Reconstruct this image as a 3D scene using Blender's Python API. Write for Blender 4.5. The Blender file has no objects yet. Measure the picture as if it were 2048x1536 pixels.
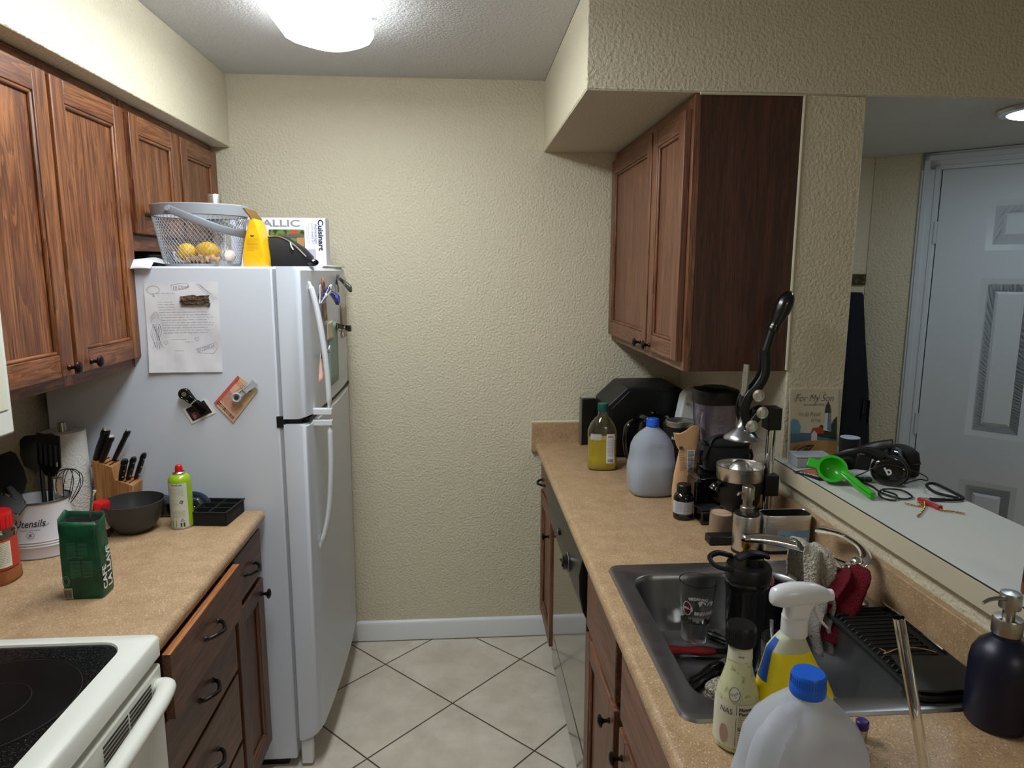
import bpy, math, random
from mathutils import Matrix, Vector
random.seed(7)
PI = math.pi
SC = bpy.context.scene
COL = SC.collection

# ------------------------------------------------------------------ camera, world, lights, exposure
def make_camera():
    cd = bpy.data.cameras.new('camera')
    cd.sensor_width = 36.0
    cd.lens = 1373.06 / 2048 * 36.0
    cd.clip_start = 0.02
    yaw, pitch, roll = 0.0728, -0.1611, 0.0029
    f = Vector((math.sin(yaw)*math.cos(pitch), math.cos(yaw)*math.cos(pitch), math.sin(pitch)))
    rt = Vector((math.cos(yaw), -math.sin(yaw), 0)); up = rt.cross(f)
    R = math.cos(roll)*rt + math.sin(roll)*up
    U = -math.sin(roll)*rt + math.cos(roll)*up
    m = Matrix(((R.x, U.x, -f.x, 0), (R.y, U.y, -f.y, 0), (R.z, U.z, -f.z, 1.653), (0, 0, 0, 1)))
    co = bpy.data.objects.new('camera', cd)
    COL.objects.link(co); co.matrix_world = m
    SC.camera = co
make_camera()
wd = bpy.data.worlds.new('world'); SC.world = wd; wd.use_nodes = True
wd.node_tree.nodes['Background'].inputs['Color'].default_value = (0.5, 0.55, 0.6, 1)
wd.node_tree.nodes['Background'].inputs['Strength'].default_value = 0.05
SC.view_settings.view_transform = 'Standard'
SC.view_settings.look = 'None'
SC.view_settings.gamma = 1.0
SC.view_settings.use_curve_mapping = False
SC.view_settings.exposure = 0.58
KITCHEN_LIGHT = 15.0      # emission of the kitchen ceiling diffuser
HALL_LIGHT = 22.0         # emission of the hall dome
def area(name, loc, size, power, color, rot=(0, 0, 0)):
    l = bpy.data.lights.new(name, 'AREA'); l.shape = 'RECTANGLE'; l.size, l.size_y = size
    l.energy = power; l.color = color
    o = bpy.data.objects.new(name, l); COL.objects.link(o); o.location = loc; o.rotation_euler = rot
    return o
# added fill light, unseen behind the camera, lifting the near counter
area('fill_behind_camera', (1.2, -1.9, 2.38), (0.9, 0.9), 14, (1.0, 0.95, 0.88))

# ------------------------------------------------------------------ materials
def lin(c):
    return tuple(((v/255)/12.92 if v/255 <= 0.04045 else ((v/255+0.055)/1.055)**2.4) for v in c)
def rgba(c): return (*lin(c), 1)
_m = {}
def M(name, col=(200, 200, 200), rough=0.5, metal=0.0, trans=0.0, ior=1.45, coat=0.0, noise=None, bump=None,
      emit=None, alpha=1.0, sheen=0.0, sss=0.0, aniso=0.0, spec=0.5):
    """noise=(scale, other colour, lo, hi[, scalevec]); bump=(scale, strength, distance)"""
    if name in _m: return _m[name]
    m = bpy.data.materials.new(name); m.use_nodes = True; _m[name] = m
    nt = m.node_tree; b = nt.nodes['Principled BSDF']
    b.inputs['Base Color'].default_value = rgba(col)
    b.inputs['Roughness'].default_value = rough
    b.inputs['Metallic'].default_value = metal
    b.inputs['Transmission Weight'].default_value = trans
    b.inputs['IOR'].default_value = ior
    b.inputs['Coat Weight'].default_value = coat
    b.inputs['Alpha'].default_value = alpha
    b.inputs['Sheen Weight'].default_value = sheen
    b.inputs['Specular IOR Level'].default_value = spec
    if sss:
        b.inputs['Subsurface Weight'].default_value = sss
        b.inputs['Subsurface Scale'].default_value = 0.02
    b.inputs['Anisotropic'].default_value = aniso
    if emit:
        b.inputs['Emission Color'].default_value = (*emit[0], 1)
        b.inputs['Emission Strength'].default_value = emit[1]
    tc = None
    if noise or bump:
        tc = nt.nodes.new('ShaderNodeTexCoord')
    if noise:
        mp = nt.nodes.new('ShaderNodeMapping')
        if len(noise) > 4: mp.inputs['Scale'].default_value = noise[4]
        nt.links.new(tc.outputs['Object'], mp.inputs['Vector'])
        n = nt.nodes.new('ShaderNodeTexNoise'); n.inputs['Scale'].default_value = noise[0]
        n.inputs['Detail'].default_value = 6
        nt.links.new(mp.outputs['Vector'], n.inputs['Vector'])
        r = nt.nodes.new('ShaderNodeValToRGB')
        r.color_ramp.elements[0].position = noise[2]; r.color_ramp.elements[0].color = rgba(noise[1])
        r.color_ramp.elements[1].position = noise[3]; r.color_ramp.elements[1].color = rgba(col)
        nt.links.new(n.outputs['Fac'], r.inputs['Fac']); nt.links.new(r.outputs['Color'], b.inputs['Base Color'])
    if bump:
        n = nt.nodes.new('ShaderNodeTexNoise'); n.inputs['Scale'].default_value = bump[0]; n.inputs['Detail'].default_value = 3
        nt.links.new(tc.outputs['Object'], n.inputs['Vector'])
        bp = nt.nodes.new('ShaderNodeBump'); bp.inputs['Strength'].default_value = bump[1]; bp.inputs['Distance'].default_value = bump[2]
        nt.links.new(n.outputs['Fac'], bp.inputs['Height']); nt.links.new(bp.outputs['Normal'], b.inputs['Normal'])
    return m

def wood(name, axis, light, dark, pore=0.55, rough=0.42):
    """oak: growth bands and dark pores stretched along one axis"""
    m = bpy.data.materials.new(name); m.use_nodes = True; nt = m.node_tree; b = nt.nodes['Principled BSDF']
    tc = nt.nodes.new('ShaderNodeTexCoord'); oi = nt.nodes.new('ShaderNodeObjectInfo')
    add = nt.nodes.new('ShaderNodeVectorMath'); add.operation = 'ADD'
    nt.links.new(tc.outputs['Object'], add.inputs[0])
    sc = nt.nodes.new('ShaderNodeVectorMath'); sc.operation = 'SCALE'; sc.inputs[0].default_value = (7.3, 5.1, 3.7)
    nt.links.new(oi.outputs['Random'], sc.inputs['Scale']); nt.links.new(sc.outputs[0], add.inputs[1])
    def stretched(s_along, s_across, scale, detail, dist):
        mp = nt.nodes.new('ShaderNodeMapping')
        mp.inputs['Scale'].default_value = [s_along if i == axis else s_across for i in range(3)]
        nt.links.new(add.outputs[0], mp.inputs['Vector'])
        n = nt.nodes.new('ShaderNodeTexNoise'); n.inputs['Scale'].default_value = scale
        n.inputs['Detail'].default_value = detail; n.inputs['Distortion'].default_value = dist
        nt.links.new(mp.outputs['Vector'], n.inputs['Vector']); return n
    a = stretched(0.6, 9.0, 2.2, 5, 0.9)
    p = stretched(3.0, 90.0, 3.0, 3, 0.0)
    wv = nt.nodes.new('ShaderNodeMath'); wv.operation = 'MULTIPLY'; wv.inputs[1].default_value = 9.0
    nt.links.new(a.outputs['Fac'], wv.inputs[0])
    sn = nt.nodes.new('ShaderNodeMath'); sn.operation = 'FRACT'; nt.links.new(wv.outputs[0], sn.inputs[0])
    mixn = nt.nodes.new('ShaderNodeMath'); mixn.operation = 'MULTIPLY_ADD'; mixn.inputs[1].default_value = 0.35
    nt.links.new(sn.outputs[0], mixn.inputs[0]); nt.links.new(a.outputs['Fac'], mixn.inputs[2])
    r = nt.nodes.new('ShaderNodeValToRGB'); r.color_ramp.elements[0].position = 0.38; r.color_ramp.elements[1].position = 0.85
    r.color_ramp.elements[0].color = rgba(light); r.color_ramp.elements[1].color = rgba(dark)
    nt.links.new(mixn.outputs[0], r.inputs['Fac'])
    r2 = nt.nodes.new('ShaderNodeValToRGB'); r2.color_ramp.elements[0].position = 0.36; r2.color_ramp.elements[1].position = 0.52
    r2.color_ramp.elements[0].color = (pore, pore*0.9, pore*0.85, 1); r2.color_ramp.elements[1].color = (1, 1, 1, 1)
    nt.links.new(p.outputs['Fac'], r2.inputs['Fac'])
    mx = nt.nodes.new('ShaderNodeMix'); mx.data_type = 'RGBA'; mx.blend_type = 'MULTIPLY'; mx.inputs[0].default_value = 1
    nt.links.new(r.outputs['Color'], mx.inputs[6]); nt.links.new(r2.outputs['Color'], mx.inputs[7])
    nt.links.new(mx.outputs[2], b.inputs['Base Color'])
    bp = nt.nodes.new('ShaderNodeBump'); bp.inputs['Strength'].default_value = 0.25; bp.inputs['Distance'].default_value = 0.0006
    nt.links.new(p.outputs['Fac'], bp.inputs['Height']); nt.links.new(bp.outputs['Normal'], b.inputs['Normal'])
    b.inputs['Roughness'].default_value = rough
    _m[name] = m
    return m
OAK_L, OAK_D = (152, 96, 56), (94, 52, 30)
OAK = [wood('oak_grain_'+'xyz'[i], i, OAK_L, OAK_D) for i in range(3)]
RED = [wood('red_oak_grain_'+'xyz'[i], i, (142, 94, 66), (100, 62, 44)) for i in range(3)]
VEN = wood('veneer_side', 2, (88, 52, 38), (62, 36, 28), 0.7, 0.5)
EDGE = [wood('lit_edge_'+'xyz'[i], i, (205, 140, 84), (160, 96, 52)) for i in range(3)]  # paler oak for the drawer's top edge, its lit look put into the colour
KB = wood('knife_block_wood', 2, (196, 140, 84), (168, 112, 62), 0.8)

def laminate():
    m = bpy.data.materials.new('tan_laminate'); m.use_nodes = True; nt = m.node_tree; b = nt.nodes['Principled BSDF']
    tc = nt.nodes.new('ShaderNodeTexCoord')
    def ns(scale, det, vec=None, rough=0.6):
        n = nt.nodes.new('ShaderNodeTexNoise'); n.inputs['Scale'].default_value = scale; n.inputs['Detail'].default_value = det
        n.inputs['Roughness'].default_value = rough
        if vec:
            mp = nt.nodes.new('ShaderNodeMapping'); mp.inputs['Scale'].default_value = vec
            nt.links.new(tc.outputs['Object'], mp.inputs['Vector']); nt.links.new(mp.outputs['Vector'], n.inputs['Vector'])
        else: nt.links.new(tc.outputs['Object'], n.inputs['Vector'])
        return n
    big = ns(20, 12, None, 0.78); sp = ns(300, 2, (1, 0.6, 1)); dk = ns(340, 3)
    r = nt.nodes.new('ShaderNodeValToRGB'); e = r.color_ramp.elements
    e[0].position = 0.33; e[0].color = rgba((160, 128, 94)); e[1].position = 0.68; e[1].color = rgba((190, 160, 124))
    nt.links.new(big.outputs['Fac'], r.inputs['Fac'])
    def over(prev, n, lo, hi, col):
        rr = nt.nodes.new('ShaderNodeValToRGB'); rr.color_ramp.elements[0].position = lo; rr.color_ramp.elements[1].position = hi
        nt.links.new(n.outputs['Fac'], rr.inputs['Fac'])
        mx = nt.nodes.new('ShaderNodeMix'); mx.data_type = 'RGBA'
        nt.links.new(rr.outputs['Color'], mx.inputs[0]); nt.links.new(prev, mx.inputs[6]); mx.inputs[7].default_value = rgba(col)
        return mx.outputs[2]
    c = over(r.outputs['Color'], sp, 0.59, 0.70, (222, 198, 160))
    c = over(c, dk, 0.56, 0.68, (126, 92, 62))
    nt.links.new(c, b.inputs['Base Color']); b.inputs['Roughness'].default_value = 0.42
    _m['lam'] = m; return m
LAM = laminate()

def tile():
    m = bpy.data.materials.new('floor_tile'); m.use_nodes = True; nt = m.node_tree; b = nt.nodes['Principled BSDF']
    g = nt.nodes.new('ShaderNodeTexCoord'); s = nt.nodes.new('ShaderNodeSeparateXYZ'); nt.links.new(g.outputs['Object'], s.inputs[0])
    def mth(op, a, bb=None):
        n = nt.nodes.new('ShaderNodeMath'); n.operation = op
        for i, v in enumerate((a, bb)):
            if v is None: continue
            if isinstance(v, (int, float)): n.inputs[i].default_value = v
            else: nt.links.new(v, n.inputs[i])
        return n.outputs[0]
    S = 0.409; bx, by = -0.0496, 2.4441
    out = []; cells = []
    for sg in (1, -1):
        u = mth('ADD', s.outputs[0], mth('MULTIPLY', s.outputs[1], sg))
        u = mth('MULTIPLY', mth('SUBTRACT', u, bx + sg*by), 0.70710678/S)
        fr = mth('ABSOLUTE', mth('SUBTRACT', u, mth('ROUND', u)))
        out.append(fr); cells.append(mth('FLOOR', u))
    d = mth('MINIMUM', out[0], out[1])
    r = nt.nodes.new('ShaderNodeValToRGB'); r.color_ramp.elements[0].position = 0.0062; r.color_ramp.elements[1].position = 0.0085
    nt.links.new(d, r.inputs['Fac'])
    n = nt.nodes.new('ShaderNodeTexNoise'); n.inputs['Scale'].default_value = 7; n.inputs['Detail'].default_value = 9; n.inputs['Roughness'].default_value = 0.65
    nt.links.new(g.outputs['Object'], n.inputs['Vector'])
    c = nt.nodes.new('ShaderNodeValToRGB'); c.color_ramp.elements[0].position = 0.3; c.color_ramp.elements[1].position = 0.7
    c.color_ramp.elements[0].color = rgba((196, 184, 166)); c.color_ramp.elements[1].color = rgba((222, 214, 200))
    nt.links.new(n.outputs['Fac'], c.inputs['Fac'])
    mx = nt.nodes.new('ShaderNodeMix'); mx.data_type = 'RGBA'; nt.links.new(r.outputs['Color'], mx.inputs[0])
    mx.inputs[6].default_value = rgba((52, 44, 38)); nt.links.new(c.outputs['Color'], mx.inputs[7])
    nt.links.new(mx.outputs[2], b.inputs['Base Color']); b.inputs['Roughness'].default_value = 0.4
    bp = nt.nodes.new('ShaderNodeBump'); bp.inputs['Distance'].default_value = 0.002; bp.inputs['Strength'].default_value = 0.6
    nt.links.new(r.outputs['Color'], bp.inputs['Height']); nt.links.new(bp.outputs['Normal'], b.inputs['Normal'])
    return m
TILE = tile()

def steel(name, col=(216, 215, 212), rough=0.28, vec=(1, 1, 60)):
    m = M(name, col, rough, 1.0)
    nt = m.node_tree; b = nt.nodes['Principled BSDF']; tc = nt.nodes.new('ShaderNodeTexCoord')
    mp = nt.nodes.new('ShaderNodeMapping'); mp.inputs['Scale'].default_value = vec
    n = nt.nodes.new('ShaderNodeTexNoise'); n.inputs['Scale'].default_value = 12; n.inputs['Detail'].default_value = 4
    nt.links.new(tc.outputs['Object'], mp.inputs['Vector']); nt.links.new(mp.outputs['Vector'], n.inputs['Vector'])
    mr = nt.nodes.new('ShaderNodeMapRange'); mr.inputs['To Min'].default_value = rough*0.7; mr.inputs['To Max'].default_value = rough*1.4
    nt.links.new(n.outputs['Fac'], mr.inputs['Value']); nt.links.new(mr.outputs[0], b.inputs['Roughness'])
    return m
WALL = M('wall_paint', (214, 205, 180), 0.6, bump=(105, 1.0, 0.0055))
CEIL = M('ceiling_texture', (205, 204, 203), 0.8, bump=(120, 0.9, 0.006))
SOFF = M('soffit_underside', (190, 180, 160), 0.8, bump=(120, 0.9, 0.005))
WHITE_TRIM = M('white_trim', (226, 228, 230), 0.35)
DOORW = M('door_white', (205, 212, 220), 0.45)
FRIDGE = M('fridge_white', (212, 218, 228), 0.38, bump=(420, 0.12, 0.0006))
GASKET = M('gasket_grey', (168, 172, 180), 0.5)
APPL = M('appliance_white', (226, 226, 216), 0.3)
BLK = M('black_plastic', (14, 14, 15), 0.4)
BLKG = M('black_gloss', (8, 8, 9), 0.12, coat=0.5)
BLKM = M('black_matte', (16, 16, 18), 0.75)
BLKF = M('black_fabric', (17, 17, 20), 0.95, sheen=0.15, bump=(500, 0.4, 0.0006))
NAVYF = M('navy_fabric', (20, 22, 32), 0.95, bump=(300, 0.4, 0.001))
BRONZE = M('dark_bronze', (44, 38, 36), 0.35, 0.8)
CHROME = M('chrome', (225, 225, 228), 0.08, 1.0)
STEEL = steel('brushed_steel')
SINKM = steel('sink_steel', (164, 164, 166), 0.34, (1, 30, 1))
NICKEL = steel('brushed_nickel', (170, 165, 158), 0.3)
PAPER = M('paper_white', (226, 226, 230), 0.8, noise=(14, (212, 212, 218), 0.35, 0.6))
INK = M('ink_dark', (52, 52, 58), 0.8)
INKG = M('ink_grey', (120, 120, 128), 0.8)
INKW = M('ink_white', (225, 225, 225), 0.6)
RED_P = M('red_plastic', (196, 28, 30), 0.35)
GLASS = M('clear_glass', (250, 252, 252), 0.02, trans=1.0, ior=1.45)
PET = M('clear_plastic', (245, 246, 244), 0.05, trans=1.0, ior=1.2)
LEDGE = M('ledge_laminate', (206, 206, 198), 0.4)
BEIGE = M('ledge_edge_beige', (200, 190, 164), 0.5)

# ------------------------------------------------------------------ mesh builder
class MB:
    def __init__(s): s.v = []; s.f = []; s.mi = []; s.T = Matrix.Identity(4); s.m = 0
    def add(s, vs, fs):
        o = len(s.v); s.v += [tuple(s.T @ Vector(p)) for p in vs]
        s.f += [tuple(o+i for i in f) for f in fs]; s.mi += [s.m]*len(fs)
    def box(s, x0, x1, y0, y1, z0, z1):
        x0, x1 = sorted((x0, x1)); y0, y1 = sorted((y0, y1)); z0, z1 = sorted((z0, z1))
        s.add([(x0,y0,z0),(x1,y0,z0),(x1,y1,z0),(x0,y1,z0),(x0,y0,z1),(x1,y0,z1),(x1,y1,z1),(x0,y1,z1)],
              [(0,3,2,1),(4,5,6,7),(0,1,5,4),(1,2,6,5),(2,3,7,6),(3,0,4,7)])
        return s
    def rings(s, rs, cap0=True, cap1=True, closed=True):
        n = len(rs[0]); vs = [p for r in rs for p in r]; fs = []
        for i in range(len(rs)-1):
            for j in range(n if closed else n-1):
                k = (j+1) % n; fs.append((i*n+j, i*n+k, (i+1)*n+k, (i+1)*n+j))
        if cap0: fs.append(tuple(reversed(range(n))))
        if cap1: fs.append(tuple((len(rs)-1)*n+j for j in range(n)))
        s.add(vs, fs); return s
    def lathe(s, prof, cx=0, cy=0, n=32, cap0=True, cap1=True, sy=1.0):
        rs = [[(cx+r*math.cos(2*PI*j/n), cy+r*sy*math.sin(2*PI*j/n), z) for j in range(n)] for r, z in prof]
        return s.rings(rs, cap0, cap1)
    def loft(s, secs, n=40, cap0=True, cap1=True):
        return s.rings([sec_ring(q, n) for q in secs], cap0, cap1)
    def tube(s, pts, r, n=10, cap=True, flat=None, closed=False, up=None):
        """flat=(a,b) scales the section in two directions"""
        P = [Vector(p) for p in pts]; m = len(P)
        if isinstance(r, (list, tuple)): rr = [r[min(int(i*len(r)/m), len(r)-1)] if len(r) != m else r[i] for i in range(m)]
        else: rr = [r]*m
        rs = []; prev = None
        for i, p in enumerate(P):
            if closed: t = (P[(i+1) % len(P)] - P[i-1]).normalized()
            else: t = (P[min(i+1, len(P)-1)] - P[max(i-1, 0)]).normalized()
            if prev is None:
                a = Vector(up) if up else (Vector((0, 0, 1)) if abs(t.z) < 0.9 else Vector((1, 0, 0)))
                u = (a - t*a.dot(t)).normalized()
            else: u = (prev - t*prev.dot(t)).normalized()
            prev = u; w = t.cross(u)
            fa, fb = flat or (1, 1)
            rs.append([tuple(p + (u*math.cos(2*PI*j/n)*fa + w*math.sin(2*PI*j/n)*fb)*rr[i]) for j in range(n)])
        if closed:
            rs.append(rs[0]); return s.rings(rs, False, False)
        return s.rings(rs, cap, cap)
    def cyl(s, p0, p1, r0, r1=None, n=24): return s.tube([p0, p1], [r0, r0 if r1 is None else r1], n)
    def prism(s, poly, a0, a1, axis=2):
        """extrude a 2-D outline along an axis (0: poly is y,z; 1: poly is x,z; 2: poly is x,y)"""
        def pt(p, a): return {0: (a, p[0], p[1]), 1: (p[0], a, p[1]), 2: (p[0], p[1], a)}[axis]
        return s.rings([[pt(p, a0) for p in poly], [pt(p, a1) for p in poly]])
    def grid(s, fn, nu, nv, flip=False):
        vs = [fn(i/nu, j/nv) for i in range(nu+1) for j in range(nv+1)]
        fs = [(i*(nv+1)+j, (i+1)*(nv+1)+j, (i+1)*(nv+1)+j+1, i*(nv+1)+j+1) for i in range(nu) for j in range(nv)]
        if flip: fs = [tuple(reversed(f)) for f in fs]
        s.add(vs, fs); return s
    def ball(s, c, r, sx=1, sy=1, sz=1, n=20):
        rs = []
        for i in range(n//2+1):
            a = PI*i/(n//2); rr = max(math.sin(a), 0.001)*r; z = -math.cos(a)*r
            rs.append([(c[0]+rr*sx*math.cos(2*PI*j/n), c[1]+rr*sy*math.sin(2*PI*j/n), c[2]+z*sz) for j in range(n)])
        return s.rings(rs)
    def build(s, name, mats, parent=None, W=False, bevel=0, seg=2, sub=0, flat=False, solid=0, loc=None, rot=None, ang=35):
        me = bpy.data.meshes.new(name); me.from_pydata(s.v, [], s.f); me.validate()
        mats = mats if isinstance(mats, (list, tuple)) else [mats]
        for m in mats: me.materials.append(m)
        if len(mats) > 1 and len(me.polygons) == len(s.mi): me.polygons.foreach_set('material_index', s.mi)
        me.update()
        o = bpy.data.objects.new(name, me); COL.objects.link(o)
        if not flat:
            me.shade_smooth(); me.set_sharp_from_angle(angle=math.radians(ang))
        if solid:
            q = o.modifiers.new('solid', 'SOLIDIFY'); q.thickness = solid; q.offset = -1
        if bevel:
            q = o.modifiers.new('bevel', 'BEVEL'); q.width = bevel; q.segments = seg; q.limit_method = 'ANGLE'; q.angle_limit = math.radians(40)
            q.harden_normals = False
        if sub:
            q = o.modifiers.new('sub', 'SUBSURF'); q.levels = sub; q.render_levels = sub
        if loc: o.location = loc
        if rot: o.rotation_euler = rot
        if parent:
            o.parent = parent
            if W: o.matrix_parent_inverse = wm(parent).inverted()
        return o
def wm(o):
    m = Matrix.LocRotScale(o.location, o.rotation_euler, o.scale)
    return (wm(o.parent) @ o.matrix_parent_inverse @ m) if o.parent else m
def sec_ring(q, n=40):
    """q = (z, rx, ry, exponent, cx, cy)"""
    z, rx, ry = q[0], q[1], q[2]; e = q[3] if len(q) > 3 else 2; cx = q[4] if len(q) > 4 else 0; cy = q[5] if len(q) > 5 else 0
    out = []
    for j in range(n):
        a = 2*PI*j/n; c, sn = math.cos(a), math.sin(a)
        out.append((cx+rx*math.copysign(abs(c)**(2/e), c), cy+ry*math.copysign(abs(sn)**(2/e), sn), z))
    return out
def sec_pt(secs, a, z, off=0.0006):
    for i in range(len(secs)-1):
        if secs[i][0] <= z <= secs[i+1][0] or i == len(secs)-2:
            t = (z-secs[i][0])/max(secs[i+1][0]-secs[i][0], 1e-6); break
    g = lambda q, k, d: q[k] if len(q) > k else d
    L = lambda k, d: g(secs[i], k, d)*(1-t)+g(secs[i+1], k, d)*t
    rx, ry, e, cx, cy = L(1, 0)+off, L(2, 0)+off, L(3, 2), L(4, 0), L(5, 0)
    c, sn = math.cos(a), math.sin(a)
    r = ((abs(c)/rx)**e + (abs(sn)/ry)**e)**(-1/e)      # polar form: the angle is a true bearing
    return (cx+r*c, cy+r*sn, z)
def tag(o, label, cat, group=None):
    o['label'] = label; o['category'] = cat
    if group: o['group'] = group
    return o
def thing(name, label, cat, loc=(0, 0, 0), rz=0, group=None, rot=None):
    o = bpy.data.objects.new(name, None); o.empty_display_size = 0.03; COL.objects.link(o)
    o.location = loc; o.rotation_euler = rot or (0, 0, rz); tag(o, label, cat, group); return o
def struct(o): o['kind'] = 'structure'; return o
def patch(secs, a0, a1, z0, z1, off=0.0006, nu=16, nv=6):
    mb = MB(); mb.grid(lambda u, v: sec_pt(secs, a0+(a1-a0)*u, z0+(z1-z0)*v, off), nu, nv); return mb
_fc = {}
def glyphs(s, bold=0.0, shear=0.0, spacing=1.0):
    k = (s, bold, shear, spacing)
    if k not in _fc:
        c = bpy.data.curves.new('t', 'FONT'); c.body = s; c.size = 1; c.offset = bold; c.shear = shear; c.space_character = spacing
        c.resolution_u = 3; c.align_x = 'CENTER'; c.align_y = 'CENTER'
        o = bpy.data.objects.new('t', c); COL.objects.link(o)
        dg = bpy.context.evaluated_depsgraph_get(); dg.update()
        me = bpy.data.meshes.new_from_object(o.evaluated_get(dg))
        _fc[k] = ([tuple(v.co) for v in me.vertices], [tuple(p.vertices) for p in me.polygons])
        bpy.data.objects.remove(o); bpy.data.curves.remove(c); bpy.data.meshes.remove(me)
    return _fc[k]
def put_text(mb, s, size, fn, bold=0.0, shear=0.0, width=None, spacing=1.0, rot=0):
    """fn maps flat text coordinates (metres) to 3-D"""
    vs, fs = glyphs(s, bold, shear, spacing)
    if not vs: return
    w = max(v[0] for v in vs)-min(v[0] for v in vs); kx = (width/w/size) if width else 1
    c, sn = math.cos(rot), math.sin(rot)
    out = []
    for v in vs:
        x, y = v[0]*size*kx, v[1]*size
        out.append(fn(x*c-y*sn, x*sn+y*c))
    mb.add(out, fs)
def plane_fn(o, ux, uy, off=0.0):
    o, ux, uy = Vector(o), Vector(ux).normalized(), Vector(uy).normalized(); n = ux.cross(uy)*off
    return lambda x, y: tuple(o+ux*x+uy*y+n)
def sec_fn(secs, a, z, off=0.001):
    p = sec_pt(secs, a, z); g = secs[len(secs)//2]; cx = g[4] if len(g) > 4 else 0; cy = g[5] if len(g) > 5 else 0
    r = math.hypot(p[0]-cx, p[1]-cy)
    return lambda x, y: sec_pt(secs, a+x/r, z+y, off)
def rect(mb, fn, x0, x1, y0, y1): mb.add([fn(x0, y0), fn(x1, y0), fn(x1, y1), fn(x0, y1)], [(0, 1, 2, 3)])
def lines(mb, fn, x0, x1, y1, n, dy, h=0.0012, frac=0.5):
    """printed text lines too small to read: dashes of word length"""
    for i in range(n):
        x = x0; y = y1-i*dy
        xe = x1 if i < n-1 else x0+(x1-x0)*frac
        while x < xe:
            w = random.uniform(0.06, 0.2)*(x1-x0); rect(mb, fn, x, min(x+w, xe), y-h*frac, y); x += w+0.03*(x1-x0)
def ribbon(mb, fn, pts, w=0.0006):
    """a pen line: a thin ribbon through flat points"""
    vs = []; fs = []
    for i, p in enumerate(pts):
        a = pts[max(i-1, 0)]; b = pts[min(i+1, len(pts)-1)]
        dx, dy = b[0]-a[0], b[1]-a[1]; l = math.hypot(dx, dy) or 1; nx, ny = -dy/l*w/2, dx/l*w/2
        vs += [fn(p[0]+nx, p[1]+ny), fn(p[0]-nx, p[1]-ny)]
        if i: fs.append((2*i-2, 2*i-1, 2*i+1, 2*i))
    mb.add(vs, fs)
def script_line(mb, fn, x0, x1, y, h=0.0035, w=0.0005):
    x = x0
    while x < x1:
        wl = random.uniform(0.006, 0.02); xe = min(x+wl, x1); pts = []; k = 0
        while x < xe:
            amp = h*(1.0 if random.random() > 0.2 else 1.9)
            pts.append((x, y+(amp*0.5 if k % 2 else -amp*0.4)*random.uniform(0.5, 1))); x += random.uniform(0.0009, 0.0018); k += 1
        if len(pts) > 2: ribbon(mb, fn, pts, w)
        x = xe+random.uniform(0.002, 0.004)
def barcode(mb, fn, x0, x1, y0, y1, n=14):
    x = x0; st = (x1-x0)/n
    for i in range(n):
        rect(mb, fn, x, x+st*random.uniform(0.3, 0.7), y0, y1); x += st
def arc(c, r, a0, a1, n, ux=(1, 0, 0), uy=(0, 0, 1)):
    c, ux, uy = Vector(c), Vector(ux), Vector(uy)
    return [tuple(c+ux*(r*math.cos(a0+(a1-a0)*i/n))+uy*(r*math.sin(a0+(a1-a0)*i/n))) for i in range(n+1)]
def bez(pts, n=24):
    """smooth curve through the points (Catmull-Rom)"""
    P = [Vector(p) for p in pts]; P = [P[0]*2-P[1]]+P+[P[-1]*2-P[-2]]; out = []; m = len(P)-3
    for i in range(m):
        for k in range(n//m+1):
            t = k/(n//m+1); a, b, c, d = P[i:i+4]
            out.append(tuple(0.5*((2*b)+(c-a)*t+(2*a-5*b+4*c-d)*t*t+(3*b-a-3*c+d)*t**3)))
    out.append(tuple(P[-2])); return out

# ------------------------------------------------------------------ the setting
XL, YB, XW, XW2, YP = -1.28, 2.935, 0.96, 1.1385, 1.9515
ZC, ZS = 2.4217, 2.1434
b = MB(); b.box(XL-0.1, 4.2, -3.2, 4.2, -0.05, 0); struct(b.build('floor', TILE))
b = MB(); b.box(XL-0.1, 4.2, -3.2, YP, ZC, ZC+0.05); b.box(XL-0.1, 0.3429, YP, YB, ZC, ZC+0.05); struct(b.build('ceiling', CEIL))
b = MB(); b.box(XL-0.1, XL, -3.2, YB+0.1, 0, ZC); struct(b.build('wall_left', WALL))
b = MB(); b.box(XL, XW, YB, YB+0.1, 0, ZC); struct(b.build('wall_back', WALL))
b = MB(); b.box(XW, XW2, YP, YB+0.1, 0, ZS); struct(b.build('wall_right', WALL, bevel=0.004))
b = MB(); b.box(XW, XW2, 0.2, YP, 0, 1.053); struct(b.build('wall_half', WALL))
# dropped ceiling: soffit over the right cabinets running on into the entry hall
b = MB()
b.m = 0; b.box(0.3429, 4.2, YP, 4.2, ZS+0.004, ZC)
struct(b.build('wall_soffit_right', WALL, bevel=0.004))
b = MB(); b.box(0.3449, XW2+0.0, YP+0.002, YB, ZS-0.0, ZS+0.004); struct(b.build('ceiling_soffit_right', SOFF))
b = MB(); b.box(XW2, 4.2, YP+0.002, 4.2, ZS, ZS+0.004); struct(b.build('ceiling_hall', CEIL))
b = MB(); b.box(XL, -0.919, -3.2, YB, ZS, ZC); struct(b.build('wall_soffit_left', WALL, bevel=0.003))
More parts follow.
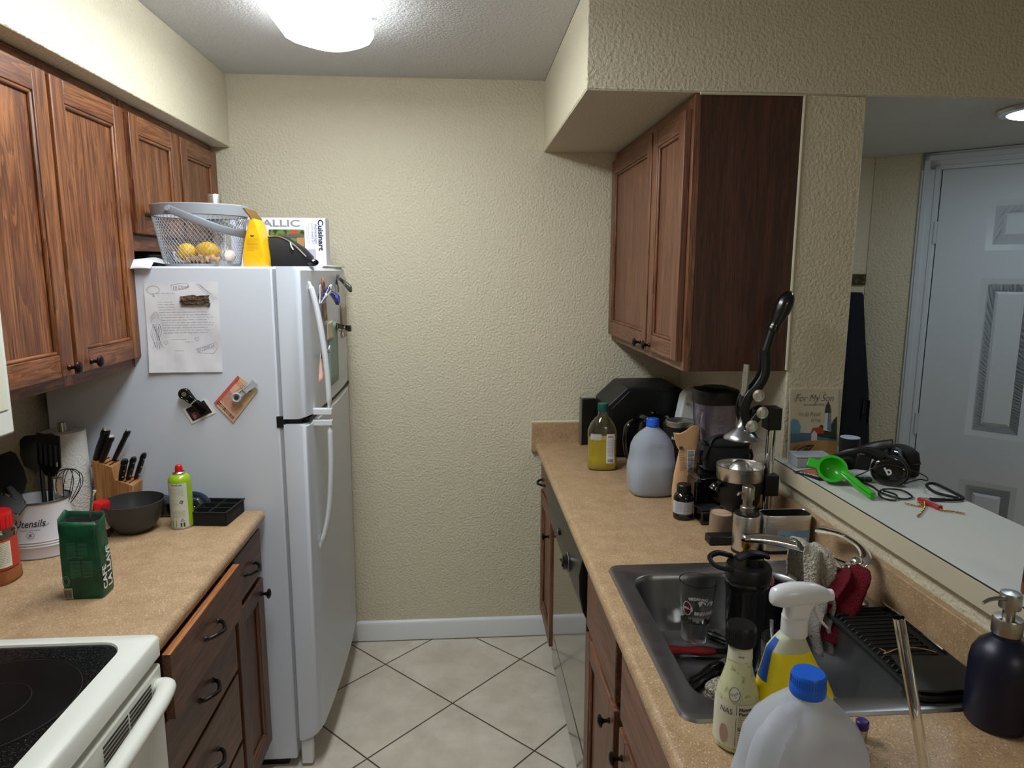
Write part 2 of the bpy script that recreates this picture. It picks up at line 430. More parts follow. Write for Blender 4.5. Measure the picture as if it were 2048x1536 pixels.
# hall: back wall and diagonal entry wall
b = MB(); b.box(XW2, 1.80, 2.962, 3.06, 0, ZS); struct(b.build('wall_hall_back', WALL))
def diag(t, o, z):   # t metres along the diagonal from the corner, o metres in front of it
    return (1.787+0.7071*t-0.7071*o, 2.958-0.7071*t-0.7071*o, z)
DF = Matrix(((0.7071, -0.7071, 0, 1.787), (-0.7071, -0.7071, 0, 2.958), (0, 0, 1, 0), (0, 0, 0, 1)))
b = MB(); b.T = DF; b.box(0.0, 0.253, -0.1, 0, 0, ZS); b.box(1.07, 2.4, -0.1, 0, 0, ZS); b.box(0.253, 1.07, -0.1, 0, 2.082, ZS)
b.f = [tuple(reversed(f)) for f in b.f]; struct(b.build('wall_entry', WALL))
b = MB(); b.box(XL-0.1, 4.2, -3.3, -3.2, 0, ZC); struct(b.build('wall_front', WALL))
b = MB(); b.box(4.2, 4.3, -3.2, 4.2, 0, ZC); struct(b.build('wall_far_right', WALL))
# baseboard of the back wall
b = MB(); b.prism([(YB, 0), (YB-0.014, 0), (YB-0.014, 0.078), (YB-0.010, 0.088), (YB-0.004, 0.094), (YB, 0.095)], -0.55, XW-0.55, 0)
struct(b.build('baseboard_back', WHITE_TRIM))
b = MB(); b.tube([(-0.55+0.05*i, YB-0.0145, 0.002) for i in range(20)], 0.0018, 6); struct(b.build('trim_1', M('caulk_dirty', (120, 110, 100), 0.8)))
# painted bead around the upper cabinet where it meets the wall
b = MB(); b.tube([(0.66, YP-0.001, ZS-0.002), (XW-0.003, YP-0.001, ZS-0.002), (XW-0.003, YP-0.001, 1.37)], 0.0045, 8)
struct(b.build('trim_2', M('caulk_beige', (214, 206, 182), 0.6)))

# entry door in the diagonal wall
def dbox(mb, t0, t1, o0, o1, z0, z1):
    mb.T = DF; n = len(mb.f); mb.box(t0, t1, o0, o1, z0, z1); mb.f[n:] = [tuple(reversed(f)) for f in mb.f[n:]]
trim = MB()
for (w0, w1, th) in ((0.0, 0.070, 0.012), (0.010, 0.032, 0.018), (0.052, 0.070, 0.016)):
    dbox(trim, 0.180+w0, 0.180+w1, 0, th, 0, 2.142-w0)
    dbox(trim, 1.145-w1, 1.145-w0, 0, th, 0, 2.142-w0)
    dbox(trim, 0.180+w0, 1.145-w0, 0, th, 2.142-w1, 2.142-w0)
dbox(trim, 0.244, 0.253, -0.06, 0.008, 0, 2.088); dbox(trim, 1.066, 1.075, -0.06, 0.008, 0, 2.088); dbox(trim, 0.244, 1.075, -0.06, 0.008, 2.079, 2.088)
struct(trim.build('trim_3', DOORW, bevel=0.003))
door = MB(); dbox(door, 0.257, 1.062, -0.045, -0.005, 0.01, 2.074)
do = struct(door.build('door_1', M('door_gap_edge', (190, 198, 206), 0.5)))
pan = MB()
def frame_panel(t0, t1, z0, z1):
    for k, (i0, o0, i1, o1) in enumerate(((0, 0.0, 0.022, -0.009), (0.022, -0.009, 0.052, -0.009), (0.052, -0.009, 0.062, -0.003), (0.062, -0.003, 0.5, -0.003))):
        a = [(t0+i0, z0+i0), (t1-i0, z0+i0), (t1-i0, z1-i0), (t0+i0, z1-i0)]
        if k == 3:
            pan.add([(p[0], o0, p[1]) for p in a], [(0, 3, 2, 1)]); break
        c = [(t0+i1, z0+i1), (t1-i1, z0+i1), (t1-i1, z1-i1), (t0+i1, z1-i1)]
        pan.add([(p[0], o0, p[1]) for p in a]+[(p[0], o1, p[1]) for p in c], [(j, j+4, (j+1) % 4+4, (j+1) % 4) for j in range(4)])
pan.T = DF @ Matrix.Translation((0, 0.004, 0))
ts = [0.257, 0.428, 0.628, 0.692, 0.892, 1.062]; zs = [0.01, 0.22, 0.80, 0.99, 1.635, 1.745, 1.940, 2.074]
for i in range(5):
    for j in range(7):
        if i in (1, 3) and j in (1, 3, 5): frame_panel(ts[i], ts[i+1], zs[j], zs[j+1])
        else: pan.add([(ts[i], 0, zs[j]), (ts[i+1], 0, zs[j]), (ts[i+1], 0, zs[j+1]), (ts[i], 0, zs[j+1])], [(0, 3, 2, 1)])
pan.build('door_face', DOORW, do)
for z in (1.82, 1.014, 0.25):
    h = MB(); h.T = DF; h.cyl((0.250, 0.012, z-0.045), (0.250, 0.012, z+0.045), 0.008, n=12)
    for k in range(4): h.cyl((0.250, 0.012, z-0.027+0.018*k-0.001), (0.250, 0.012, z-0.027+0.018*k+0.001), 0.0086, n=12)
    h.box(0.256, 0.285, -0.006, 0.003, z-0.044, z+0.044)
    h.build('hinge', M('painted_hinge', (196, 200, 204), 0.4), do)
k = MB(); k.T = DF; k.cyl((1.01, 0, 0.95), (1.01, 0.05, 0.95), 0.012); k.ball((1.01, 0.07, 0.95), 0.028); k.build('door_handle', NICKEL, do)
# ------------------------------------------------------------------ cabinets
def door_mesh(x, side, y0, y1, z0, z1, wm_, raised=True, st=0.055, ax=0):
    """frame-and-panel front lying in a plane of constant x; side=+1 faces +x. materials: 0 vertical grain, 1 horizontal grain, 2 lit edge"""
    t = 0.020*side; b = MB()
    b.m = 0; b.box(x, x+t, y0, y0+st, z0, z1); b.box(x, x+t, y1-st, y1, z0, z1)
    b.m = 1; b.box(x, x+t*0.98, y0+st, y1-st, z0, z0+st); b.box(x, x+t*0.98, y0+st, y1-st, z1-st, z1)
    b.m = 0; b.box(x, x+t*0.42, y0+st-0.002, y1-st+0.002, z0+st-0.002, z1-st+0.002)
    # bead round the panel
    r = 0.0042
    for (p, q) in (((y0+st+r, z0+st+r), (y1-st-r, z0+st+r)), ((y1-st-r, z0+st+r), (y1-st-r, z1-st-r)), ((y1-st-r, z1-st-r), (y0+st+r, z1-st-r)), ((y0+st+r, z1-st-r), (y0+st+r, z0+st+r))):
        b.m = 1 if p[1] == q[1] else 0
        b.tube([(x+t*0.62, *p), (x+t*0.62, *q)], r*1.3, 8)
    return b
KNOB_P = [(0.007, 0), (0.0075, 0.002), (0.0045, 0.006), (0.0045, 0.013), (0.008, 0.018), (0.0145, 0.021), (0.0155, 0.024), (0.013, 0.027), (0.007, 0.0295), (0.002, 0.030)]
def knob(par, x, y, z, side, name='knob'):
    b = MB(); b.T = Matrix.Translation((x, y, z)) @ Matrix.Rotation(side*PI/2, 4, 'Y'); b.lathe(KNOB_P, n=20)
    return b.build(name, BRONZE, par, W=True)
def pull(par, x, y, z, side, L=0.085):
    b = MB()
    pts = [(x+side*0.002, y-L/2, z), (x+side*0.012, y-L/2+0.004, z), (x+side*0.024, y-L/4, z), (x+side*0.028, y, z-0.004), (x+side*0.024, y+L/4, z), (x+side*0.012, y+L/2-0.004, z), (x+side*0.002, y+L/2, z)]
    p = bez(pts, 24); b.tube(p, [0.0042+0.0014*math.sin(i/len(p)*PI) for i in range(len(p))], 8)
    for s in (-1, 1): b.cyl((x, y+s*L/2, z), (x+side*0.004, y+s*L/2, z), 0.0075, 0.006, 12)
    return b.build('handle', BRONZE, par, W=True)
def drawer_front(par, x, side, y0, y1, z0, z1, mats, label=None):
    b = MB(); b.m = 0; b.box(x, x+0.018*side, y0, y1, z0, z1)
    o = b.build('drawer', mats, par, W=True, bevel=0.004)
    return o
def dr(par, *a, **k): return a
# upper left cabinets: a tall pair beside the microwave and a short pair over the refrigerator
def upper(name, label, loc, box, doors, side, wz, wy, ven, knobs, frame_x, z0, z1):
    t = thing(name, label, 'cabinet', loc)
    x0, x1, y0, y1 = box
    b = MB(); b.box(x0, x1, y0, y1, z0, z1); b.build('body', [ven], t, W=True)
    ff = MB(); fx = frame_x
    ff.m = 0
    ys = [y0, y1]
    ff.box(x1 if side > 0 else x0, fx, y0, y0+0.030, z0, z1); ff.box(x1 if side > 0 else x0, fx, y1-0.030, y1, z0, z1)
    mid = (doors[0][1]+doors[1][0])/2; ff.box(x1 if side > 0 else x0, fx, mid-0.025, mid+0.025, z0, z1)
    ff.m = 1; ff.box(x1 if side > 0 else x0, fx-0.0003*side, y0+0.030, y1-0.030, z0, z0+0.045); ff.box(x1 if side > 0 else x0, fx-0.0003*side, y0+0.030, y1-0.030, z1-0.045, z1)
    ff.build('face_frame', [wz, wy], t, W=True, bevel=0.0012)
    for i, (a, c) in enumerate(doors):
        d = door_mesh(fx, side, a, c, doors_z[name][0], doors_z[name][1], None).build('door', [wz, wy], t, W=True, bevel=0.0035)
        if knobs: knob(d, fx+0.020*side, knobs[i][0], knobs[i][1], side)
    return t
doors_z = {'tall_wall_cabinet': (1.399, 2.112), 'short_wall_cabinet': (1.765, 2.112), 'wall_cabinet': (1.394, 2.105)}
upper('tall_wall_cabinet', 'tall reddish oak wall cabinet with two knobbed doors beside the microwave', (-1.13, 1.76, 1.37),
      (XL+0.002, -0.998, 1.375, 2.15), ((1.40, 1.766), (1.782, 2.136)), 1, OAK[2], OAK[1], RED[2], ((1.742, 1.420), (1.845, 1.422)), -0.982, 1.37, ZS-0.003)
upper('short_wall_cabinet', 'short reddish oak wall cabinet with two doors above the refrigerator', (-1.13, 2.54, 1.72),
      (XL+0.002, -0.998, 2.155, 2.905), ((2.172, 2.520), (2.545, 2.895)), 1, OAK[2], OAK[1], RED[2], None, -0.982, 1.715, ZS-0.003)
upper('wall_cabinet', 'dark oak wall cabinet with plain side panel hanging above the appliances on the right', (0.80, 2.44, 1.37),
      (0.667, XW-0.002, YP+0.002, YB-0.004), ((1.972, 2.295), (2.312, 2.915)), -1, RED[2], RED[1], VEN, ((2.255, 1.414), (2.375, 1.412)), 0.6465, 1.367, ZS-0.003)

# lower left run
CT = 0.914
def carcass(t, x0, x1, y0, y1, z0=0.0, toe=0.10, side=1, mats=None):
    """box with a recessed toe kick on the aisle side"""
    b = MB(); s = side
    xf = x1 if s > 0 else x0
    if s > 0: b.box(x0, x1, y0, y1, toe, 0.874); b.box(x0, x1-0.07, y0, y1, 0, toe)
    else: b.box(x0, x1, y0, y1, toe, 0.874); b.box(x0+0.07, x1, y0, y1, 0, toe)
    return b.build('body', mats or [RED[2]], t, W=True)
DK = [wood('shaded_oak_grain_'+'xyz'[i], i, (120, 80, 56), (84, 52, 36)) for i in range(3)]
t = thing('drawer_cabinet', 'oak base cabinet with four drawers between stove and narrow cabinet, top drawer slightly open', 'cabinet', (-0.95, 1.59, 0))
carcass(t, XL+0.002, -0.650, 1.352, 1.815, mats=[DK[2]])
for i, (z0, z1, out) in enumerate(((0.722, 0.868, 0.022), (0.560, 0.712, 0.0), (0.345, 0.545, 0.0), (0.120, 0.330, 0.0))):
    b = MB(); b.m = 0; b.box(-0.649+out, -0.631+out, 1.362, 1.812, z0, z1)
    b.m = 1
    if out: b.box(-0.649+out, -0.632+out, 1.3622, 1.8118, z1, z1+0.0008); b.m = 0; b.box(-0.75, -0.649+out, 1.40, 1.78, z0+0.02, z1-0.02)
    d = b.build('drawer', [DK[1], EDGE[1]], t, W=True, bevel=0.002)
    pull(d, -0.631+out, 1.588, (z0+z1)/2+0.005, 1)
t = thing('narrow_base_cabinet', 'narrow oak base cabinet with one drawer over one door beside the refrigerator', 'cabinet', (-0.95, 1.95, 0))
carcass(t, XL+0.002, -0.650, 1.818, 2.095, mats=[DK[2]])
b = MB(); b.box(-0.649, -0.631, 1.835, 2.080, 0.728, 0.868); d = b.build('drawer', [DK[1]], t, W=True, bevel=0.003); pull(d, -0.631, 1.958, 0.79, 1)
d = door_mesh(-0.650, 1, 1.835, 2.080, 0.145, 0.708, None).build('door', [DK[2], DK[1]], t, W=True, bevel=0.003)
knob(d, -0.630, 2.052, 0.665, 1)
def counter(name, label, x0, x1, y0, y1, front, loc, cut=None, splash=None):
    """slab with a rolled front edge"""
    t = thing(name, label, 'countertop', loc); b = MB()
    r = 0.017; s = 1 if front > x0+0.1 else -1
    prof = []
    xb = x0 if s > 0 else x1
    prof.append((xb, 0.876)); prof.append((front-s*0.020, 0.876)); prof.append((front-s*0.006, 0.879))
    for k in range(7):
        a = -PI/2*0.2+(PI/2*1.2)*k/6
        prof.append((front-s*r+s*r*math.cos(a), 0.914-r+r*math.sin(a)))
    prof.append((xb, 0.914))
    if not cut:
        b.prism(prof, y0, y1, 1)
    else:
        cx0, cx1, cy0, cy1 = cut
        b.prism(prof, y0, cy0, 1); b.prism(prof, cy1, y1, 1)
        p2 = [(cx0, 0.876)]+prof[1:-1]+[(cx0, 0.914)] if s < 0 else prof
        b.prism(p2, cy0, cy1, 1); b.box(cx1, xb, cy0, cy1, 0.876, 0.914)
    b.build('worktop', LAM, t, W=True, ang=40)
    return t
ct = counter('left_countertop', 'tan speckled laminate countertop between stove and refrigerator', XL+0.002, -0.622, 1.350, 2.112, -0.622, (-0.95, 1.73, 0.876))
ct = counter('right_countertop', 'long tan speckled laminate countertop holding the sink', 0.3165, XW-0.003, 0.40, YB-0.002, 0.3165, (0.64, 1.7, 0.876), cut=(0.395, 0.925, 1.045, 1.59))
b = MB(); b.box(0.300, XW-0.003, YB-0.022, YB-0.002, 0.876, 1.006); b.box(XW-0.022, XW-0.0025, 0.40, YB-0.022, 0.912, 1.006)
b.build('backsplash', LAM, ct, W=True, bevel=0.002)
b = MB(); b.tube([(0.300, YB-0.013, 1.008), (XW-0.02, YB-0.013, 1.008)], 0.006, 8); b.tube([(0.298, YB-0.013, 1.008), (0.298, YB-0.013, 0.885)], 0.004, 8)
b.build('caulk_line', M('caulk_beige'), ct, W=True)

# lower right run
t = thing('corner_base_cabinet', 'oak base cabinet with a drawer and a door in the far corner beside the dishwasher', 'cabinet', (0.65, 2.79, 0))
carcass(t, 0.362, XW-0.002, 2.555, YB-0.003, side=-1, mats=[RED[2]])
b = MB(); b.box(0.361, 0.343, 2.575, 2.915, 0.728, 0.868); d = b.build('drawer', [RED[1]], t, W=True, bevel=0.003); pull(d, 0.343, 2.80, 0.77, -1)
d = door_mesh(0.362, -1, 2.575, 2.915, 0.145, 0.708, None).build('door', [RED[2], RED[1]], t, W=True, bevel=0.003); knob(d, 0.342, 2.62, 0.60, -1)
t = thing('sink_base_cabinet', 'oak base cabinet with two false drawer fronts and two doors under the sink', 'cabinet', (0.65, 1.37, 0))
b = MB(); b.box(0.362, XW-0.002, 0.955, 1.810, 0.10, 0.745); b.box(0.432, XW-0.002, 0.955, 1.810, 0, 0.10); b.box(0.362, 0.385, 0.955, 1.810, 0.745, 0.874)
b.box(0.385, XW-0.002, 0.955, 0.975, 0.745, 0.874); b.box(0.385, XW-0.002, 1.79, 1.810, 0.745, 0.874); b.build('body', M('cabinet_dark_gap', (40, 26, 20), 0.7), t, W=True)
for (a, c, kk) in ((1.425, 1.785, 1.465), (0.975, 1.370, 1.335)):
    b = MB(); b.box(0.361, 0.343, a, c, 0.672, 0.862); b.build('false_drawer_front', [RED[1]], t, W=True, bevel=0.003)
    d = door_mesh(0.362, -1, a, c, 0.145, 0.652, None).build('door', [RED[2], RED[1]], t, W=True, bevel=0.003); knob(d, 0.342, kk, 0.60, -1)
t = thing('end_base_cabinet', 'oak base cabinet at the near end of the right counter', 'cabinet', (0.65, 0.68, 0))
carcass(t, 0.362, XW-0.002, 0.42, 0.950, side=-1, mats=[RED[2]])
b = MB(); b.box(0.361, 0.343, 0.44, 0.93, 0.728, 0.862); b.build('drawer', [RED[1]], t, W=True, bevel=0.003)
door_mesh(0.362, -1, 0.44, 0.93, 0.145, 0.708, None).build('door', [RED[2], RED[1]], t, W=True, bevel=0.003)

# dishwasher
t = thing('dishwasher', 'black and mirror steel dishwasher with a round dial under the right counter', 'dishwasher', (0.65, 2.19, 0))
b = MB(); b.box(0.375, XW-0.002, 1.818, 2.548, 0.10, 0.868); b.build('body', BLK, t, W=True)
b = MB(); b.box(0.350, 0.375, 1.825, 2.540, 0.235, 0.700); b.build('door', M('dishwasher_steel', (150, 148, 142), 0.10, 1.0), t, W=True, bevel=0.004)
b = MB(); b.box(0.350, 0.375, 1.825, 2.540, 0.10, 0.228); b.build('kick_panel', M('dishwasher_steel'), t, W=True, bevel=0.004)
b = MB(); b.box(0.352, 0.372, 1.818, 1.830, 0.10, 0.70); b.build('edge_strip', BLKG, t, W=True)
pr = [(0.375, 0.868), (0.352, 0.868), (0.335, 0.855), (0.326, 0.80), (0.328, 0.74), (0.338, 0.69), (0.350, 0.665), (0.375, 0.665)]
b = MB(); b.prism(pr, 1.822, 2.543, 1); cpn = b.build('control_panel', M('dishwasher_panel', (18, 18, 18), 0.3), t, W=True, bevel=0.003)
b = MB(); b.T = Matrix.Translation((0.328, 2.02, 0.755)) @ Matrix.Rotation(-PI/2, 4, 'Y'); b.lathe([(0.030, 0), (0.030, 0.004), (0.024, 0.006), (0.022, 0.020), (0.020, 0.022), (0.001, 0.022)], n=32); b.box(-0.004, 0.004, -0.021, 0.021, 0.018, 0.026)
b.build('dial', BLKG, cpn, W=True)
b = MB(); b.tube(arc((0.323, 2.02, 0.755), 0.031, 0, 2*PI, 40, (0, 1, 0)), 0.0008, 6)
fn = plane_fn((0.3255, 2.02, 0.755), (0, -1, 0), (0, 0, 1), 0.001)
for k in range(9):
    a = PI*(0.2+k/8*1.6); rect(b, fn, 0.038*math.cos(a)-0.003, 0.038*math.cos(a)+0.003, 0.038*math.sin(a)-0.0007, 0.038*math.sin(a)+0.0007)
for k in range(3): rect(b, fn, 0.046, 0.056, 0.03-0.02*k, 0.0315-0.02*k)
b.build('dial_markings', M('dial_grey', (150, 150, 150), 0.5), cpn, W=True)
b = MB(); b.box(0.318, 0.33, 2.20, 2.225, 0.772, 0.79); b.build('latch', BLKG, cpn, W=True, bevel=0.003)

# stove
t = thing('electric_range', 'white smooth-top electric stove with black glass and oven door handle', 'stove', (-0.95, 0.96, 0))
b = MB(); b.box(XL+0.005, -0.640, 0.585, 1.343, 0.03, 0.885); b.build('body', APPL, t, W=True, bevel=0.004)
def rrect(x0, x1, y0, y1, r, n=8):
    o = []
    for (cx, cy, a) in ((x1-r, y1-r, 0), (x0+r, y1-r, PI/2), (x0+r, y0+r, PI), (x1-r, y0+r, 3*PI/2)):
        for k in range(n+1): o.append((cx+r*math.cos(a+PI/2*k/n), cy+r*math.sin(a+PI/2*k/n)))
    return o
b = MB()
o1 = rrect(XL+0.005, -0.617, 0.582, 1.346, 0.014); i1 = rrect(-1.22, -0.668, 0.622, 1.316, 0.05); n = len(o1)
b.rings([[(x, y, 0.885) for x, y in o1], [(x, y, 0.921) for x, y in o1], [(x+(-1 if x > -0.9 else 1)*0.004, y+(-1 if y > 1 else 1)*0.004, 0.926) for x, y in o1],
         [(x, y, 0.9275) for x, y in i1], [(x, y, 0.9235) for x, y in rrect(-1.218, -0.670, 0.624, 1.314, 0.048)]], True, False)
b.build('cooktop_frame', APPL, t, W=True, ang=50)
cg = M('cooktop_glass', (12, 12, 13), 0.24, noise=(330, (54, 54, 56), 0.34, 0.48))
b = MB(); b.add([(x, y, 0.9236) for x, y in rrect(-1.218, -0.670, 0.624, 1.314, 0.048)], [tuple(range(n))]); g = b.build('glass_top', cg, t, W=True)
for (cx, cy, r) in ((-0.815, 1.125, 0.148), (-1.09, 1.15, 0.09), (-0.815, 0.78, 0.1), (-1.09, 0.80, 0.12)):
    b = MB(); b.lathe([(r, 0.9239), (r*0.98, 0.9239)], cx, cy, 48, False, False); b.lathe([(r*0.98, 0.9238), (0.001, 0.9238)], cx, cy, 48, False, True)
    q = b.build('burner_zone', M('burner_black', (8, 8, 9), 0.3, noise=(25, (14, 14, 15), 0.4, 0.6)), g, W=True)
    b = MB()
    for rr in (0.96, 0.45): b.tube(arc((cx, cy, 0.9240), r*rr, 0, 2*PI, 48, (1, 0, 0), (0, 1, 0)), 0.0005, 4)
    b.build('burner_ring', M('ring_grey', (50, 50, 52), 0.4), q, W=True)
b = MB(); b.box(-0.640, -0.618, 0.590, 1.338, 0.20, 0.868); od = b.build('oven_door', APPL, t, W=True, bevel=0.006)
b = MB()
for g0 in (0.99, 1.105, 1.20):
    for k in range(5):
        z = 0.848-0.0085*k
        if g0 < 1.0: continue
        b.box(-0.6185, -0.6172, g0, g0+0.088, z-0.0022, z+0.0022)
for k in range(4): b.box(-0.6185, -0.6172, 0.62, 0.98, 0.846-0.0085*k, 0.848-0.0085*k)
b.build('vent_slots', BLK, od, W=True)
b = MB(); p = bez([(-0.618, 1.312, 0.828), (-0.606, 1.310, 0.832), (-0.592, 1.290, 0.834), (-0.584, 1.20, 0.834), (-0.580, 0.96, 0.834), (-0.584, 0.72, 0.834), (-0.592, 0.64, 0.834), (-0.600, 0.62, 0.824), (-0.618, 0.618, 0.820)], 60)
b.tube(p, 0.0165, 14, flat=(0.9, 1.15)); b.build('door_handle', APPL, od, W=True)
b = MB(); b.box(-0.640, -0.622, 0.590, 1.338, 0.05, 0.19); b.build('storage_drawer', APPL, t, W=True, bevel=0.005)
b = MB(); b.box(XL+0.003, XL+0.07, 0.585, 1.343, 0.9275, 1.12); b.build('control_backguard', APPL, t, W=True, bevel=0.006)

# over-the-range microwave
t = thing('microwave', 'white microwave mounted over the stove at the left edge', 'microwave', (-1.08, 0.98, 1.343))
b = MB(); b.box(XL+0.003, -0.895, 0.60, 1.366, 1.355, 1.765); b.build('body', APPL, t, W=True, bevel=0.004)
b = MB(); b.prism([(1.366, 1.343), (1.366, 1.765), (0.60, 1.765), (0.60, 1.343)], -0.895, -0.866, 0); b.build('front', APPL, t, W=True, bevel=0.005)
b = MB(); b.box(-0.8665, -0.864, 1.16, 1.352, 1.392, 1.75); cp = b.build('keypad', M('keypad_cream', (222, 220, 200), 0.4), t, W=True, bevel=0.001)
b = MB(); fn = plane_fn((-0.8638, 1.26, 1.57), (0, 1, 0), (0, 0, 1), 0.0004)
for i in range(9):
    for j in range(3):
        x, y = -0.075+j*0.062, -0.15+i*0.036
        ribbon(b, fn, [(x+0.008*math.cos(a*PI/6), y+0.008*math.sin(a*PI/6)) for a in range(13)], 0.001); lines(b, fn, x-0.014, x+0.014, y-0.012, 2, 0.004)
b.build('keypad_print', M('print_tan', (150, 146, 128), 0.6), cp, W=True)
b = MB(); b.box(XL+0.01, -0.88, 0.61, 1.36, 1.765, ZS-0.002)
tag(b.build('over_range_cabinet', RED[2]), 'oak cabinet box above the white microwave', 'cabinet')

# refrigerator
FX = -0.465
t = thing('refrigerator', 'white top-freezer refrigerator covered with notes and clips', 'refrigerator', (-0.9, 2.5, 0))
b = MB(); b.box(XL+0.03, -0.565, 2.125, 2.905, 0.035, 1.668); b.build('body', FRIDGE, t, W=True, bevel=0.006, seg=3)
b = MB(); b.box(XL+0.05, -0.60, 2.15, 2.88, 0.0, 0.04); b.build('base', BLK, t, W=True)
def fprof():
    pts = [(-0.553, 2.121), (-0.500, 2.121)]
    pts += [(-0.500+0.018*math.sin(a*PI/10), 2.139-0.018*math.cos(a*PI/10)) for a in range(1, 6)]
    for k in range(13):
        y = 2.16+(2.87-2.16)*k/12; pts.append((-0.478+0.013*(1-((y-2.515)/0.375)**2), y))
    pts += [(-0.484, 2.897), (-0.500, 2.905), (-0.553, 2.905)]
    return pts
for nm, z0, z1 in (('freezer_door', 1.203, 1.669), ('fresh_food_door', 0.105, 1.186)):
    b = MB(); P = fprof(); rz = 0.028
    rs = []
    def inset(P, d): return [(min(x, -0.470-d) if x > -0.51 else x, y) for x, y in P]
    if nm == 'freezer_door': levels = [(z0, 0.014), (z0+0.006, 0.0), (z1-0.012, 0.0), (z1, 0.008)]
    else: levels = [(z0, 0.045), (z0+0.006, 0.028), (z0+0.018, 0.012), (z0+0.034, 0.0), (z1-0.008, 0), (z1, 0.010)]
    for z, d in levels: rs.append([(x-d*(1 if x > -0.52 else 0), y, z) for x, y in P])
    b.rings(rs); fd = b.build(nm, FRIDGE, t, W=True, ang=30)
    b = MB(); b.box(-0.5655, -0.5525, 2.128, 2.90, z0+0.006, z1-0.008)
    for k in range(3): b.tube([(-0.563+0.004*k, 2.1285, z0+0.01), (-0.563+0.004*k, 2.1285, z1-0.012)], 0.0018, 6)
    b.build('gasket', GASKET, fd, W=True)
    b = MB(); ks = []
    if nm == 'freezer_door':
        hp = [(-0.474, 2.195, 1.622), (-0.462, 2.195, 1.585), (-0.446, 2.195, 1.50), (-0.432, 2.195, 1.38), (-0.4265, 2.195, 1.28), (-0.4265, 2.195, 1.206)]
        b.box(-0.482, -0.418, 2.183, 2.207, 1.2035, 1.222)
    else:
        hp = [(-0.4265, 2.195, 1.184), (-0.4265, 2.195, 1.12), (-0.4285, 2.195, 1.02), (-0.438, 2.195, 0.90), (-0.455, 2.195, 0.81), (-0.478, 2.195, 0.748)]
        b.box(-0.482, -0.418, 2.183, 2.207, 1.168, 1.1855)
    p = bez(hp, 30); b.tube(p, [0.011 if 3 < i < len(p)-4 else 0.007 for i in range(len(p))], 12, flat=(1.0, 0.8), up=(0, 1, 0))
    b.build('handle', M('handle_white', (224, 226, 230), 0.25), fd, W=True, bevel=0.001)
b = MB(); b.box(-0.5655, -0.500, 2.135, 2.15, 1.185, 1.204); b.box(-0.5655, -0.478, 2.15, 2.90, 1.188, 1.201); b.build('door_gap', M('gap_black', (20, 20, 22), 0.6), t, W=True)
b = MB(); b.box(-0.575, -0.548, 2.122, 2.140, 1.176, 1.212); b.build('middle_hinge', BLK, t, W=True, bevel=0.002)
b = MB(); b.box(-0.490, -0.470, 2.42, 2.86, 1.669, 1.676); b.build('top_hinge_cover', WHITE_TRIM, t, W=True, bevel=0.003)
b = MB(); b.prism([(2.13, 0.01), (2.13, 0.098), (2.155, 0.098), (2.165, 0.06), (2.16, 0.01)], -0.553, -0.515, 0); b.build('foot', WHITE_TRIM, t, W=True, bevel=0.005)

# kitchen ceiling light: wraparound diffuser with a bowed end
t = thing('ceiling_light', 'long white wraparound ceiling light, switched on', 'ceiling light', (-0.385, 1.75, ZC))
em = M('diffuser', (255, 255, 255), 0.4, emit=((0.90, 0.965, 1.0), KITCHEN_LIGHT))
def outl(w, y0, y1, bow):
    o = []; x0, x1 = -0.392-w, -0.392+w; r = 0.03
    for k in range(17):
        u = k/16; x = x1+(x0-x1)*u; e = bow*(1-(2*u-1)**2); e -= 0.022*max(0, (abs(2*u-1)-0.88)/0.12)**2; o.append((x, y1+e))
    for k in range(17):
        u = k/16; x = x0+(x1-x0)*u; e = bow*(1-(2*u-1)**2); e -= 0.022*max(0, (abs(2*u-1)-0.88)/0.12)**2; o.append((x, y0-e))
    return o
b = MB(); b.rings([[(x, y, z) for x, y in outl(w, y0, y1, bw)] for w, y0, y1, bw, z in ((0.128, 1.14, 2.275, 0.10, ZC-0.012), (0.133, 1.14, 2.275, 0.10, 2.362), (0.128, 1.145, 2.27, 0.10, 2.348), (0.112, 1.16, 2.255, 0.10, 2.342))], False, True)
b.f[-1] = tuple(reversed(b.f[-1])); nq = 34; b.mi = [1 if i < nq else 0 for i in range(len(b.f))]; b.build('diffuser', [em, M('diffuser_side', (255, 255, 255), 0.4, emit=((0.90, 0.965, 1.0), KITCHEN_LIGHT*0.3))], t, W=True, ang=50)
b = MB(); b.box(-0.50, -0.27, 1.16, 2.30, ZC-0.02, ZC); b.build('housing', WHITE_TRIM, t, W=True)
# hall dome light
t = thing('hall_ceiling_light', 'round dome ceiling light with a chrome rim in the entry hall', 'ceiling light', (1.745, 2.03, ZS))
b = MB(); b.lathe([(0.125, 0), (0.128, -0.006), (0.120, -0.014), (0.10, -0.016)], n=48, cap0=True, cap1=False); b.build('rim', CHROME, t)
b = MB(); b.lathe([(0.102, -0.013), (0.095, -0.018), (0.065, -0.023), (0.03, -0.025), (0.001, -0.026)], n=48, cap0=False)
b.build('dome', M('dome_glow', (255, 255, 255), 0.3, emit=((0.70, 0.86, 1.0), HALL_LIGHT)), t)

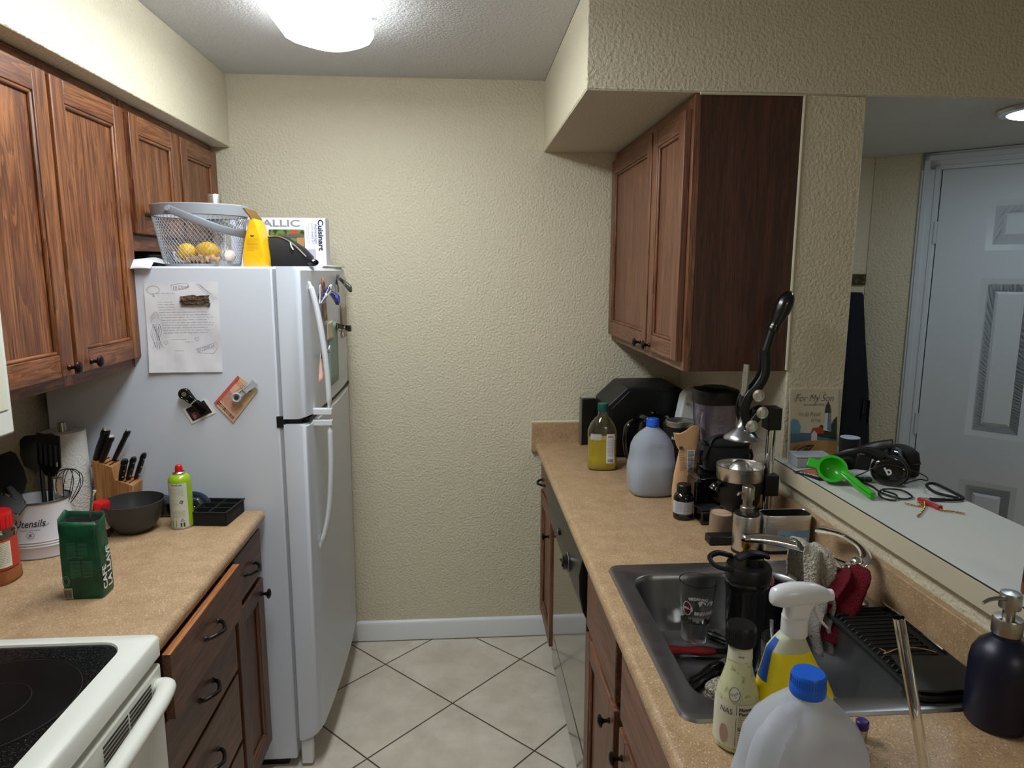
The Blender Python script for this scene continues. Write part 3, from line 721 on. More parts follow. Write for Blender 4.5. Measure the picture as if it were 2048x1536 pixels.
# ledge of the half wall
b = MB(); b.m = 0; b.box(0.9345, 1.238, 0.20, 2.10, 1.057, 1.101); 
t = thing('wall_ledge', 'white laminate bar ledge on top of the half wall', 'ledge', (1.09, 1.1, 1.053))
b = MB(); b.prism([(0.936, 1.054), (1.238, 1.054), (1.238, 1.101), (0.936, 1.101)], 0.20, YP-0.001, 1); b.box(XW2+0.001, 1.238, YP-0.001, 2.08, 1.054, 1.101); b.build('top', LEDGE, t, W=True, bevel=0.0015)
b = MB(); b.box(0.9325, 0.9358, 0.20, YP-0.002, 1.053, 1.0995); b.build('edge_band', BEIGE, t, W=True, bevel=0.0006)
b = MB(); b.box(0.9336, 0.9366, 0.20, YP-0.002, 1.0994, 1.1013); b.build('seam', M('seam_dark', (40, 36, 32), 0.7), t, W=True)

# sink
t = thing('kitchen_sink', 'drop-in stainless steel kitchen sink with a deep bowl', 'sink', (0.64, 1.32, 0.914))
def rr3(x0, x1, y0, y1, r, z, n=7): return [(x, y, z) for x, y in rrect(x0, x1, y0, y1, r, n)]
X0, X1, Y0, Y1 = 0.360, 0.928, 1.010, 1.628
B0, B1, C0, C1 = 0.408, 0.800, 1.062, 1.572
b = MB()
b.rings([rr3(X0, X1, Y0, Y1, 0.03, 0.9145), rr3(X0+0.003, X1-0.003, Y0+0.003, Y1-0.003, 0.029, 0.9195), rr3(X0+0.009, X1-0.009, Y0+0.009, Y1-0.009, 0.026, 0.9205),
         rr3(X0+0.022, X1-0.022, Y0+0.022, Y1-0.022, 0.024, 0.9175), rr3(B0-0.004, B1+0.004, C0-0.004, C1+0.004, 0.062, 0.9165),
         rr3(B0, B1, C0, C1, 0.060, 0.913), rr3(B0+0.003, B1-0.003, C0+0.003, C1-0.003, 0.058, 0.90),
         rr3(B0+0.016, B1-0.016, C0+0.012, C1-0.012, 0.055, 0.80), rr3(B0+0.024, B1-0.024, C0+0.020, C1-0.020, 0.055, 0.776),
         rr3(B0+0.045, B1-0.045, C0+0.04, C1-0.04, 0.05, 0.765), rr3(0.59, 0.63, 1.30, 1.34, 0.019, 0.762)], False, True)
b.build('basin', SINKM, t, W=True, ang=40)
b = MB(); b.lathe([(0.042, 0.764), (0.040, 0.766), (0.032, 0.7645), (0.001, 0.7635)], 0.61, 1.32, 32); b.build('drain', STEEL, t, W=True)
# faucet
t = thing('faucet', 'chrome kitchen faucet with a long low spout and loop lever', 'faucet', (0.878, 1.40, 0.9165))
b = MB(); b.lathe([(0.034, 0), (0.033, 0.008), (0.025, 0.014), (0.024, 0.055), (0.026, 0.058), (0.026, 0.075), (0.020, 0.09), (0.001, 0.094)], n=32); b.build('base', CHROME, t)
b = MB(); p = bez([(0.872, 1.402, 0.965), (0.835, 1.41, 1.000), (0.78, 1.425, 1.034), (0.71, 1.438, 1.052), (0.65, 1.447, 1.057), (0.637, 1.449, 1.055)], 30)
b.tube(p, [0.020-0.008*i/len(p) for i in range(len(p))], 16, flat=(0.75, 1.1)); b.build('spout', CHROME, t, W=True)
b = MB(); b.lathe([(0.011, 1.050), (0.0115, 1.043), (0.0115, 1.034)], 0.643, 1.448, 20, False, False); b.lathe([(0.009, 1.036), (0.009, 1.028), (0.007, 1.0265)], 0.643, 1.448, 20)
b.build('aerator', M('brass', (196, 160, 90), 0.25, 1.0), t, W=True)
b = MB(); p = bez([(0.888, 1.395, 1.005), (0.905, 1.405, 1.018), (0.912, 1.44, 1.03), (0.905, 1.50, 1.034), (0.895, 1.56, 1.022), (0.888, 1.585, 1.016)], 30)
b.tube(p, [0.011+0.003*math.sin(i/len(p)*9) for i in range(len(p))], 12, flat=(0.5, 1.0)); b.ball((0.886, 1.405, 1.006), 0.017, n=16); b.build('lever', CHROME, t, W=True)
# ------------------------------------------------------------------ things on the left counter
CZ = 0.9145
def rotfn(o, rz):
    c, s = math.cos(rz), math.sin(rz)
    return c, s
# utensil crock
t = thing('utensil_crock', 'oval white metal crock lettered Utensils, full of cooking tools', 'utensil crock', (-1.118, 1.822, CZ), 0.25)
SEC = [(0, 0.068, 0.056, 2.2), (0.004, 0.071, 0.059, 2.2), (0.030, 0.071, 0.059, 2.2), (0.034, 0.0735, 0.0615, 2.2), (0.038, 0.071, 0.059, 2.2), (0.041, 0.0735, 0.0615, 2.2), (0.045, 0.071, 0.059, 2.2), (0.048, 0.0735, 0.0615, 2.2), (0.052, 0.0715, 0.0595, 2.2), (0.146, 0.0735, 0.0615, 2.2), (0.150, 0.074, 0.062, 2.2)]
b = MB(); b.loft(SEC+[(0.150, 0.071, 0.059, 2.2), (0.146, 0.070, 0.058, 2.2), (0.02, 0.067, 0.055, 2.2)], 48)
body = b.build('body', M('enamel_white', (214, 214, 220), 0.35), t)
b = MB(); b.tube([p for p in sec_ring((0.150, 0.0735, 0.0615, 2.2), 48)], 0.0028, 8, closed=True); b.build('rim', M('worn_rim', (110, 104, 98), 0.35, 0.9), t)
b = MB(); fn = sec_fn(SEC, -PI/2-0.12, 0.098, 0.0012)
put_text(b, 'Utensils', 0.027, fn, 0.012, 0.35, 0.068); ribbon(b, fn, [(-0.034, -0.002), (-0.042, 0.004), (-0.036, 0.014), (-0.028, 0.012)], 0.0012); ribbon(b, fn, [(0.028, -0.006), (0.036, -0.007), (0.042, -0.002)], 0.0012)
put_text(b, 'HEARTY KITCHENS', 0.0052, sec_fn(SEC, -PI/2-0.12, 0.081, 0.0012), 0, 0, 0.046)
fn2 = sec_fn(SEC, -PI/2-0.12, 0.068, 0.0012)
ribbon(b, fn2, [(0.009*math.cos(a*PI/12), 0.009*math.sin(a*PI/12)) for a in range(25)], 0.0007)
for a in (0.5, 1.2, 1.9, 2.6): ribbon(b, fn2, [(-0.006*math.cos(a), -0.006*math.sin(a)), (0.006*math.cos(a), 0.006*math.sin(a))], 0.0009)
b.build('lettering', INK, body)
def utensil(name, label, base, tip, mk, mat, cat='utensil', rz=0):
    """a tool standing in the crock: local z runs from base to tip"""
    d = Vector(tip)-Vector(base); q = d.to_track_quat('Z', 'Y'); e = (q.to_matrix().to_4x4() @ Matrix.Rotation(rz, 4, 'Z')).to_euler()
    t = thing(name, label, cat, base, rot=e); mk(t, d.length, mat); return t
def spat(w, h, slots=True, rake=0.0):
    def f(t, L, mat):
        b = MB(); b.tube([(0, 0, 0), (0, 0, L-h+0.01)], [0.006, 0.0055], 10); b.build('handle', mat, t)
        b = MB(); z0 = L-h
        if slots:
            n = 4; bw = 2*w/(2*n+1)
            b.rings([[(x*0.999, y, z0) for x, y in rrect(-w*0.35, w*0.35, -0.003, 0.003, 0.0025, 2)], [(x, y, z0+h*0.25) for x, y in rrect(-w, w, -0.002, 0.002, 0.0018, 2)]])
            for k in range(n+1): b.box(-w+2*k*bw, -w+(2*k+1)*bw, -0.0018, 0.0018, z0+h*0.24, z0+h*0.78)
            b.box(-w, w, -0.0018, 0.0018, z0+h*0.77, z0+h)
        else:
            b.rings([[(x, y, z) for x, y in rrect(-ww, ww, -0.003, 0.003, 0.0025, 2)] for ww, z in ((w*0.3, z0), (w*0.85, z0+h*0.2), (w, z0+h*0.5), (w*0.95, z0+h*0.9), (w*0.7, z0+h))])
        b.build('head', mat, t, bevel=0.0008)
    return f
utensil('slotted_spatula', 'black slotted turner standing upright in the utensil crock', (-1.100, 1.835, 0.945), (-1.092, 1.850, 1.228), spat(0.047, 0.112), BLK)
utensil('solid_spatula', 'black solid turner behind the slotted one in the utensil crock', (-1.115, 1.842, 0.945), (-1.150, 1.905, 1.215), spat(0.044, 0.10, False), BLK)
utensil('serving_spoon', 'large black spoon leaning left out of the utensil crock', (-1.125, 1.825, 0.945), (-1.205, 1.830, 1.180), spat(0.052, 0.115, False), BLKM)
utensil('ladle_handle', 'black utensil leaning far left at the rim of the crock', (-1.135, 1.815, 0.950), (-1.240, 1.80, 1.135), spat(0.030, 0.12, False), BLK)
def mk_whisk(t, L, mat):
    b = MB(); b.tube([(0, 0, 0), (0, 0, L*0.45)], 0.006, 10); b.build('handle', STEEL, t)
    b = MB()
    for k in range(5):
        a = PI*k/5; pts = []
        for i in range(21):
            u = i/20*2*PI-PI/2*0; s = math.sin(i/20*PI); x = 0.034*math.sin(i/20*2*PI)
            pts.append((x*math.cos(a), x*math.sin(a), L*0.42+L*0.58*s))
        b.tube(pts, 0.0010, 5)
    b.build('wires', M('dark_wire', (26, 26, 28), 0.3, 0.6), t)
utensil('whisk', 'balloon whisk with dark wires at the right of the utensil crock', (-1.075, 1.835, 0.945), (-1.043, 1.842, 1.135), mk_whisk, BLK)
def mk_tongs(t, L, mat):
    for s in (-1, 1):
        b = MB(); b.rings([[(x+s*dx, y, z) for x, y in rrect(-w, w, -0.004, 0.004, 0.003, 2)] for w, z, dx in ((0.006, 0, 0.002), (0.009, L*0.4, 0.010), (0.010, L*0.8, 0.006), (0.006, L, 0.001))])
        b.build('arm', mat, t)
utensil('tongs', 'grey metal kitchen tongs leaning left out of the utensil crock', (-1.090, 1.800, 0.950), (-1.168, 1.792, 1.105), mk_tongs, M('tong_grey', (98, 98, 100), 0.3, 0.7))
def mk_peeler(t, L, mat):
    b = MB(); b.rings([[(x, y, z) for x, y in rrect(-w, w, -0.005, 0.005, 0.004, 2)] for w, z in ((0.008, 0), (0.010, L*0.5), (0.011, L))]); b.build('handle', mat, t)
utensil('steel_peeler', 'steel handled tool at the right rim of the utensil crock', (-1.068, 1.825, 0.955), (-1.062, 1.818, 1.118), mk_peeler, STEEL)
# grater hanging over the edge of the crock
t = thing('grater', 'small black toothed grater lying against the crock at the left edge', 'grater', (-1.152, 1.738, 1.080), rot=(0.75, 0.45, 0.1))
b = MB(); b.box(-0.05, 0.05, -0.016, 0.016, -0.003, 0.003); pl = b.build('plate', M('grater_black', (30, 28, 26), 0.4), t, bevel=0.001)
b = MB()
for i in range(12): b.tube([(-0.046+i*0.0084, -0.017, 0.002), (-0.046+i*0.0084, -0.019, 0.007)], [0.002, 0.0008], 6); b.tube([(-0.046+i*0.0084, 0.017, 0.002), (-0.046+i*0.0084, 0.019, 0.007)], [0.002, 0.0008], 6)
b.build('teeth', STEEL, pl)

def spice(name, label, loc, r, h, fill, fillmat, labmat, rz=0):
    t = thing(name, label, 'spice jar', loc, rz)
    S = [(0, r*0.9, r*0.9, 3), (0.004, r, r, 3), (h*0.16, r, r, 3), (h*0.20, r*0.93, r*0.93, 3), (h*0.66, r*0.93, r*0.93, 3), (h*0.72, r, r, 2.6), (h*0.78, r*0.85, r*0.85, 2)]
    b = MB(); b.loft(S, 32); b.build('jar', PET, t)
    b = MB(); b.loft([(0.002, r*0.85, r*0.85, 3), (h*0.16, r*0.95, r*0.95, 3), (h*0.20, r*0.88, r*0.88, 3), (fill, r*0.88, r*0.88, 3)], 32); b.build('spice', fillmat, t)
    b = MB(); b.lathe([(r*0.88, h*0.77), (r*0.92, h*0.78), (r*0.92, h*0.97), (r*0.86, h), (0.001, h)], n=32)
    for k in range(20):
        a = 2*PI*k/20; b.tube([(r*0.925*math.cos(a), r*0.925*math.sin(a), h*0.79), (r*0.925*math.cos(a), r*0.925*math.sin(a), h*0.95)], 0.0008, 4)
    b.build('cap', RED_P, t)
    lb = patch(S, -PI*0.75, PI*0.5, h*0.22, h*0.64, 0.0008, 24, 4).build('label', labmat, t)
    patch(S, -PI/2+0.45, -PI/2+1.30, h*0.25, h*0.61, 0.0016).build('label_panel', M('label_cream', (224, 220, 196), 0.6), lb)
    b = MB(); fn = sec_fn(S, -PI/2+0.95, h*0.43, 0.0022); lines(b, fn, -r*0.40, r*0.28, h*0.17, 14, h*0.024, 0.0014); b.build('label_print', INK, lb)
    return t
spice('spice_jar', 'large red-capped spice jar with orange powder at the left edge', (-1.120, 1.650, CZ), 0.041, 0.172, 0.045, M('paprika', (176, 104, 58), 0.9), M('label_red', (186, 58, 44), 0.55))
spice('spice_jar', 'small red-capped shaker jar half hidden behind the green coffee bag', (-1.018, 1.930, CZ), 0.024, 0.100, 0.03, M('dark_spice', (92, 60, 44), 0.9), M('label_red'))

# green coffee bag
t = thing('coffee_bag', 'open green brick bag of ground coffee with a steel spoon sticking out', 'coffee bag', (-0.866, 1.562, CZ), 0.02)
W_, D_, H_ = 0.042, 0.028, 0.185
GB = M('foil_green', (14, 82, 52), 0.38, noise=(30, (8, 56, 36), 0.35, 0.6), bump=(38, 0.35, 0.006))
rs = []
for z, kx, ky, wob in ((0, 0.97, 0.95, 0), (0.004, 1, 1, 0), (0.05, 1.02, 1.04, 0.001), (0.10, 1.0, 1.02, 0.002), (0.145, 0.97, 0.92, 0.002), (0.170, 1.0, 0.85, 0.003), (0.185, 1.02, 0.72, 0.004)):
    r_ = rrect(-W_*kx, W_*kx, -D_*ky, D_*ky, 0.006, 3)
    rs.append([(x-0.004*(z/0.185), y, z+(0.010*math.sin(x*90)+0.012*(y > 0)-0.004 if z > 0.18 else 0)) for x, y in r_])
b = MB(); b.rings(rs, True, False); bag = b.build('bag', GB, t, solid=0.0006, ang=50)
b = MB(); b.rings([[(x*0.97-0.004, y*0.97, z) for x, y in rrect(-W_*0.98, W_*0.98, -D_*kk, D_*kk, 0.006, 3)] for z, kk in ((0.13, 0.88), (0.166, 0.80), (0.181, 0.70))], True, False)
b.build('foil_lining', M('foil_silver', (170, 170, 172), 0.25, 0.9, bump=(60, 0.6, 0.006)), t)
b = MB(); b.box(-0.030, 0.026, -D_*0.5, 0.002, 0.150, 0.151); b.build('ground_coffee', M('ground_coffee', (40, 26, 20), 0.95), t)
b = MB(); fn = plane_fn((-0.002, -D_*1.045, 0.09), (1, 0, 0), (0, 0, 1), 0.0007)
for x0, y0, w, n in ((-0.024, 0.045, 0.020, 13), (0.0, 0.045, 0.020, 13), (-0.020, 0.002, 0.022, 14), (0.006, 0.002, 0.022, 14)): lines(b, fn, x0, x0+w, y0, n, 0.0030, 0.0010)
b.build('small_print', M('print_green', (112, 158, 132), 0.6), bag)
b = MB(); rect(b, fn, -0.040, -0.020, -0.088, -0.062); bp_ = b.build('barcode_panel', M('barcode_tan', (176, 164, 140), 0.6), bag)
b = MB(); fb = plane_fn((-0.002, -D_*1.045, 0.09), (1, 0, 0), (0, 0, 1), 0.0012); barcode(b, fb, -0.038, -0.022, -0.086, -0.066, 16); b.build('barcode', INK, bag)
b = MB(); ribbon(b, fn, [(-0.032+0.008*math.cos(a*PI/10), -0.045+0.012*math.sin(a*PI/10)) for a in range(21)], 0.001); ribbon(b, fn, [(-0.032+0.005*math.cos(a*PI/10), -0.045+0.008*math.sin(a*PI/10)) for a in range(21)], 0.0008)
b.build('seal', M('print_green'), bag)
b = MB(); fs_ = plane_fn((W_*1.035, 0.0, 0.070), (0, 0, 1), (0, -1, 0), 0.0)
put_text(b, 'CAFE', 0.024, lambda x, y: fs_(x-0.024, y+0.014), 0.03, 0, 0.056); put_text(b, 'LA LLAVE', 0.024, lambda x, y: fs_(x-0.004, y-0.008), 0.03, 0, 0.096)
b.build('lettering', INKW, bag)
t = thing('spoon', 'steel spoon handle standing in the green coffee bag', 'spoon', (-0.852, 1.560, 1.066), rot=(0.0, 0.10, 0))
b = MB(); p = bez([(0, 0, 0), (0.001, 0, 0.045), (0.005, 0, 0.085), (0.009, 0, 0.098)], 16); b.tube(p, [0.0035+0.002*(i/len(p)) for i in range(len(p))], 10, flat=(0.6, 1.0)); b.build('handle', STEEL, t)
b = MB(); b.ball((0, 0, -0.008), 0.014, 1, 0.35, 1.3); b.build('spoon_bowl', STEEL, t)

# bowl, cooking spray, tray, sharpener
b = MB(); b.lathe([(0.040, 0), (0.046, 0.002), (0.060, 0.020), (0.074, 0.048), (0.080, 0.075), (0.0825, 0.090), (0.0805, 0.0905), (0.078, 0.075), (0.072, 0.049), (0.058, 0.022), (0.040, 0.006), (0.001, 0.005)], n=56)
o = b.build('bowl', M('smoky_grey_plastic', (62, 62, 62), 0.35, trans=0.15), loc=(-0.948, 1.968, CZ)); tag(o, 'dark grey translucent plastic mixing bowl beside the cooking spray', 'bowl')
t = thing('cooking_spray', 'lime green olive oil spray can with a red nozzle', 'spray can', (-0.824, 1.992, CZ))
S = [(0, 0.0300, 0.0300), (0.003, 0.0312, 0.0312), (0.138, 0.0312, 0.0312), (0.146, 0.0290, 0.0290)]
LIME = M('lime_green', (150, 180, 24), 0.3, coat=0.3)
b = MB(); b.lathe([(0.029, 0), (0.0318, 0.001), (0.0318, 0.004), (0.0310, 0.006)], n=40, cap1=False); b.build('bottom_rim', STEEL, t)
b = MB(); b.lathe([(0.0312, 0.004), (0.0312, 0.138), (0.0300, 0.146), (0.0235, 0.156), (0.015, 0.160), (0.001, 0.161)], n=40); can = b.build('can', LIME, t)
b = MB(); b.lathe([(0.017, 0.1585), (0.0175, 0.163), (0.015, 0.166), (0.013, 0.163)], n=24); b.build('collar', STEEL, t)
b = MB(); b.lathe([(0.0105, 0.163), (0.0105, 0.176), (0.0085, 0.183), (0.0035, 0.187), (0.001, 0.187)], n=24); b.cyl((0, -0.011, 0.176), (0, -0.008, 0.176), 0.0025, n=8); b.build('nozzle', RED_P, t)
lb = patch(S, -PI/2-0.85, -PI/2+0.95, 0.006, 0.138, 0.0005, 20, 4).build('label', M('label_pale', (206, 212, 196), 0.5), can)
b = MB(); fn = sec_fn(S, -PI/2+0.08, 0.07, 0.001); put_text(b, 'OLIVE OIL', 0.0065, lambda x, y: fn(x, y+0.062), 0.02, 0, 0.03)
lines(b, fn, -0.020, 0.018, 0.052, 7, 0.004, 0.0010); lines(b, fn, -0.020, 0.0, 0.018, 6, 0.004, 0.0010); lines(b, fn, -0.020, 0.018, -0.014, 6, 0.0038, 0.0010); barcode(b, lambda x, y: fn(y, x), -0.062, -0.042, -0.020, -0.006, 12)
ribbon(b, fn, [(0.006, -0.045), (0.010, -0.038), (0.015, -0.045), (0.006, -0.045)], 0.0016); rect(b, fn, 0.004, 0.016, -0.062, -0.050)
b.build('label_print', INK, lb)
b = MB(); b.add([fn(x, y) for x, y in ((0.003, 0.010), (0.012, 0.006), (0.016, 0.014), (0.010, 0.018))], [(0, 1, 2, 3)]); b.build('oil_drop_picture', M('olive_brown', (96, 84, 40), 0.6), lb)
t = thing('ice_tray', 'square black silicone ice cube tray at the end of the left counter', 'ice tray', (-0.742, 2.049, CZ), -0.10)
b = MB(); w, d, h = 0.052, 0.062, 0.042
b.box(-w, w, -d, d, 0, 0.003)
for x in (-w, 0, w): b.box(x-0.002, x+0.002, -d, d, 0, h)
for y in (-d, -d/3, d/3, d): b.box(-w, w, y-0.002, y+0.002, 0, h)
b.box(-w-0.005, w+0.005, -d-0.004, -d, h-0.003, h); b.box(-w-0.005, w+0.005, d, d+0.004, h-0.003, h); b.box(-w-0.005, -w, -d, d, h-0.003, h); b.box(w, w+0.005, -d, d, h-0.003, h)
tr = b.build('tray', BLKM, t, bevel=0.0008)
b = MB(); fn = plane_fn((w+0.0025, 0, 0.022), (0, 1, 0), (0, 0, 1), 0.0004); put_text(b, 'SAMUELWORLD', 0.009, fn, 0.0, 0, 0.07); b.build('embossed_lettering', M('emboss_grey', (60, 60, 60), 0.6), tr)
t = thing('knife_sharpener', 'steel and navy handheld knife sharpener lying behind the grey bowl', 'knife sharpener', (-0.895, 2.092, CZ), 0.0)
NV = M('navy_plastic', (40, 50, 66), 0.3)
b = MB(); b.prism([(-0.105, 0), (-0.108, 0.022), (-0.095, 0.042), (-0.06, 0.050), (-0.03, 0.044), (0.03, 0.046), (0.06, 0.060), (0.09, 0.056), (0.108, 0.030), (0.108, 0.006), (0.10, 0)], -0.024, 0.016, 1); b.build('body', M('sharpener_grey', (92, 94, 100), 0.25, 0.7), t, bevel=0.006, seg=3)
b = MB(); b.prism([(-0.07, 0.038), (-0.065, 0.056), (-0.035, 0.066), (-0.005, 0.058), (0.0, 0.04)], -0.028, 0.010, 1); b.build('grip', NV, t, bevel=0.004)
b = MB(); b.tube(arc((0.070, -0.004, 0.020), 0.040, -0.1, PI*0.95, 20), 0.007, 10, flat=(1, 2.0), up=(0, 1, 0)); b.build('end_guard', NV, t)
for i, x in enumerate((-0.018, 0.002)):
    b = MB(); b.box(x-0.005, x+0.005, -0.027, -0.020, 0.008, 0.044); b.build('slot', BLKG, t, bevel=0.002)
b = MB(); b.lathe([(0.020, 0), (0.020, 0.003), (0.001, 0.004)], n=24); o_ = b.build('dial', BLKG, t, loc=(0.070, -0.0245, 0.024), rot=(PI/2, 0, 0))
b = MB()
for k in range(8): b.ball((0.013*math.cos(k*PI/4), 0.013*math.sin(k*PI/4), 0.004), 0.002, n=8)
b.build('dial_dots', INKW, o_)

# paper towels
t = thing('paper_towel_holder', 'steel paper towel holder with a weighted base behind the utensil crock', 'paper towel holder', (-1.168, 2.050, CZ))
b = MB(); b.lathe([(0.068, 0), (0.070, 0.004), (0.066, 0.010), (0.01, 0.012), (0.001, 0.012)], n=40); b.build('base', STEEL, t)
b = MB(); b.lathe([(0.0115, 0.01), (0.0115, 0.300), (0.0105, 0.303), (0.001, 0.303)], n=20); b.build('pole', NICKEL, t)
b = MB(); b.lathe([(0.056, 0.0), (0.058, 0.003), (0.0585, 0.130), (0.058, 0.262), (0.056, 0.265), (0.022, 0.265), (0.020, 0.262), (0.020, 0.0)], n=64, cap0=False, cap1=False)
tp = M('paper_towel', (224, 222, 216), 0.95, bump=(160, 0.9, 0.004))
o = b.build('paper_towel_roll', tp, loc=(-1.168, 2.050, CZ+0.0125)); tag(o, 'tall roll of white embossed paper towels on the steel holder', 'paper towels')
# knife block
t = thing('knife_block', 'two-step light wood knife block against the refrigerator side', 'knife block', (-1.05, 2.06, CZ))
b = MB(); b.prism([(-1.094, CZ), (-0.995, CZ), (-0.984, 1.022), (-1.034, 1.040), (-1.040, 1.080), (-1.098, 1.101)], 2.052, 2.116, 1); kb = b.build('block', KB, t, W=True, bevel=0.002)
b = MB(); sl = M('slot_dark', (40, 26, 16), 0.9)
def top_pt(x): 
    return 1.080+(1.104-1.080)*(-1.040-x)/0.065 if x < -1.04 else 1.022+(1.040-1.022)*(-0.984-x)/0.05
for x in (-1.050, -1.062, -1.076, -1.090):
    for y in (2.056, 2.086): 
        z = top_pt(x); b.box(x-0.002, x+0.002, y, y+0.026, z-0.001, z+0.0012)
for x in (-0.998, -1.010, -1.022):
    z = top_pt(x); b.box(x-0.0016, x+0.0016, 2.056, 2.112, z-0.001, z+0.0010)
b.build('slots', sl, kb, W=True)
def knife(label, base, tip, r, rivets=True, name='kitchen_knife', flat=(1.0, 0.62)):
    d = Vector(tip)-Vector(base); e = d.to_track_quat('Z', 'Y').to_euler(); L = d.length
    t = thing(name, label, 'knife', base, rot=e, group=None)
    b = MB(); n = 12; b.tube([(0, 0, L*i/n) for i in range(n+1)], [r*(0.85+0.18*math.sin(i/n*PI*1.1)+(0.22 if i > n-3 else 0)-(0.25 if i == n else 0)) for i in range(n+1)], 14, flat=flat); h = b.build('handle', BLK, t)
    if rivets:
        b = MB()
        for u in (0.2, 0.5, 0.8): b.cyl((0, -r*0.75, L*u), (0, r*0.75, L*u), 0.0026, n=10)
        b.T = Matrix.Rotation(0, 4, 'Z'); b.build('rivets', STEEL, h)
    else:
        b = MB(); b.tube([(0, 0, L*0.995), (0, 0, L*1.02)], [r*0.95, r*0.7], 14, flat=flat); b.build('end_cap', STEEL, h)
    b = MB(); b.box(-r*0.8, r*0.8, -0.0009, 0.0009, -0.028, 0.002); b.build('blade', STEEL, t)
KG = 'knives in the light wood block'
knife('thick black handled knife at the upper left of the knife block', (-1.090, 2.066, 1.101), (-1.036, 2.035, 1.200), 0.0125, False, flat=(1, 0.8))
knife('middle of the three long knives in the upper step of the block', (-1.072, 2.062, 1.095), (-1.022, 2.030, 1.178), 0.0105, False)
knife('rightmost of the three long knives in the upper step of the block', (-1.056, 2.100, 1.088), (-0.995, 2.078, 1.186), 0.0100, False)
knife('front riveted steak knife in the lower step of the block', (-1.022, 2.062, 1.038), (-0.990, 2.030, 1.108), 0.0098)
knife('middle riveted steak knife in the lower step of the block', (-1.010, 2.080, 1.034), (-0.975, 2.052, 1.108), 0.0092)
knife('rear riveted steak knife in the lower step of the block', (-0.998, 2.104, 1.030), (-0.958, 2.082, 1.112), 0.0092)

# ------------------------------------------------------------------ on top of the refrigerator
FZ = 1.6685
t = thing('wire_basket', 'grey mesh fruit basket with a folded-down handle on the refrigerator', 'basket', (-0.812, 2.262, FZ))
bx, by, bz0, bz1 = 0.112, 0.092, 0.004, 0.155
tx, ty = 0.140, 0.112
b = MB(); nu, nv = 64, 18
def bp(u, v):
    a = 2*PI*u/nu; k = v/nv; return ((bx+(tx-bx)*k)*math.cos(a), (by+(ty-by)*k)*math.sin(a), bz0+(bz1-bz0)*k)
vs = []; fs = []; idx = {}
def vi(u, v):
    u %= nu*2
    if (u, v) not in idx: idx[(u, v)] = len(vs); vs.append(bp(u/2, v/1.0))
    return idx[(u, v)]
for v in range(nv-1):
    for u in range(v % 2, nu*2, 2): fs.append((vi(u, v), vi(u+1, v+1), vi(u, v+2) if v+2 <= nv else vi(u, v+1), vi(u-1, v+1)))
b.add(vs, fs); o = b.build('mesh_side', M('basket_grey', (158, 162, 168), 0.4, 0.2), t, flat=True)
w = o.modifiers.new('w', 'WIREFRAME'); w.thickness = 0.0016; w.use_even_offset = False
b = MB(); b.loft([(0.0, bx, by), (0.003, bx+0.001, by+0.001), (0.008, bx+0.002, by+0.002), (0.003, bx-0.002, by-0.002), (0.001, bx-0.003, by-0.003)], 48); b.build('base', M('basket_grey'), t)
b = MB(); b.loft([(0.152, tx-0.002, ty-0.002), (0.154, tx+0.002, ty+0.002), (0.184, tx+0.004, ty+0.004), (0.186, tx+0.002, ty+0.002), (0.184, tx, ty), (0.154, tx-0.004, ty-0.004)], 56, False, False); b.build('rim', M('rim_grey', (150, 154, 160), 0.4), t)
b = MB(); hp = bez([(-0.050, -0.117, 0.168), (0.02, -0.125, 0.140), (0.09, -0.100, 0.112), (0.143, -0.04, 0.098), (0.150, 0.0, 0.096), (0.143, 0.04, 0.098), (0.09, 0.100, 0.112), (0.02, 0.125, 0.140), (-0.050, 0.117, 0.168)], 50)
b.tube(hp, 0.0100, 12, flat=(1.15, 0.2)); b.build('handle', M('handle_grey', (138, 143, 150), 0.4), t)
for s in (-1, 1):
    b = MB(); b.cyl((-0.050, s*0.108, 0.168), (-0.050, s*0.122, 0.168), 0.0085, 0.007, 16); b.build('rivet', M('rim_grey'), t)
def fruit(name, label, cat, loc, r, s, mat, tip=True, group=None):
    b = MB(); n = 20; prof = []
    for i in range(n+1):
        a = PI*i/n; z = -math.cos(a)*r*s[2]; rr = math.sin(a)*r
        prof.append((max(rr, 0.0015), z))
    if tip: prof = [(0.002, -r*s[2]-0.004)]+prof[1:]; prof[-1] = (0.002, r*s[2]+0.005)
    b.T = Matrix.Rotation(PI/2, 4, 'Y'); b.lathe(prof, n=24); o = b.build(name, mat, loc=loc, ang=80); tag(o, label, cat, group); return o
LEM = M('lemon_yellow', (236, 184, 24), 0.45, bump=(200, 0.3, 0.002))
fruit('lemon', 'yellow lemon at the left inside the mesh basket', 'lemon', (-0.842, 2.215, FZ+0.043), 0.0275, (1, 1, 1.0), LEM)
fruit('lemon', 'larger yellow lemon in the middle of the mesh basket', 'lemon', (-0.783, 2.222, FZ+0.046), 0.0295, (1, 1, 1.18), LEM)
b = MB(); 
for k in range(8): b.ball((0.010*math.cos(k*PI/4), 0.010*math.sin(k*PI/4), 0), 0.014, 0.9, 0.9, 1.25, 12)
b.tube([(0, 0, 0.012), (0.002, 0, 0.028)], [0.005, 0.002], 8); o = b.build('garlic_bulb', M('garlic_white', (226, 216, 204), 0.6), loc=(-0.722, 2.220, FZ+0.034)); tag(o, 'white garlic bulb at the right inside the mesh basket', 'garlic')
t_ = bez([(-0.830, 2.182, FZ+0.016), (-0.805, 2.178, FZ+0.024), (-0.785, 2.182, FZ+0.016), (-0.760, 2.180, FZ+0.026), (-0.735, 2.182, FZ+0.017)], 20)
b = MB(); b.tube(t_, [0.009+0.003*math.sin(i*1.7) for i in range(len(t_))], 10); b.tube([(-0.790, 2.182, FZ+0.02), (-0.787, 2.176, FZ+0.032)], [0.009, 0.008], 10)
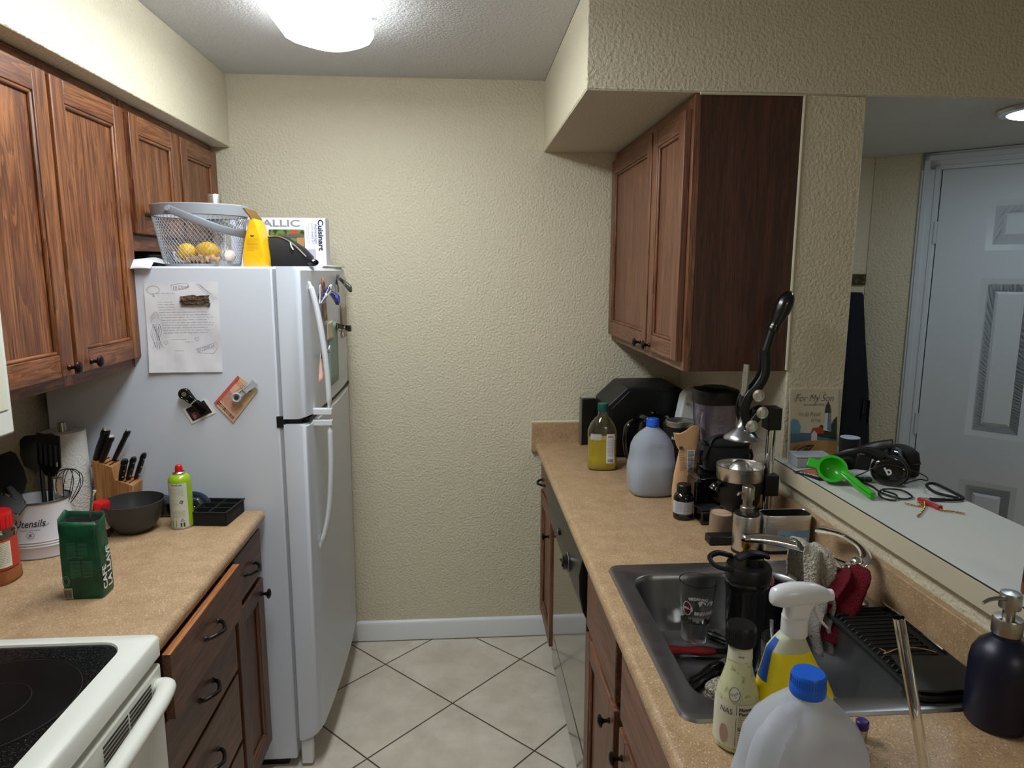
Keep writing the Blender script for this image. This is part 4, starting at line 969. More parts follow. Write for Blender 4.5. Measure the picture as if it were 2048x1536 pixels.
tag(b.build('ginger_root', M('ginger', (176, 140, 104), 0.8, bump=(90, 0.6, 0.003))), 'knobbly ginger root in front of the lemons in the basket', 'ginger')
p = bez([(-0.882, 2.215, FZ+0.045), (-0.875, 2.21, FZ+0.028), (-0.862, 2.20, FZ+0.018), (-0.84, 2.19, FZ+0.012)], 12); b = MB(); b.tube(p, [0.003+0.003*math.sin(i/len(p)*PI) for i in range(len(p))], 8)
tag(b.build('plastic_wrapper', M('clear_wrap', (210, 212, 216), 0.2, alpha=0.7)), 'twisted scrap of clear wrapper at the left inside the basket', 'wrapper')
b = MB(); b.lathe([(0.0255, 0), (0.027, 0.003), (0.027, 0.236), (0.0255, 0.241), (0.001, 0.241)], n=32); tag(b.build('steel_canister', STEEL, loc=(-0.832, 2.462, FZ)), 'tall brushed steel cylinder behind the mesh basket', 'canister')
t = thing('coffee_pouch', 'bright yellow foil coffee pouch folded shut beside the basket', 'coffee bag', (-0.628, 2.215, FZ))
YF = M('foil_yellow', (240, 182, 20), 0.35, bump=(45, 0.3, 0.006))
b = MB(); b.rings([[(x+dx, y, z) for x, y in rrect(-wx, wx, -wy, wy, 0.004, 3)] for z, wx, wy, dx in ((0, 0.032, 0.046, 0), (0.003, 0.033, 0.048, 0), (0.03, 0.0325, 0.050, 0), (0.075, 0.025, 0.052, 0), (0.120, 0.014, 0.054, 0.002), (0.142, 0.0055, 0.055, 0.002))])
p = b.build('pouch', YF, t, ang=50)
b = MB(); b.rings([[(x+dx, y, z) for x, y in rrect(-0.004, 0.004, -0.055, 0.055, 0.002, 2)] for z, dx in ((0.138, 0.002), (0.150, -0.003), (0.160, -0.012), (0.172, -0.020))]); b.build('rolled_top', M('foil_brown', (110, 78, 28), 0.5), t)
b = MB(); b.rings([[(x+dx, y, z) for x, y in rrect(-0.0015, 0.0015, -0.0022, 0.0, 0.0004, 1)] for z, dx in ((0.10, 0.0), (0.125, 0.003), (0.15, -0.001))]); b.T = Matrix.Identity(4)
pf = lambda x, y: (x, -0.052-0.0009-0.000*(y), y)
b = MB(); lines(b, pf, -0.016, 0.016, 0.082, 9, 0.0042, 0.0010, 0.6); b.build('small_print', M('print_brown', (120, 86, 20), 0.6), p)
b = MB(); b.add([pf(x, y) for x, y in ((-0.006, 0.092), (-0.003, 0.088), (0.003, 0.088), (0.006, 0.092), (0.002, 0.094), (0, 0.091), (-0.002, 0.094))], [(0, 1, 2, 3, 4, 5, 6)]); b.build('logo', INK, p)
t = thing('black_pouch', 'small black zippered nylon pouch lying on the refrigerator', 'pouch', (-0.545, 2.262, FZ+0.002))
S = [(0.0, 0.070, 0.030, 3), (0.004, 0.076, 0.036, 2.6, 0, 0), (0.03, 0.076, 0.038, 2.4, 0, 0), (0.055, 0.064, 0.034, 2.3, -0.010), (0.078, 0.046, 0.022, 2.2, -0.026), (0.090, 0.034, 0.008, 2.0, -0.036), (0.094, 0.030, 0.003, 2.0, -0.038)]
b = MB(); b.loft(S, 40); b.build('body', BLKF, t, ang=60)
b = MB(); b.tube(bez([(-0.066, -0.006, 0.092), (-0.03, -0.010, 0.092), (0.005, -0.022, 0.078), (0.035, -0.032, 0.055), (0.06, -0.034, 0.03)], 20), 0.0022, 8); b.build('zipper', NICKEL, t)
b = MB(); b.tube([(0.014, -0.034, 0.072), (0.018, -0.039, 0.060), (0.024, -0.041, 0.050)], [0.003, 0.0035, 0.003], 8, flat=(0.4, 1)); b.build('zip_pull', M('zip_chrome', (200, 200, 200), 0.2, 1.0), t)
b = MB(); b.ball((0.074, -0.018, 0.012), 0.016, 1.3, 0.7, 0.75); b.build('buckle', BLKG, t)
# knife set box
t = thing('knife_set_box', 'white cardboard knife set box standing upright at the back of the refrigerator top', 'box', (-0.64, 2.66, FZ))
b = MB(); b.box(-0.835, -0.496, 2.615, 2.690, FZ, 1.847); bxo = b.build('carton', M('box_lilac', (222, 222, 238), 0.4), t, W=True, bevel=0.001)
F = lambda x, y, o=0.0006: (x, 2.615-o, y)
b = MB(); put_text(b, 'METALLIC', 0.034, lambda x, y: F(x-0.702, y+1.826), 0.02, 0, 0.228); b.build('metallic_lettering', M('print_silver', (140, 138, 140), 0.5), bxo, W=True)
b = MB(); put_text(b, 'Cuisinart', 0.026, lambda x, y: F(x-0.514, y+1.786), 0.035, 0, 0.112, rot=-PI/2); b.build('brand_lettering', M('print_navy', (38, 38, 58), 0.5), bxo, W=True)
b = MB(); put_text(b, 'Advantage', 0.016, lambda x, y: F(x-0.531, y+1.790), 0, 0, 0.072, rot=-PI/2); put_text(b, '12-PC KNIFE SET', 0.009, lambda x, y: F(x-0.544, y+1.790), 0, 0, 0.075, rot=-PI/2)
lines(b, lambda x, y: F(y-0.556, x+1.790), -0.035, 0.035, 0.0, 2, 0.006, 0.001, 0.9); b.build('small_print', M('print_grey', (112, 112, 130), 0.5), bxo, W=True)
def blotch(nm, mat, x0, x1, z0, z1, o=0.0008, par=bxo):
    b = MB(); b.add([F(x, y, o) for x, y in rrect(x0, x1, z0, z1, 0.004, 3)], [tuple(reversed(range(16)))]); return b.build(nm, mat, par, W=True)
pic = blotch('food_picture', M('print_food', (96, 132, 52), 0.4, noise=(60, (60, 40, 24), 0.4, 0.55)), -0.700, -0.572, 1.735, 1.805)
blotch('tomato_picture', M('print_tomato', (190, 70, 48), 0.4), -0.622, -0.596, 1.785, 1.803, 0.0012)
blotch('board_picture', M('print_board', (176, 128, 82), 0.4), -0.600, -0.574, 1.745, 1.780, 0.0012)
blotch('window', M('print_lilac_dark', (176, 176, 196), 0.5), -0.562, -0.534, 1.672, 1.735)
b = MB(); b.add([F(x, y, 0.002) for x, y in ((-0.676, 1.786), (-0.600, 1.790), (-0.575, 1.786), (-0.575, 1.778), (-0.620, 1.776), (-0.672, 1.778))], [(5, 4, 3, 2, 1, 0)]); b.build('knife_picture', NICKEL, bxo, W=True)
# papers and dark box under the short cabinet
b = MB(); b.grid(lambda u, v: (-1.02+0.115*u, 2.10+0.16*v, FZ+0.010*u*(1-v)+0.004+0.016*math.sin(u*PI)*(0.5+v)-(0.030*(1-v*6) if v < 1/6 else 0)*(1-u*0.3)), 12, 18)
tag(b.build('paper_sheets', PAPER, solid=0.0005), 'white papers hanging over the refrigerator edge beside the cabinet', 'papers')
b = MB(); b.box(-1.10, -0.965, 2.30, 2.52, FZ, 1.706); tag(b.build('black_case', BLKM, bevel=0.006), 'flat black case lying under the short wall cabinet', 'case')

# ------------------------------------------------------------------ notes and clips on the refrigerator
SY = 2.1245
SF = lambda o=0.0: (lambda x, y: (x, SY-0.0012-o, y))
t = thing('handwritten_letter', 'white handwritten letter with doodles taped to the refrigerator side', 'letter', (-0.832, SY, 1.352))
def lp(u, v):
    x0 = -0.938+0.003*v*0; x1 = -0.7265+0.002*v
    return (x0+(x1-x0)*u, SY-0.0010-0.006*max(0, 1-v*2.2)**2*(1-u*0.6)-0.004*max(0, 1-u*5)**2*(1-v)-0.0012*math.sin(u*9+v*5)**2*(v < 0.9), 1.352+(0.267+0.005*u)*v)
b = MB(); b.grid(lp, 20, 24); sh = b.build('sheet', PAPER, t, W=True)
def onp(x, y):  # sheet coordinates (m) from its lower left corner
    u = x/0.213; v = y/0.270; p = lp(min(max(u, 0), 1), min(max(v, 0), 1)); return (p[0], p[1]-0.0006, p[2])
b = MB(); random.seed(3)
for k in range(13):
    y = 0.212-k*0.0077; x0 = 0.036+0.001*k; script_line(b, onp, x0, (0.17 if k > 3 else 0.085)+random.uniform(0, 0.03)*(k > 3), y, 0.0021, 0.0007)
script_line(b, onp, 0.034, 0.090, 0.238, 0.0025, 0.0007)
script_line(b, onp, 0.072, 0.112, 0.1, 0.0022, 0.0007); script_line(b, onp, 0.108, 0.132, 0.092, 0.0022, 0.0007); script_line(b, onp, 0.075, 0.105, 0.066, 0.0022, 0.0007)
ribbon(b, onp, [(0.026+0.018*(1+0.10*math.sin(a*1.9))*math.cos(a*PI/18), 0.249+0.012*(1+0.12*math.sin(a*2.3))*math.sin(a*PI/18)) for a in range(37)], 0.0007)
for (x, y) in ((0.024, 0.236), (0.026, 0.232), (0.027, 0.229)): ribbon(b, onp, [(x-0.003, y), (x, y+0.002), (x+0.003, y), (x, y-0.001), (x-0.002, y+0.001)], 0.0007)
put_text(b, 'DJ Cloud', 0.013, lambda x, y: onp(x+0.105, y+0.255+x*0.1), -0.008, 0.2, 0.045); ribbon(b, onp, [(0.078, 0.262), (0.100, 0.266), (0.125, 0.270-0.003), (0.131, 0.256), (0.115, 0.250), (0.082, 0.246), (0.078, 0.262)], 0.0007)
put_text(b, 'DJ CEDELLA', 0.014, lambda x, y: onp(x+0.168, y+0.072+x*0.32), -0.008, 0.1, 0.050); ribbon(b, onp, [(0.140, 0.070), (0.150, 0.058), (0.190, 0.056), (0.202, 0.074), (0.200, 0.090), (0.150, 0.074), (0.140, 0.070)], 0.0007)
for s in (0, 1, 2, 3): ribbon(b, onp, [(0.012+0.026*u/10, 0.150+0.018*math.sin(u/10*PI*0.8)+0.005*s) for u in range(11)], 0.0006)
for s in range(9): ribbon(b, onp, [(0.014+0.003*s+0.004*math.sin(u*0.9+s), 0.075+u*0.008) for u in range(10)], 0.0006)
ribbon(b, onp, [(0.026, 0.070), (0.027, 0.10), (0.026, 0.14)], 0.0008); ribbon(b, onp, [(0.033, 0.070), (0.032, 0.10), (0.034, 0.14)], 0.0008)
for cx, cy in ((0.052, 0.090), (0.143, 0.100)): ribbon(b, onp, [(cx, cy-0.006), (cx-0.007, cy+0.002), (cx-0.003, cy+0.006), (cx, cy+0.002), (cx+0.004, cy+0.007), (cx+0.006, cy), (cx, cy-0.006)], 0.0007)
for k in range(12): ribbon(b, onp, [(0.150+k*0.004, 0.262-k*0.0042), (0.158+k*0.0042, 0.262-k*0.0042+0.003), (0.166+k*0.004, 0.255-k*0.003)], 0.0006)
b.build('handwriting', M('pencil', (104, 104, 116), 0.8), sh, W=True)
b = MB(); random.seed(11)
rg = []
for k in range(28):
    u = k/28; per = [(-0.834, 1.553), (-0.752, 1.553), (-0.750, 1.582), (-0.834, 1.582)]
    s = u*4; i = int(s) % 4; f = s-int(s); a, c = per[i], per[(i+1) % 4]; rg.append((a[0]+(c[0]-a[0])*f+random.uniform(-0.003, 0.003), a[1]+(c[1]-a[1])*f+random.uniform(-0.0025, 0.0025)))
b.rings([[(x, SY-0.0020, z) for x, z in rg], [(x, SY-0.0075, z) for x, z in rg]])
tag(b.build('wooden_magnet', M('driftwood', (98, 78, 58), 0.8, noise=(70, (46, 34, 26), 0.42, 0.55, (0.3, 1, 1.6)), bump=(90, 1.0, 0.01)), ang=60), 'rough brown wooden magnet on the upper right of the letter', 'magnet')
def flatcard(name, label, cat, corners, mat, y=0.0012, par=None):
    b = MB(); b.rings([[(x, SY-y, z) for x, z in corners], [(x, SY-y-0.0006, z) for x, z in corners]])
    o = b.build(name, mat, par, W=bool(par))
    if label: tag(o, label, cat)
    return o
c4 = ((-0.829, 1.191), (-0.755, 1.226), (-0.783, 1.273), (-0.853, 1.238))
ph = flatcard('instant_photo', 'small instant photo with a white border under the black clip', 'photo', c4, M('photo_white', (236, 236, 232), 0.3))
def sub(c, u0, u1, v0, v1):
    a, b_, d, e = [Vector((*p, 0)) for p in c]; g = lambda u, v: (a+(b_-a)*u)*(1-v)+(e+(d-e)*u)*v
    return [tuple(g(u, v))[:2] for u, v in ((u0, v0), (u1, v0), (u1, v1), (u0, v1))]
pc = flatcard('picture', None, None, sub(c4, 0.10, 0.90, 0.12, 0.92), M('photo_dark', (58, 44, 56), 0.3, noise=(55, (30, 26, 34), 0.4, 0.6)), 0.0021, ph)
flatcard('pink_patch', None, None, sub(c4, 0.2, 0.6, 0.2, 0.55), M('photo_pink', (186, 120, 132), 0.3, noise=(160, (90, 50, 70), 0.4, 0.6)), 0.0028, ph)
c5 = ((-0.758, 1.257), (-0.705, 1.194), (-0.624, 1.296), (-0.682, 1.341))
tk = flatcard('lottery_ticket', 'pink and orange printed ticket held by the grey clip', 'ticket', c5, M('ticket_pink', (226, 176, 150), 0.5, noise=(16, (228, 204, 158), 0.42, 0.58)), 0.0030)
def on_card(c, y):
    a, b_, d, e = [Vector((*p, 0)) for p in c]; ux = (b_-a); uy = (e-a); W0, H0 = ux.length, uy.length; ux.normalize(); uy.normalize()
    return (lambda x, yy: (lambda q: (q[0], SY-y, q[1]))(a+ux*x+uy*yy)), W0, H0
fn, w0, h0 = on_card(c5, 0.0042)
b = MB(); barcode(b, fn, 0.006, w0-0.006, 0.006, 0.016, 16); b.build('barcode', INK, tk, W=True)
b = MB(); lines(b, fn, 0.010, w0-0.008, 0.062, 10, 0.0042, 0.0014, 0.8); ribbon(b, fn, [(0.04+0.012*math.cos(a*PI/8), 0.085+0.010*math.sin(a*PI/8)) for a in range(17)], 0.001); lines(b, fn, 0.006, 0.05, 0.105, 3, 0.005, 0.0016, 0.8)
b.build('ticket_print', M('print_maroon', (150, 70, 60), 0.6), tk, W=True)
b = MB(); rect(b, fn, 0.0, 0.010, 0.0, h0); b.build('red_edge', M('ticket_red', (206, 92, 84), 0.5), tk, W=True)
def magnet_clip(name, label, loc, ang, mat, mat2, L=0.062, normal='y', open_=0.25):
    """spring clip: magnet disc with an eye, two tapering jaws. local x = length, local z = out of the surface"""
    if normal == 'y': R_ = Matrix(((1, 0, 0), (0, 0, -1), (0, 1, 0)))
    else: R_ = Matrix(((0, 0, 1), (-1, 0, 0), (0, -1, 0))) @ Matrix.Rotation(0, 3, 'Z')
    if normal == 'x': R_ = Matrix(((0, 0, 1), (1, 0, 0), (0, 1, 0)))
    e = (R_.to_4x4() @ Matrix.Rotation(ang, 4, 'Z')).to_euler()
    t = thing(name, label, 'magnet clip', loc, rot=e)
    def jaw(z0, z1, ring):
        b = MB(); r = L*0.20
        o = []
        for k in range(17):
            a = PI*0.35+(2*PI-PI*0.7)*k/16; o.append((r*math.cos(a), r*math.sin(a)))
        o += [(L*0.45, -r*0.62), (L, -r*0.80), (L, r*0.80), (L*0.45, r*0.62)]
        b.rings([[(x, y, z0+(z1-z0)*(x+r)/(L+r)) for x, y in o], [(x, y, z0+(z1-z0)*(x+r)/(L+r)+0.003) for x, y in o]])
        if ring: b.tube(arc((0, 0, z0+0.0025), r*0.85, 0, 2*PI, 20, (1, 0, 0), (0, 1, 0)), r*0.22, 8); b.tube([(r*0.9, r*0.5, z0+0.003), (L*0.9, r*0.5, z1+0.002)], 0.0016, 6); b.tube([(r*0.9, -r*0.5, z0+0.003), (L*0.9, -r*0.5, z1+0.002)], 0.0016, 6)
        return b
    jaw(0.0035, 0.0035, False).build('rear_jaw', mat, t, bevel=0.0006)
    jaw(0.0035+L*open_, 0.0075, True).build('front_jaw', mat, t, bevel=0.0006)
    b = MB(); b.cyl((L*0.42, -L*0.13, 0.009+L*open_*0.45), (L*0.42, L*0.13, 0.009+L*open_*0.45), 0.0035, n=10); b.build('spring', STEEL, t)
    b = MB(); b.cyl((L*0.55, 0, 0), (L*0.55, 0, 0.0036), L*0.16, n=20); b.build('magnet', BLKM, t)
    b = MB(); b.lathe([(L*0.09, 0), (L*0.09, 0.0012), (0.001, 0.0014)], n=16); b.build('eye', mat2, t, loc=(0, 0, 0.0065+L*open_))
    return t
magnet_clip('magnet_clip', 'black magnet clip holding the instant photo', (-0.838, SY-0.0045, 1.288), -0.84, BLKG, STEEL, 0.082, open_=0.12)
magnet_clip('magnet_clip', 'grey magnet clip holding the pink ticket', (-0.684, SY-0.0075, 1.276), 0.68, M('clip_grey', (172, 176, 182), 0.3), M('eye_dark', (52, 58, 40), 0.4), 0.074, open_=0.12)
XF = -0.4635
def front_sheet(name, label, cat, y0, y1, z0, z1, mat, off=0.0, tilt=0.0, curl=0.0):
    b = MB(); b.grid(lambda u, v: (XF+off+curl*(1-v)**2, y0+(y1-y0)*u+tilt*(1-v), z0+(z1-z0)*v), 4, 8)
    o = b.build(name, mat, solid=0.0004); tag(o, label, cat); return o
front_sheet('photo_strip', 'narrow brown photo strip behind the blue clip on the freezer door', 'photo', 2.335, 2.395, 1.49, 1.632, M('strip_orange', (196, 138, 104), 0.5, noise=(50, (110, 70, 50), 0.4, 0.6)), 0.001, curl=0.004)
front_sheet('cream_card', 'small cream business card under the freezer handle clips', 'card', 2.385, 2.50, 1.42, 1.482, M('card_cream', (220, 212, 184), 0.5), 0.003)
front_sheet('green_note', 'pale green ruled note hanging on the freezer door', 'note', 2.42, 2.60, 1.255, 1.475, M('note_green', (150, 176, 168), 0.6), 0.001, -0.01)
front_sheet('brown_photo', 'faded brown photo near the far edge of the freezer door', 'photo', 2.69, 2.80, 1.40, 1.525, M('photo_brown', (158, 136, 122), 0.4, noise=(40, (130, 104, 92), 0.4, 0.6)), 0.0015)
front_sheet('small_card', 'small cream sticker card at the far top of the freezer door', 'card', 2.80, 2.85, 1.57, 1.60, M('card_cream'), 0.001)
b = MB(); b.grid(lambda u, v: (XF+0.020+0.018*v-0.01*u, 2.555+0.004*u, 1.625+0.055*v-0.004*u), 4, 6); b.v = [(x, y+0.03*i/35, z) for i, (x, y, z) in enumerate(b.v)]
tag(b.build('curled_photo', M('photo_grey', (148, 142, 136), 0.4), solid=0.0005), 'photo sticking up from the top clip of the freezer door', 'photo')
b = MB(); b.grid(lambda u, v: (XF+0.022+0.006*math.sin(v*4)+0.012*(1-v), 2.60+0.012*u, 1.275+0.155*v), 4, 10)
tag(b.build('folded_receipt', M('receipt', (206, 196, 180), 0.6), solid=0.0005), 'long folded receipt hanging from the black clip on the freezer door', 'receipt')
b = MB(); b.grid(lambda u, v: (XF+0.004+0.016*(1-v)*u, 2.200+0.05*v+0.010*u, 1.300+0.085*v+0.012*u), 4, 6)
tag(b.build('striped_card', M('card_terracotta', (196, 150, 128), 0.5), solid=0.0005), 'pinkish card hanging from the white clip behind the freezer handle', 'card')
WC = M('clip_white', (196, 198, 200), 0.25)
magnet_clip('magnet_clip', 'white and black magnet clip beside the top of the freezer handle', (XF+0.002, 2.285, 1.602), -1.9, WC, BLK, 0.055, 'x', 0.62)
magnet_clip('magnet_clip', 'blue magnet clip near the top of the freezer door', (XF+0.001, 2.33, 1.562), 0.35, M('clip_blue', (36, 44, 140), 0.25), WC, 0.085, 'x', 0.55)
magnet_clip('magnet_clip', 'dark grey magnet clip holding a photo at the top of the freezer door', (XF+0.001, 2.62, 1.590), 2.2, M('clip_dark', (70, 72, 74), 0.3), WC, 0.06, 'x', 0.75)
magnet_clip('magnet_clip', 'black magnet clip holding the green note', (XF+0.003, 2.60, 1.445), 2.9, BLKG, WC, 0.06, 'x', 0.65)
magnet_clip('magnet_clip', 'white magnet clip behind the middle of the freezer handle', (XF+0.001, 2.27, 1.405), -1.2, WC, BLK, 0.05, 'x', 0.5)
# small framed sign and dark garment bag at the hall back wall
t = thing('wood_sign', 'small brown framed wooden sign on the hall wall', 'sign', (1.76, 2.962, 1.60))
b = MB(); b.box(1.68, 1.783, 2.948, 2.962, 1.602, 1.650); b.build('frame', M('sign_frame', (72, 54, 30), 0.6), t, W=True, bevel=0.002)
b = MB(); b.box(1.70, 1.775, 2.944, 2.948, 1.611, 1.641); sp = b.build('panel', M('sign_panel', (104, 84, 50), 0.7, noise=(60, (52, 38, 24), 0.45, 0.6)), t, W=True)
# long dark garment hanging / standing on the hall side of the wall
S = []
b = MB(); b.rings([[(cx+x, 2.90+y, z) for x, y in rrect(-w_, w_, -0.035, 0.035, 0.025, 4)] for z, cx, w_ in ((0.0, 1.775, 0.085), (0.5, 1.770, 0.08), (0.863, 1.755, 0.072), (1.14, 1.735, 0.064), (1.35, 1.712, 0.055), (1.52, 1.700, 0.044), (1.560, 1.697, 0.042), (1.572, 1.695, 0.036))])
t = thing('garment_bag', 'tall dark navy cloth bag leaning in the hall corner beyond the ledge', 'bag', (1.75, 2.90, 0)); b.build('body', NAVYF, t, W=True, ang=60)
b = MB(); b.tube([(1.76, 2.862, 1.01), (1.76, 2.855, 1.06), (1.763, 2.857, 1.10), (1.79, 2.857, 1.10), (1.79, 2.855, 1.0)], 0.006, 8, flat=(0.5, 1)); b.build('strap_buckle', BLKG, t, W=True)
# ------------------------------------------------------------------ things on the right counter
def shell(secs, th=0.0012):
    """outer wall and inner wall, open at the top"""
    inn = [(q[0] if i else q[0]+th*1.5, q[1]-th, q[2]-th, *(q[3:] if len(q) > 3 else ())) for i, q in enumerate(secs)]
    return secs, list(reversed(inn))
def bottle_shell(t, name, secs, mat, n=48, th=0.0012):
    o, i = shell(secs, th); b = MB(); b.loft(o+i, n); return b.build(name, mat, t, ang=60)
# cooking oil
t = thing('oil_bottle', 'clear plastic bottle half full of yellow cooking oil with a green cap', 'bottle', (0.528, 2.512, CZ), -0.12)
S = [(0, 0.048, 0.034, 3), (0.006, 0.055, 0.040, 3), (0.045, 0.056, 0.041, 3), (0.052, 0.0535, 0.039, 3), (0.056, 0.054, 0.039, 3), (0.118, 0.054, 0.039, 3), (0.130, 0.056, 0.040, 2.8), (0.150, 0.055, 0.040, 2.5), (0.175, 0.045, 0.034, 2.3), (0.195, 0.030, 0.025, 2.1), (0.208, 0.018, 0.018, 2), (0.222, 0.0165, 0.0165, 2), (0.236, 0.016, 0.016, 2)]
bt = bottle_shell(t, 'bottle', S, GLASS, th=0.0008)
SO = [(q[0]+0.0012 if i == 0 else q[0], q[1]-0.0011, q[2]-0.0011, *q[3:]) for i, q in enumerate(S) if q[0] < 0.119]
OILM = M('cooking_oil', (255, 228, 60), 0.1, trans=0.35, ior=1.2)
b = MB(); b.loft(SO, 48); b.build('oil', OILM, t, ang=60)
b = MB(); b.lathe([(0.0185, 0.224), (0.0195, 0.226), (0.0195, 0.250), (0.018, 0.253), (0.001, 0.253)], n=28)
for k in range(28): a = 2*PI*k/28; b.tube([(0.0196*math.cos(a), 0.0196*math.sin(a), 0.227), (0.0196*math.cos(a), 0.0196*math.sin(a), 0.250)], 0.0006, 4)
b.build('cap', M('cap_green', (24, 84, 74), 0.4), t)
lb = patch(S, -PI/2+0.30, -PI/2+0.95, 0.030, 0.142, 0.0007, 10, 8).build('label', M('label_white', (222, 220, 224), 0.5), bt)
b = MB(); fn = sec_fn(S, -PI/2+0.62, 0.085, 0.0013); lines(b, fn, -0.011, 0.011, 0.036, 16, 0.0045, 0.0015); barcode(b, fn, -0.009, 0.009, -0.05, -0.038, 12); b.build('label_print', INK, lb)
b = MB(); put_text(b, 'IDEAL', 0.008, lambda x, y: fn(x, y+0.047), 0.03, 0, 0.02); b.build('red_lettering', M('print_red', (190, 30, 40), 0.5), lb)
patch(S, -PI/2-1.0, -PI/2-0.15, 0.118, 0.142, 0.0007, 10, 4).build('label', M('label_frost', (190, 190, 190), 0.5, alpha=0.75), bt)
# gallon jugs
HDPE = M('milky_plastic', (222, 228, 238), 0.42, trans=0.3, ior=1.2, alpha=0.45)
HDPW = M('milky_plastic_thin', (214, 222, 236), 0.42, trans=0.3, ior=1.2, alpha=0.38)
def jug(label, loc, rz, water, k=1.0, handle=True):
    t = thing('water_jug', label, 'water jug', loc, rz)
    S = [(0, 0.062, 0.056, 3.2), (0.004, 0.070, 0.064, 3.2), (0.020, 0.077, 0.070, 3.2), (0.090, 0.079, 0.072, 3.2), (0.108, 0.077, 0.070, 3.1), (0.125, 0.073, 0.067, 3), (0.165, 0.069, 0.063, 2.8), (0.188, 0.060, 0.055, 2.6), (0.205, 0.046, 0.043, 2.4), (0.218, 0.032, 0.031, 2.1), (0.227, 0.021, 0.021, 2), (0.236, 0.0185, 0.0185, 2)]
    b = MB(); b.loft(S, 56, True, False)
    # dimples
    body = b.build('body', HDPE if handle else HDPW, t, ang=60, solid=0.0008)
    if handle:
        b = MB(); b.tube(bez([(-0.008, -0.006, 0.214), (-0.044, -0.012, 0.208), (-0.070, -0.018, 0.186), (-0.080, -0.020, 0.150), (-0.080, -0.020, 0.110), (-0.066, -0.016, 0.080)], 30), [0.014, 0.017, 0.019, 0.019, 0.018, 0.016], 18, flat=(1.0, 0.9)); b.build('handle', HDPE, t)
    if water:
        SW = [(q[0]+0.002, q[1]-0.002, q[2]-0.002, q[3]) for q in S if q[0] < water]+[(water, 0.0765-0.004, 0.0695-0.004, 3.1)]
        b = MB(); b.loft(SW, 48); b.build('water', M('water_milky', (168, 171, 173), 0.3, trans=0.15, ior=1.33), t)
    b = MB(); b.lathe([(0.0205, 0.229), (0.0215, 0.231), (0.0215, 0.240), (0.0203, 0.242), (0.0203, 0.2535), (0.0185, 0.2565), (0.001, 0.2565)], n=40)
    for k_ in range(40): a = 2*PI*k_/40; b.tube([(0.0204*math.cos(a), 0.0204*math.sin(a), 0.243), (0.0204*math.cos(a), 0.0204*math.sin(a), 0.2525)], 0.0005, 4)
    b.build('cap', M('cap_blue', (24, 96, 214), 0.35), t)
    return t, S, body
t, S, bd = jug('milky gallon water jug with a blue cap, nearly half full, beside the oil bottle', (0.636, 2.215, CZ), 0.0, 0.105, handle=False)
b = MB(); fn = sec_fn(S, -PI/2-0.05, 0.175, 0.0012)
for r_ in range(2):
    for k in range(8):
        if (k*3+r_) % 5: put_text(b, '5318A0B7'[k], 0.007, lambda x, y: fn(x-0.022+k*0.0062, y+0.004-0.0075*r_), 0, 0)
b.build('date_stamp', M('stamp_grey', (110, 118, 130), 0.7), bd)
t, S, bd = jug('large empty milky gallon jug with a blue cap at the bottom of the picture', (0.420, 0.745, CZ), 0.25, 0)
b = MB(); fn = sec_fn(S, -PI/2+0.95, 0.165, 0.0014)
for r_, s_ in enumerate(('2 AUG', '0 83 05')): put_text(b, s_, 0.010, lambda x, y: fn(x*0.8-y*0.6+0.004*r_, y*0.8+x*0.6-0.009*r_), -0.005, 0, 0.032)
b.build('date_stamp', M('stamp_grey'), bd)
# toaster oven (closed black box) and panel behind the oil
t = thing('bread_box', 'large black appliance with chamfered sides in the back corner of the counter', 'appliance', (0.75, 2.77, CZ))
TB = M('appliance_black', (26, 26, 28), 0.45)
b = MB(); b.prism([(0.575, 0.925), (0.575, 1.128), (0.655, 1.203), (0.860, 1.203), (0.932, 1.160), (0.932, 0.925)], 2.655, 2.900, 1); b.build('body', TB, t, W=True, bevel=0.006, seg=3)
b = MB(); b.prism([(0.592, 0.94), (0.592, 1.118), (0.662, 1.188), (0.855, 1.188), (0.918, 1.150), (0.918, 0.94)], 2.649, 2.6555, 1); b.build('front_panel', BLK, t, W=True, bevel=0.002)
for x in (0.60, 0.90):
    for y in (2.68, 2.87): b = MB(); b.cyl((x, y, CZ), (x, y, 0.926), 0.012, n=12); b.build('foot', BLK, t, W=True)
t = thing('black_tray', 'thin black tray with a grey edge standing against the backsplash', 'tray', (0.545, 2.885, CZ))
b = MB(); b.box(0.512, 0.572, 2.868, 2.898, CZ, 1.118); b.build('panel', BLK, t, W=True, bevel=0.003)
b = MB(); b.box(0.506, 0.512, 2.864, 2.902, CZ, 1.122); b.build('edge', M('edge_grey', (110, 108, 104), 0.4), t, W=True, bevel=0.001)
# coffee carafe
t = thing('coffee_carafe', 'black-lidded glass coffee carafe in front of the black appliance', 'carafe', (0.730, 2.535, CZ))
SG = M('smoked_glass', (60, 62, 62), 0.03, trans=0.9, ior=1.45)
bottle_shell(t, 'jar', [(0, 0.070, 0.070), (0.004, 0.075, 0.075), (0.05, 0.074, 0.074), (0.13, 0.064, 0.064), (0.175, 0.055, 0.055), (0.185, 0.056, 0.056)], SG, th=0.002)
b = MB(); b.lathe([(0.001, 0.003), (0.069, 0.003), (0.071, 0.05), (0.066, 0.10), (0.001, 0.10)], n=40); b.build('coffee', M('coffee_dark', (12, 9, 8), 0.2), t)
b = MB(); b.lathe([(0.057, 0.182), (0.060, 0.184), (0.060, 0.190), (0.054, 0.200), (0.046, 0.206), (0.001, 0.208)], n=40); b.ball((0, 0, 0.21), 0.014, 1, 1, 0.5); b.build('lid', BLKG, t)
b = MB(); b.tube([(0.0590*math.cos(a*PI/20), 0.0590*math.sin(a*PI/20), 0.184) for a in range(40)], 0.0018, 6, closed=True); b.build('rim', CHROME, t)
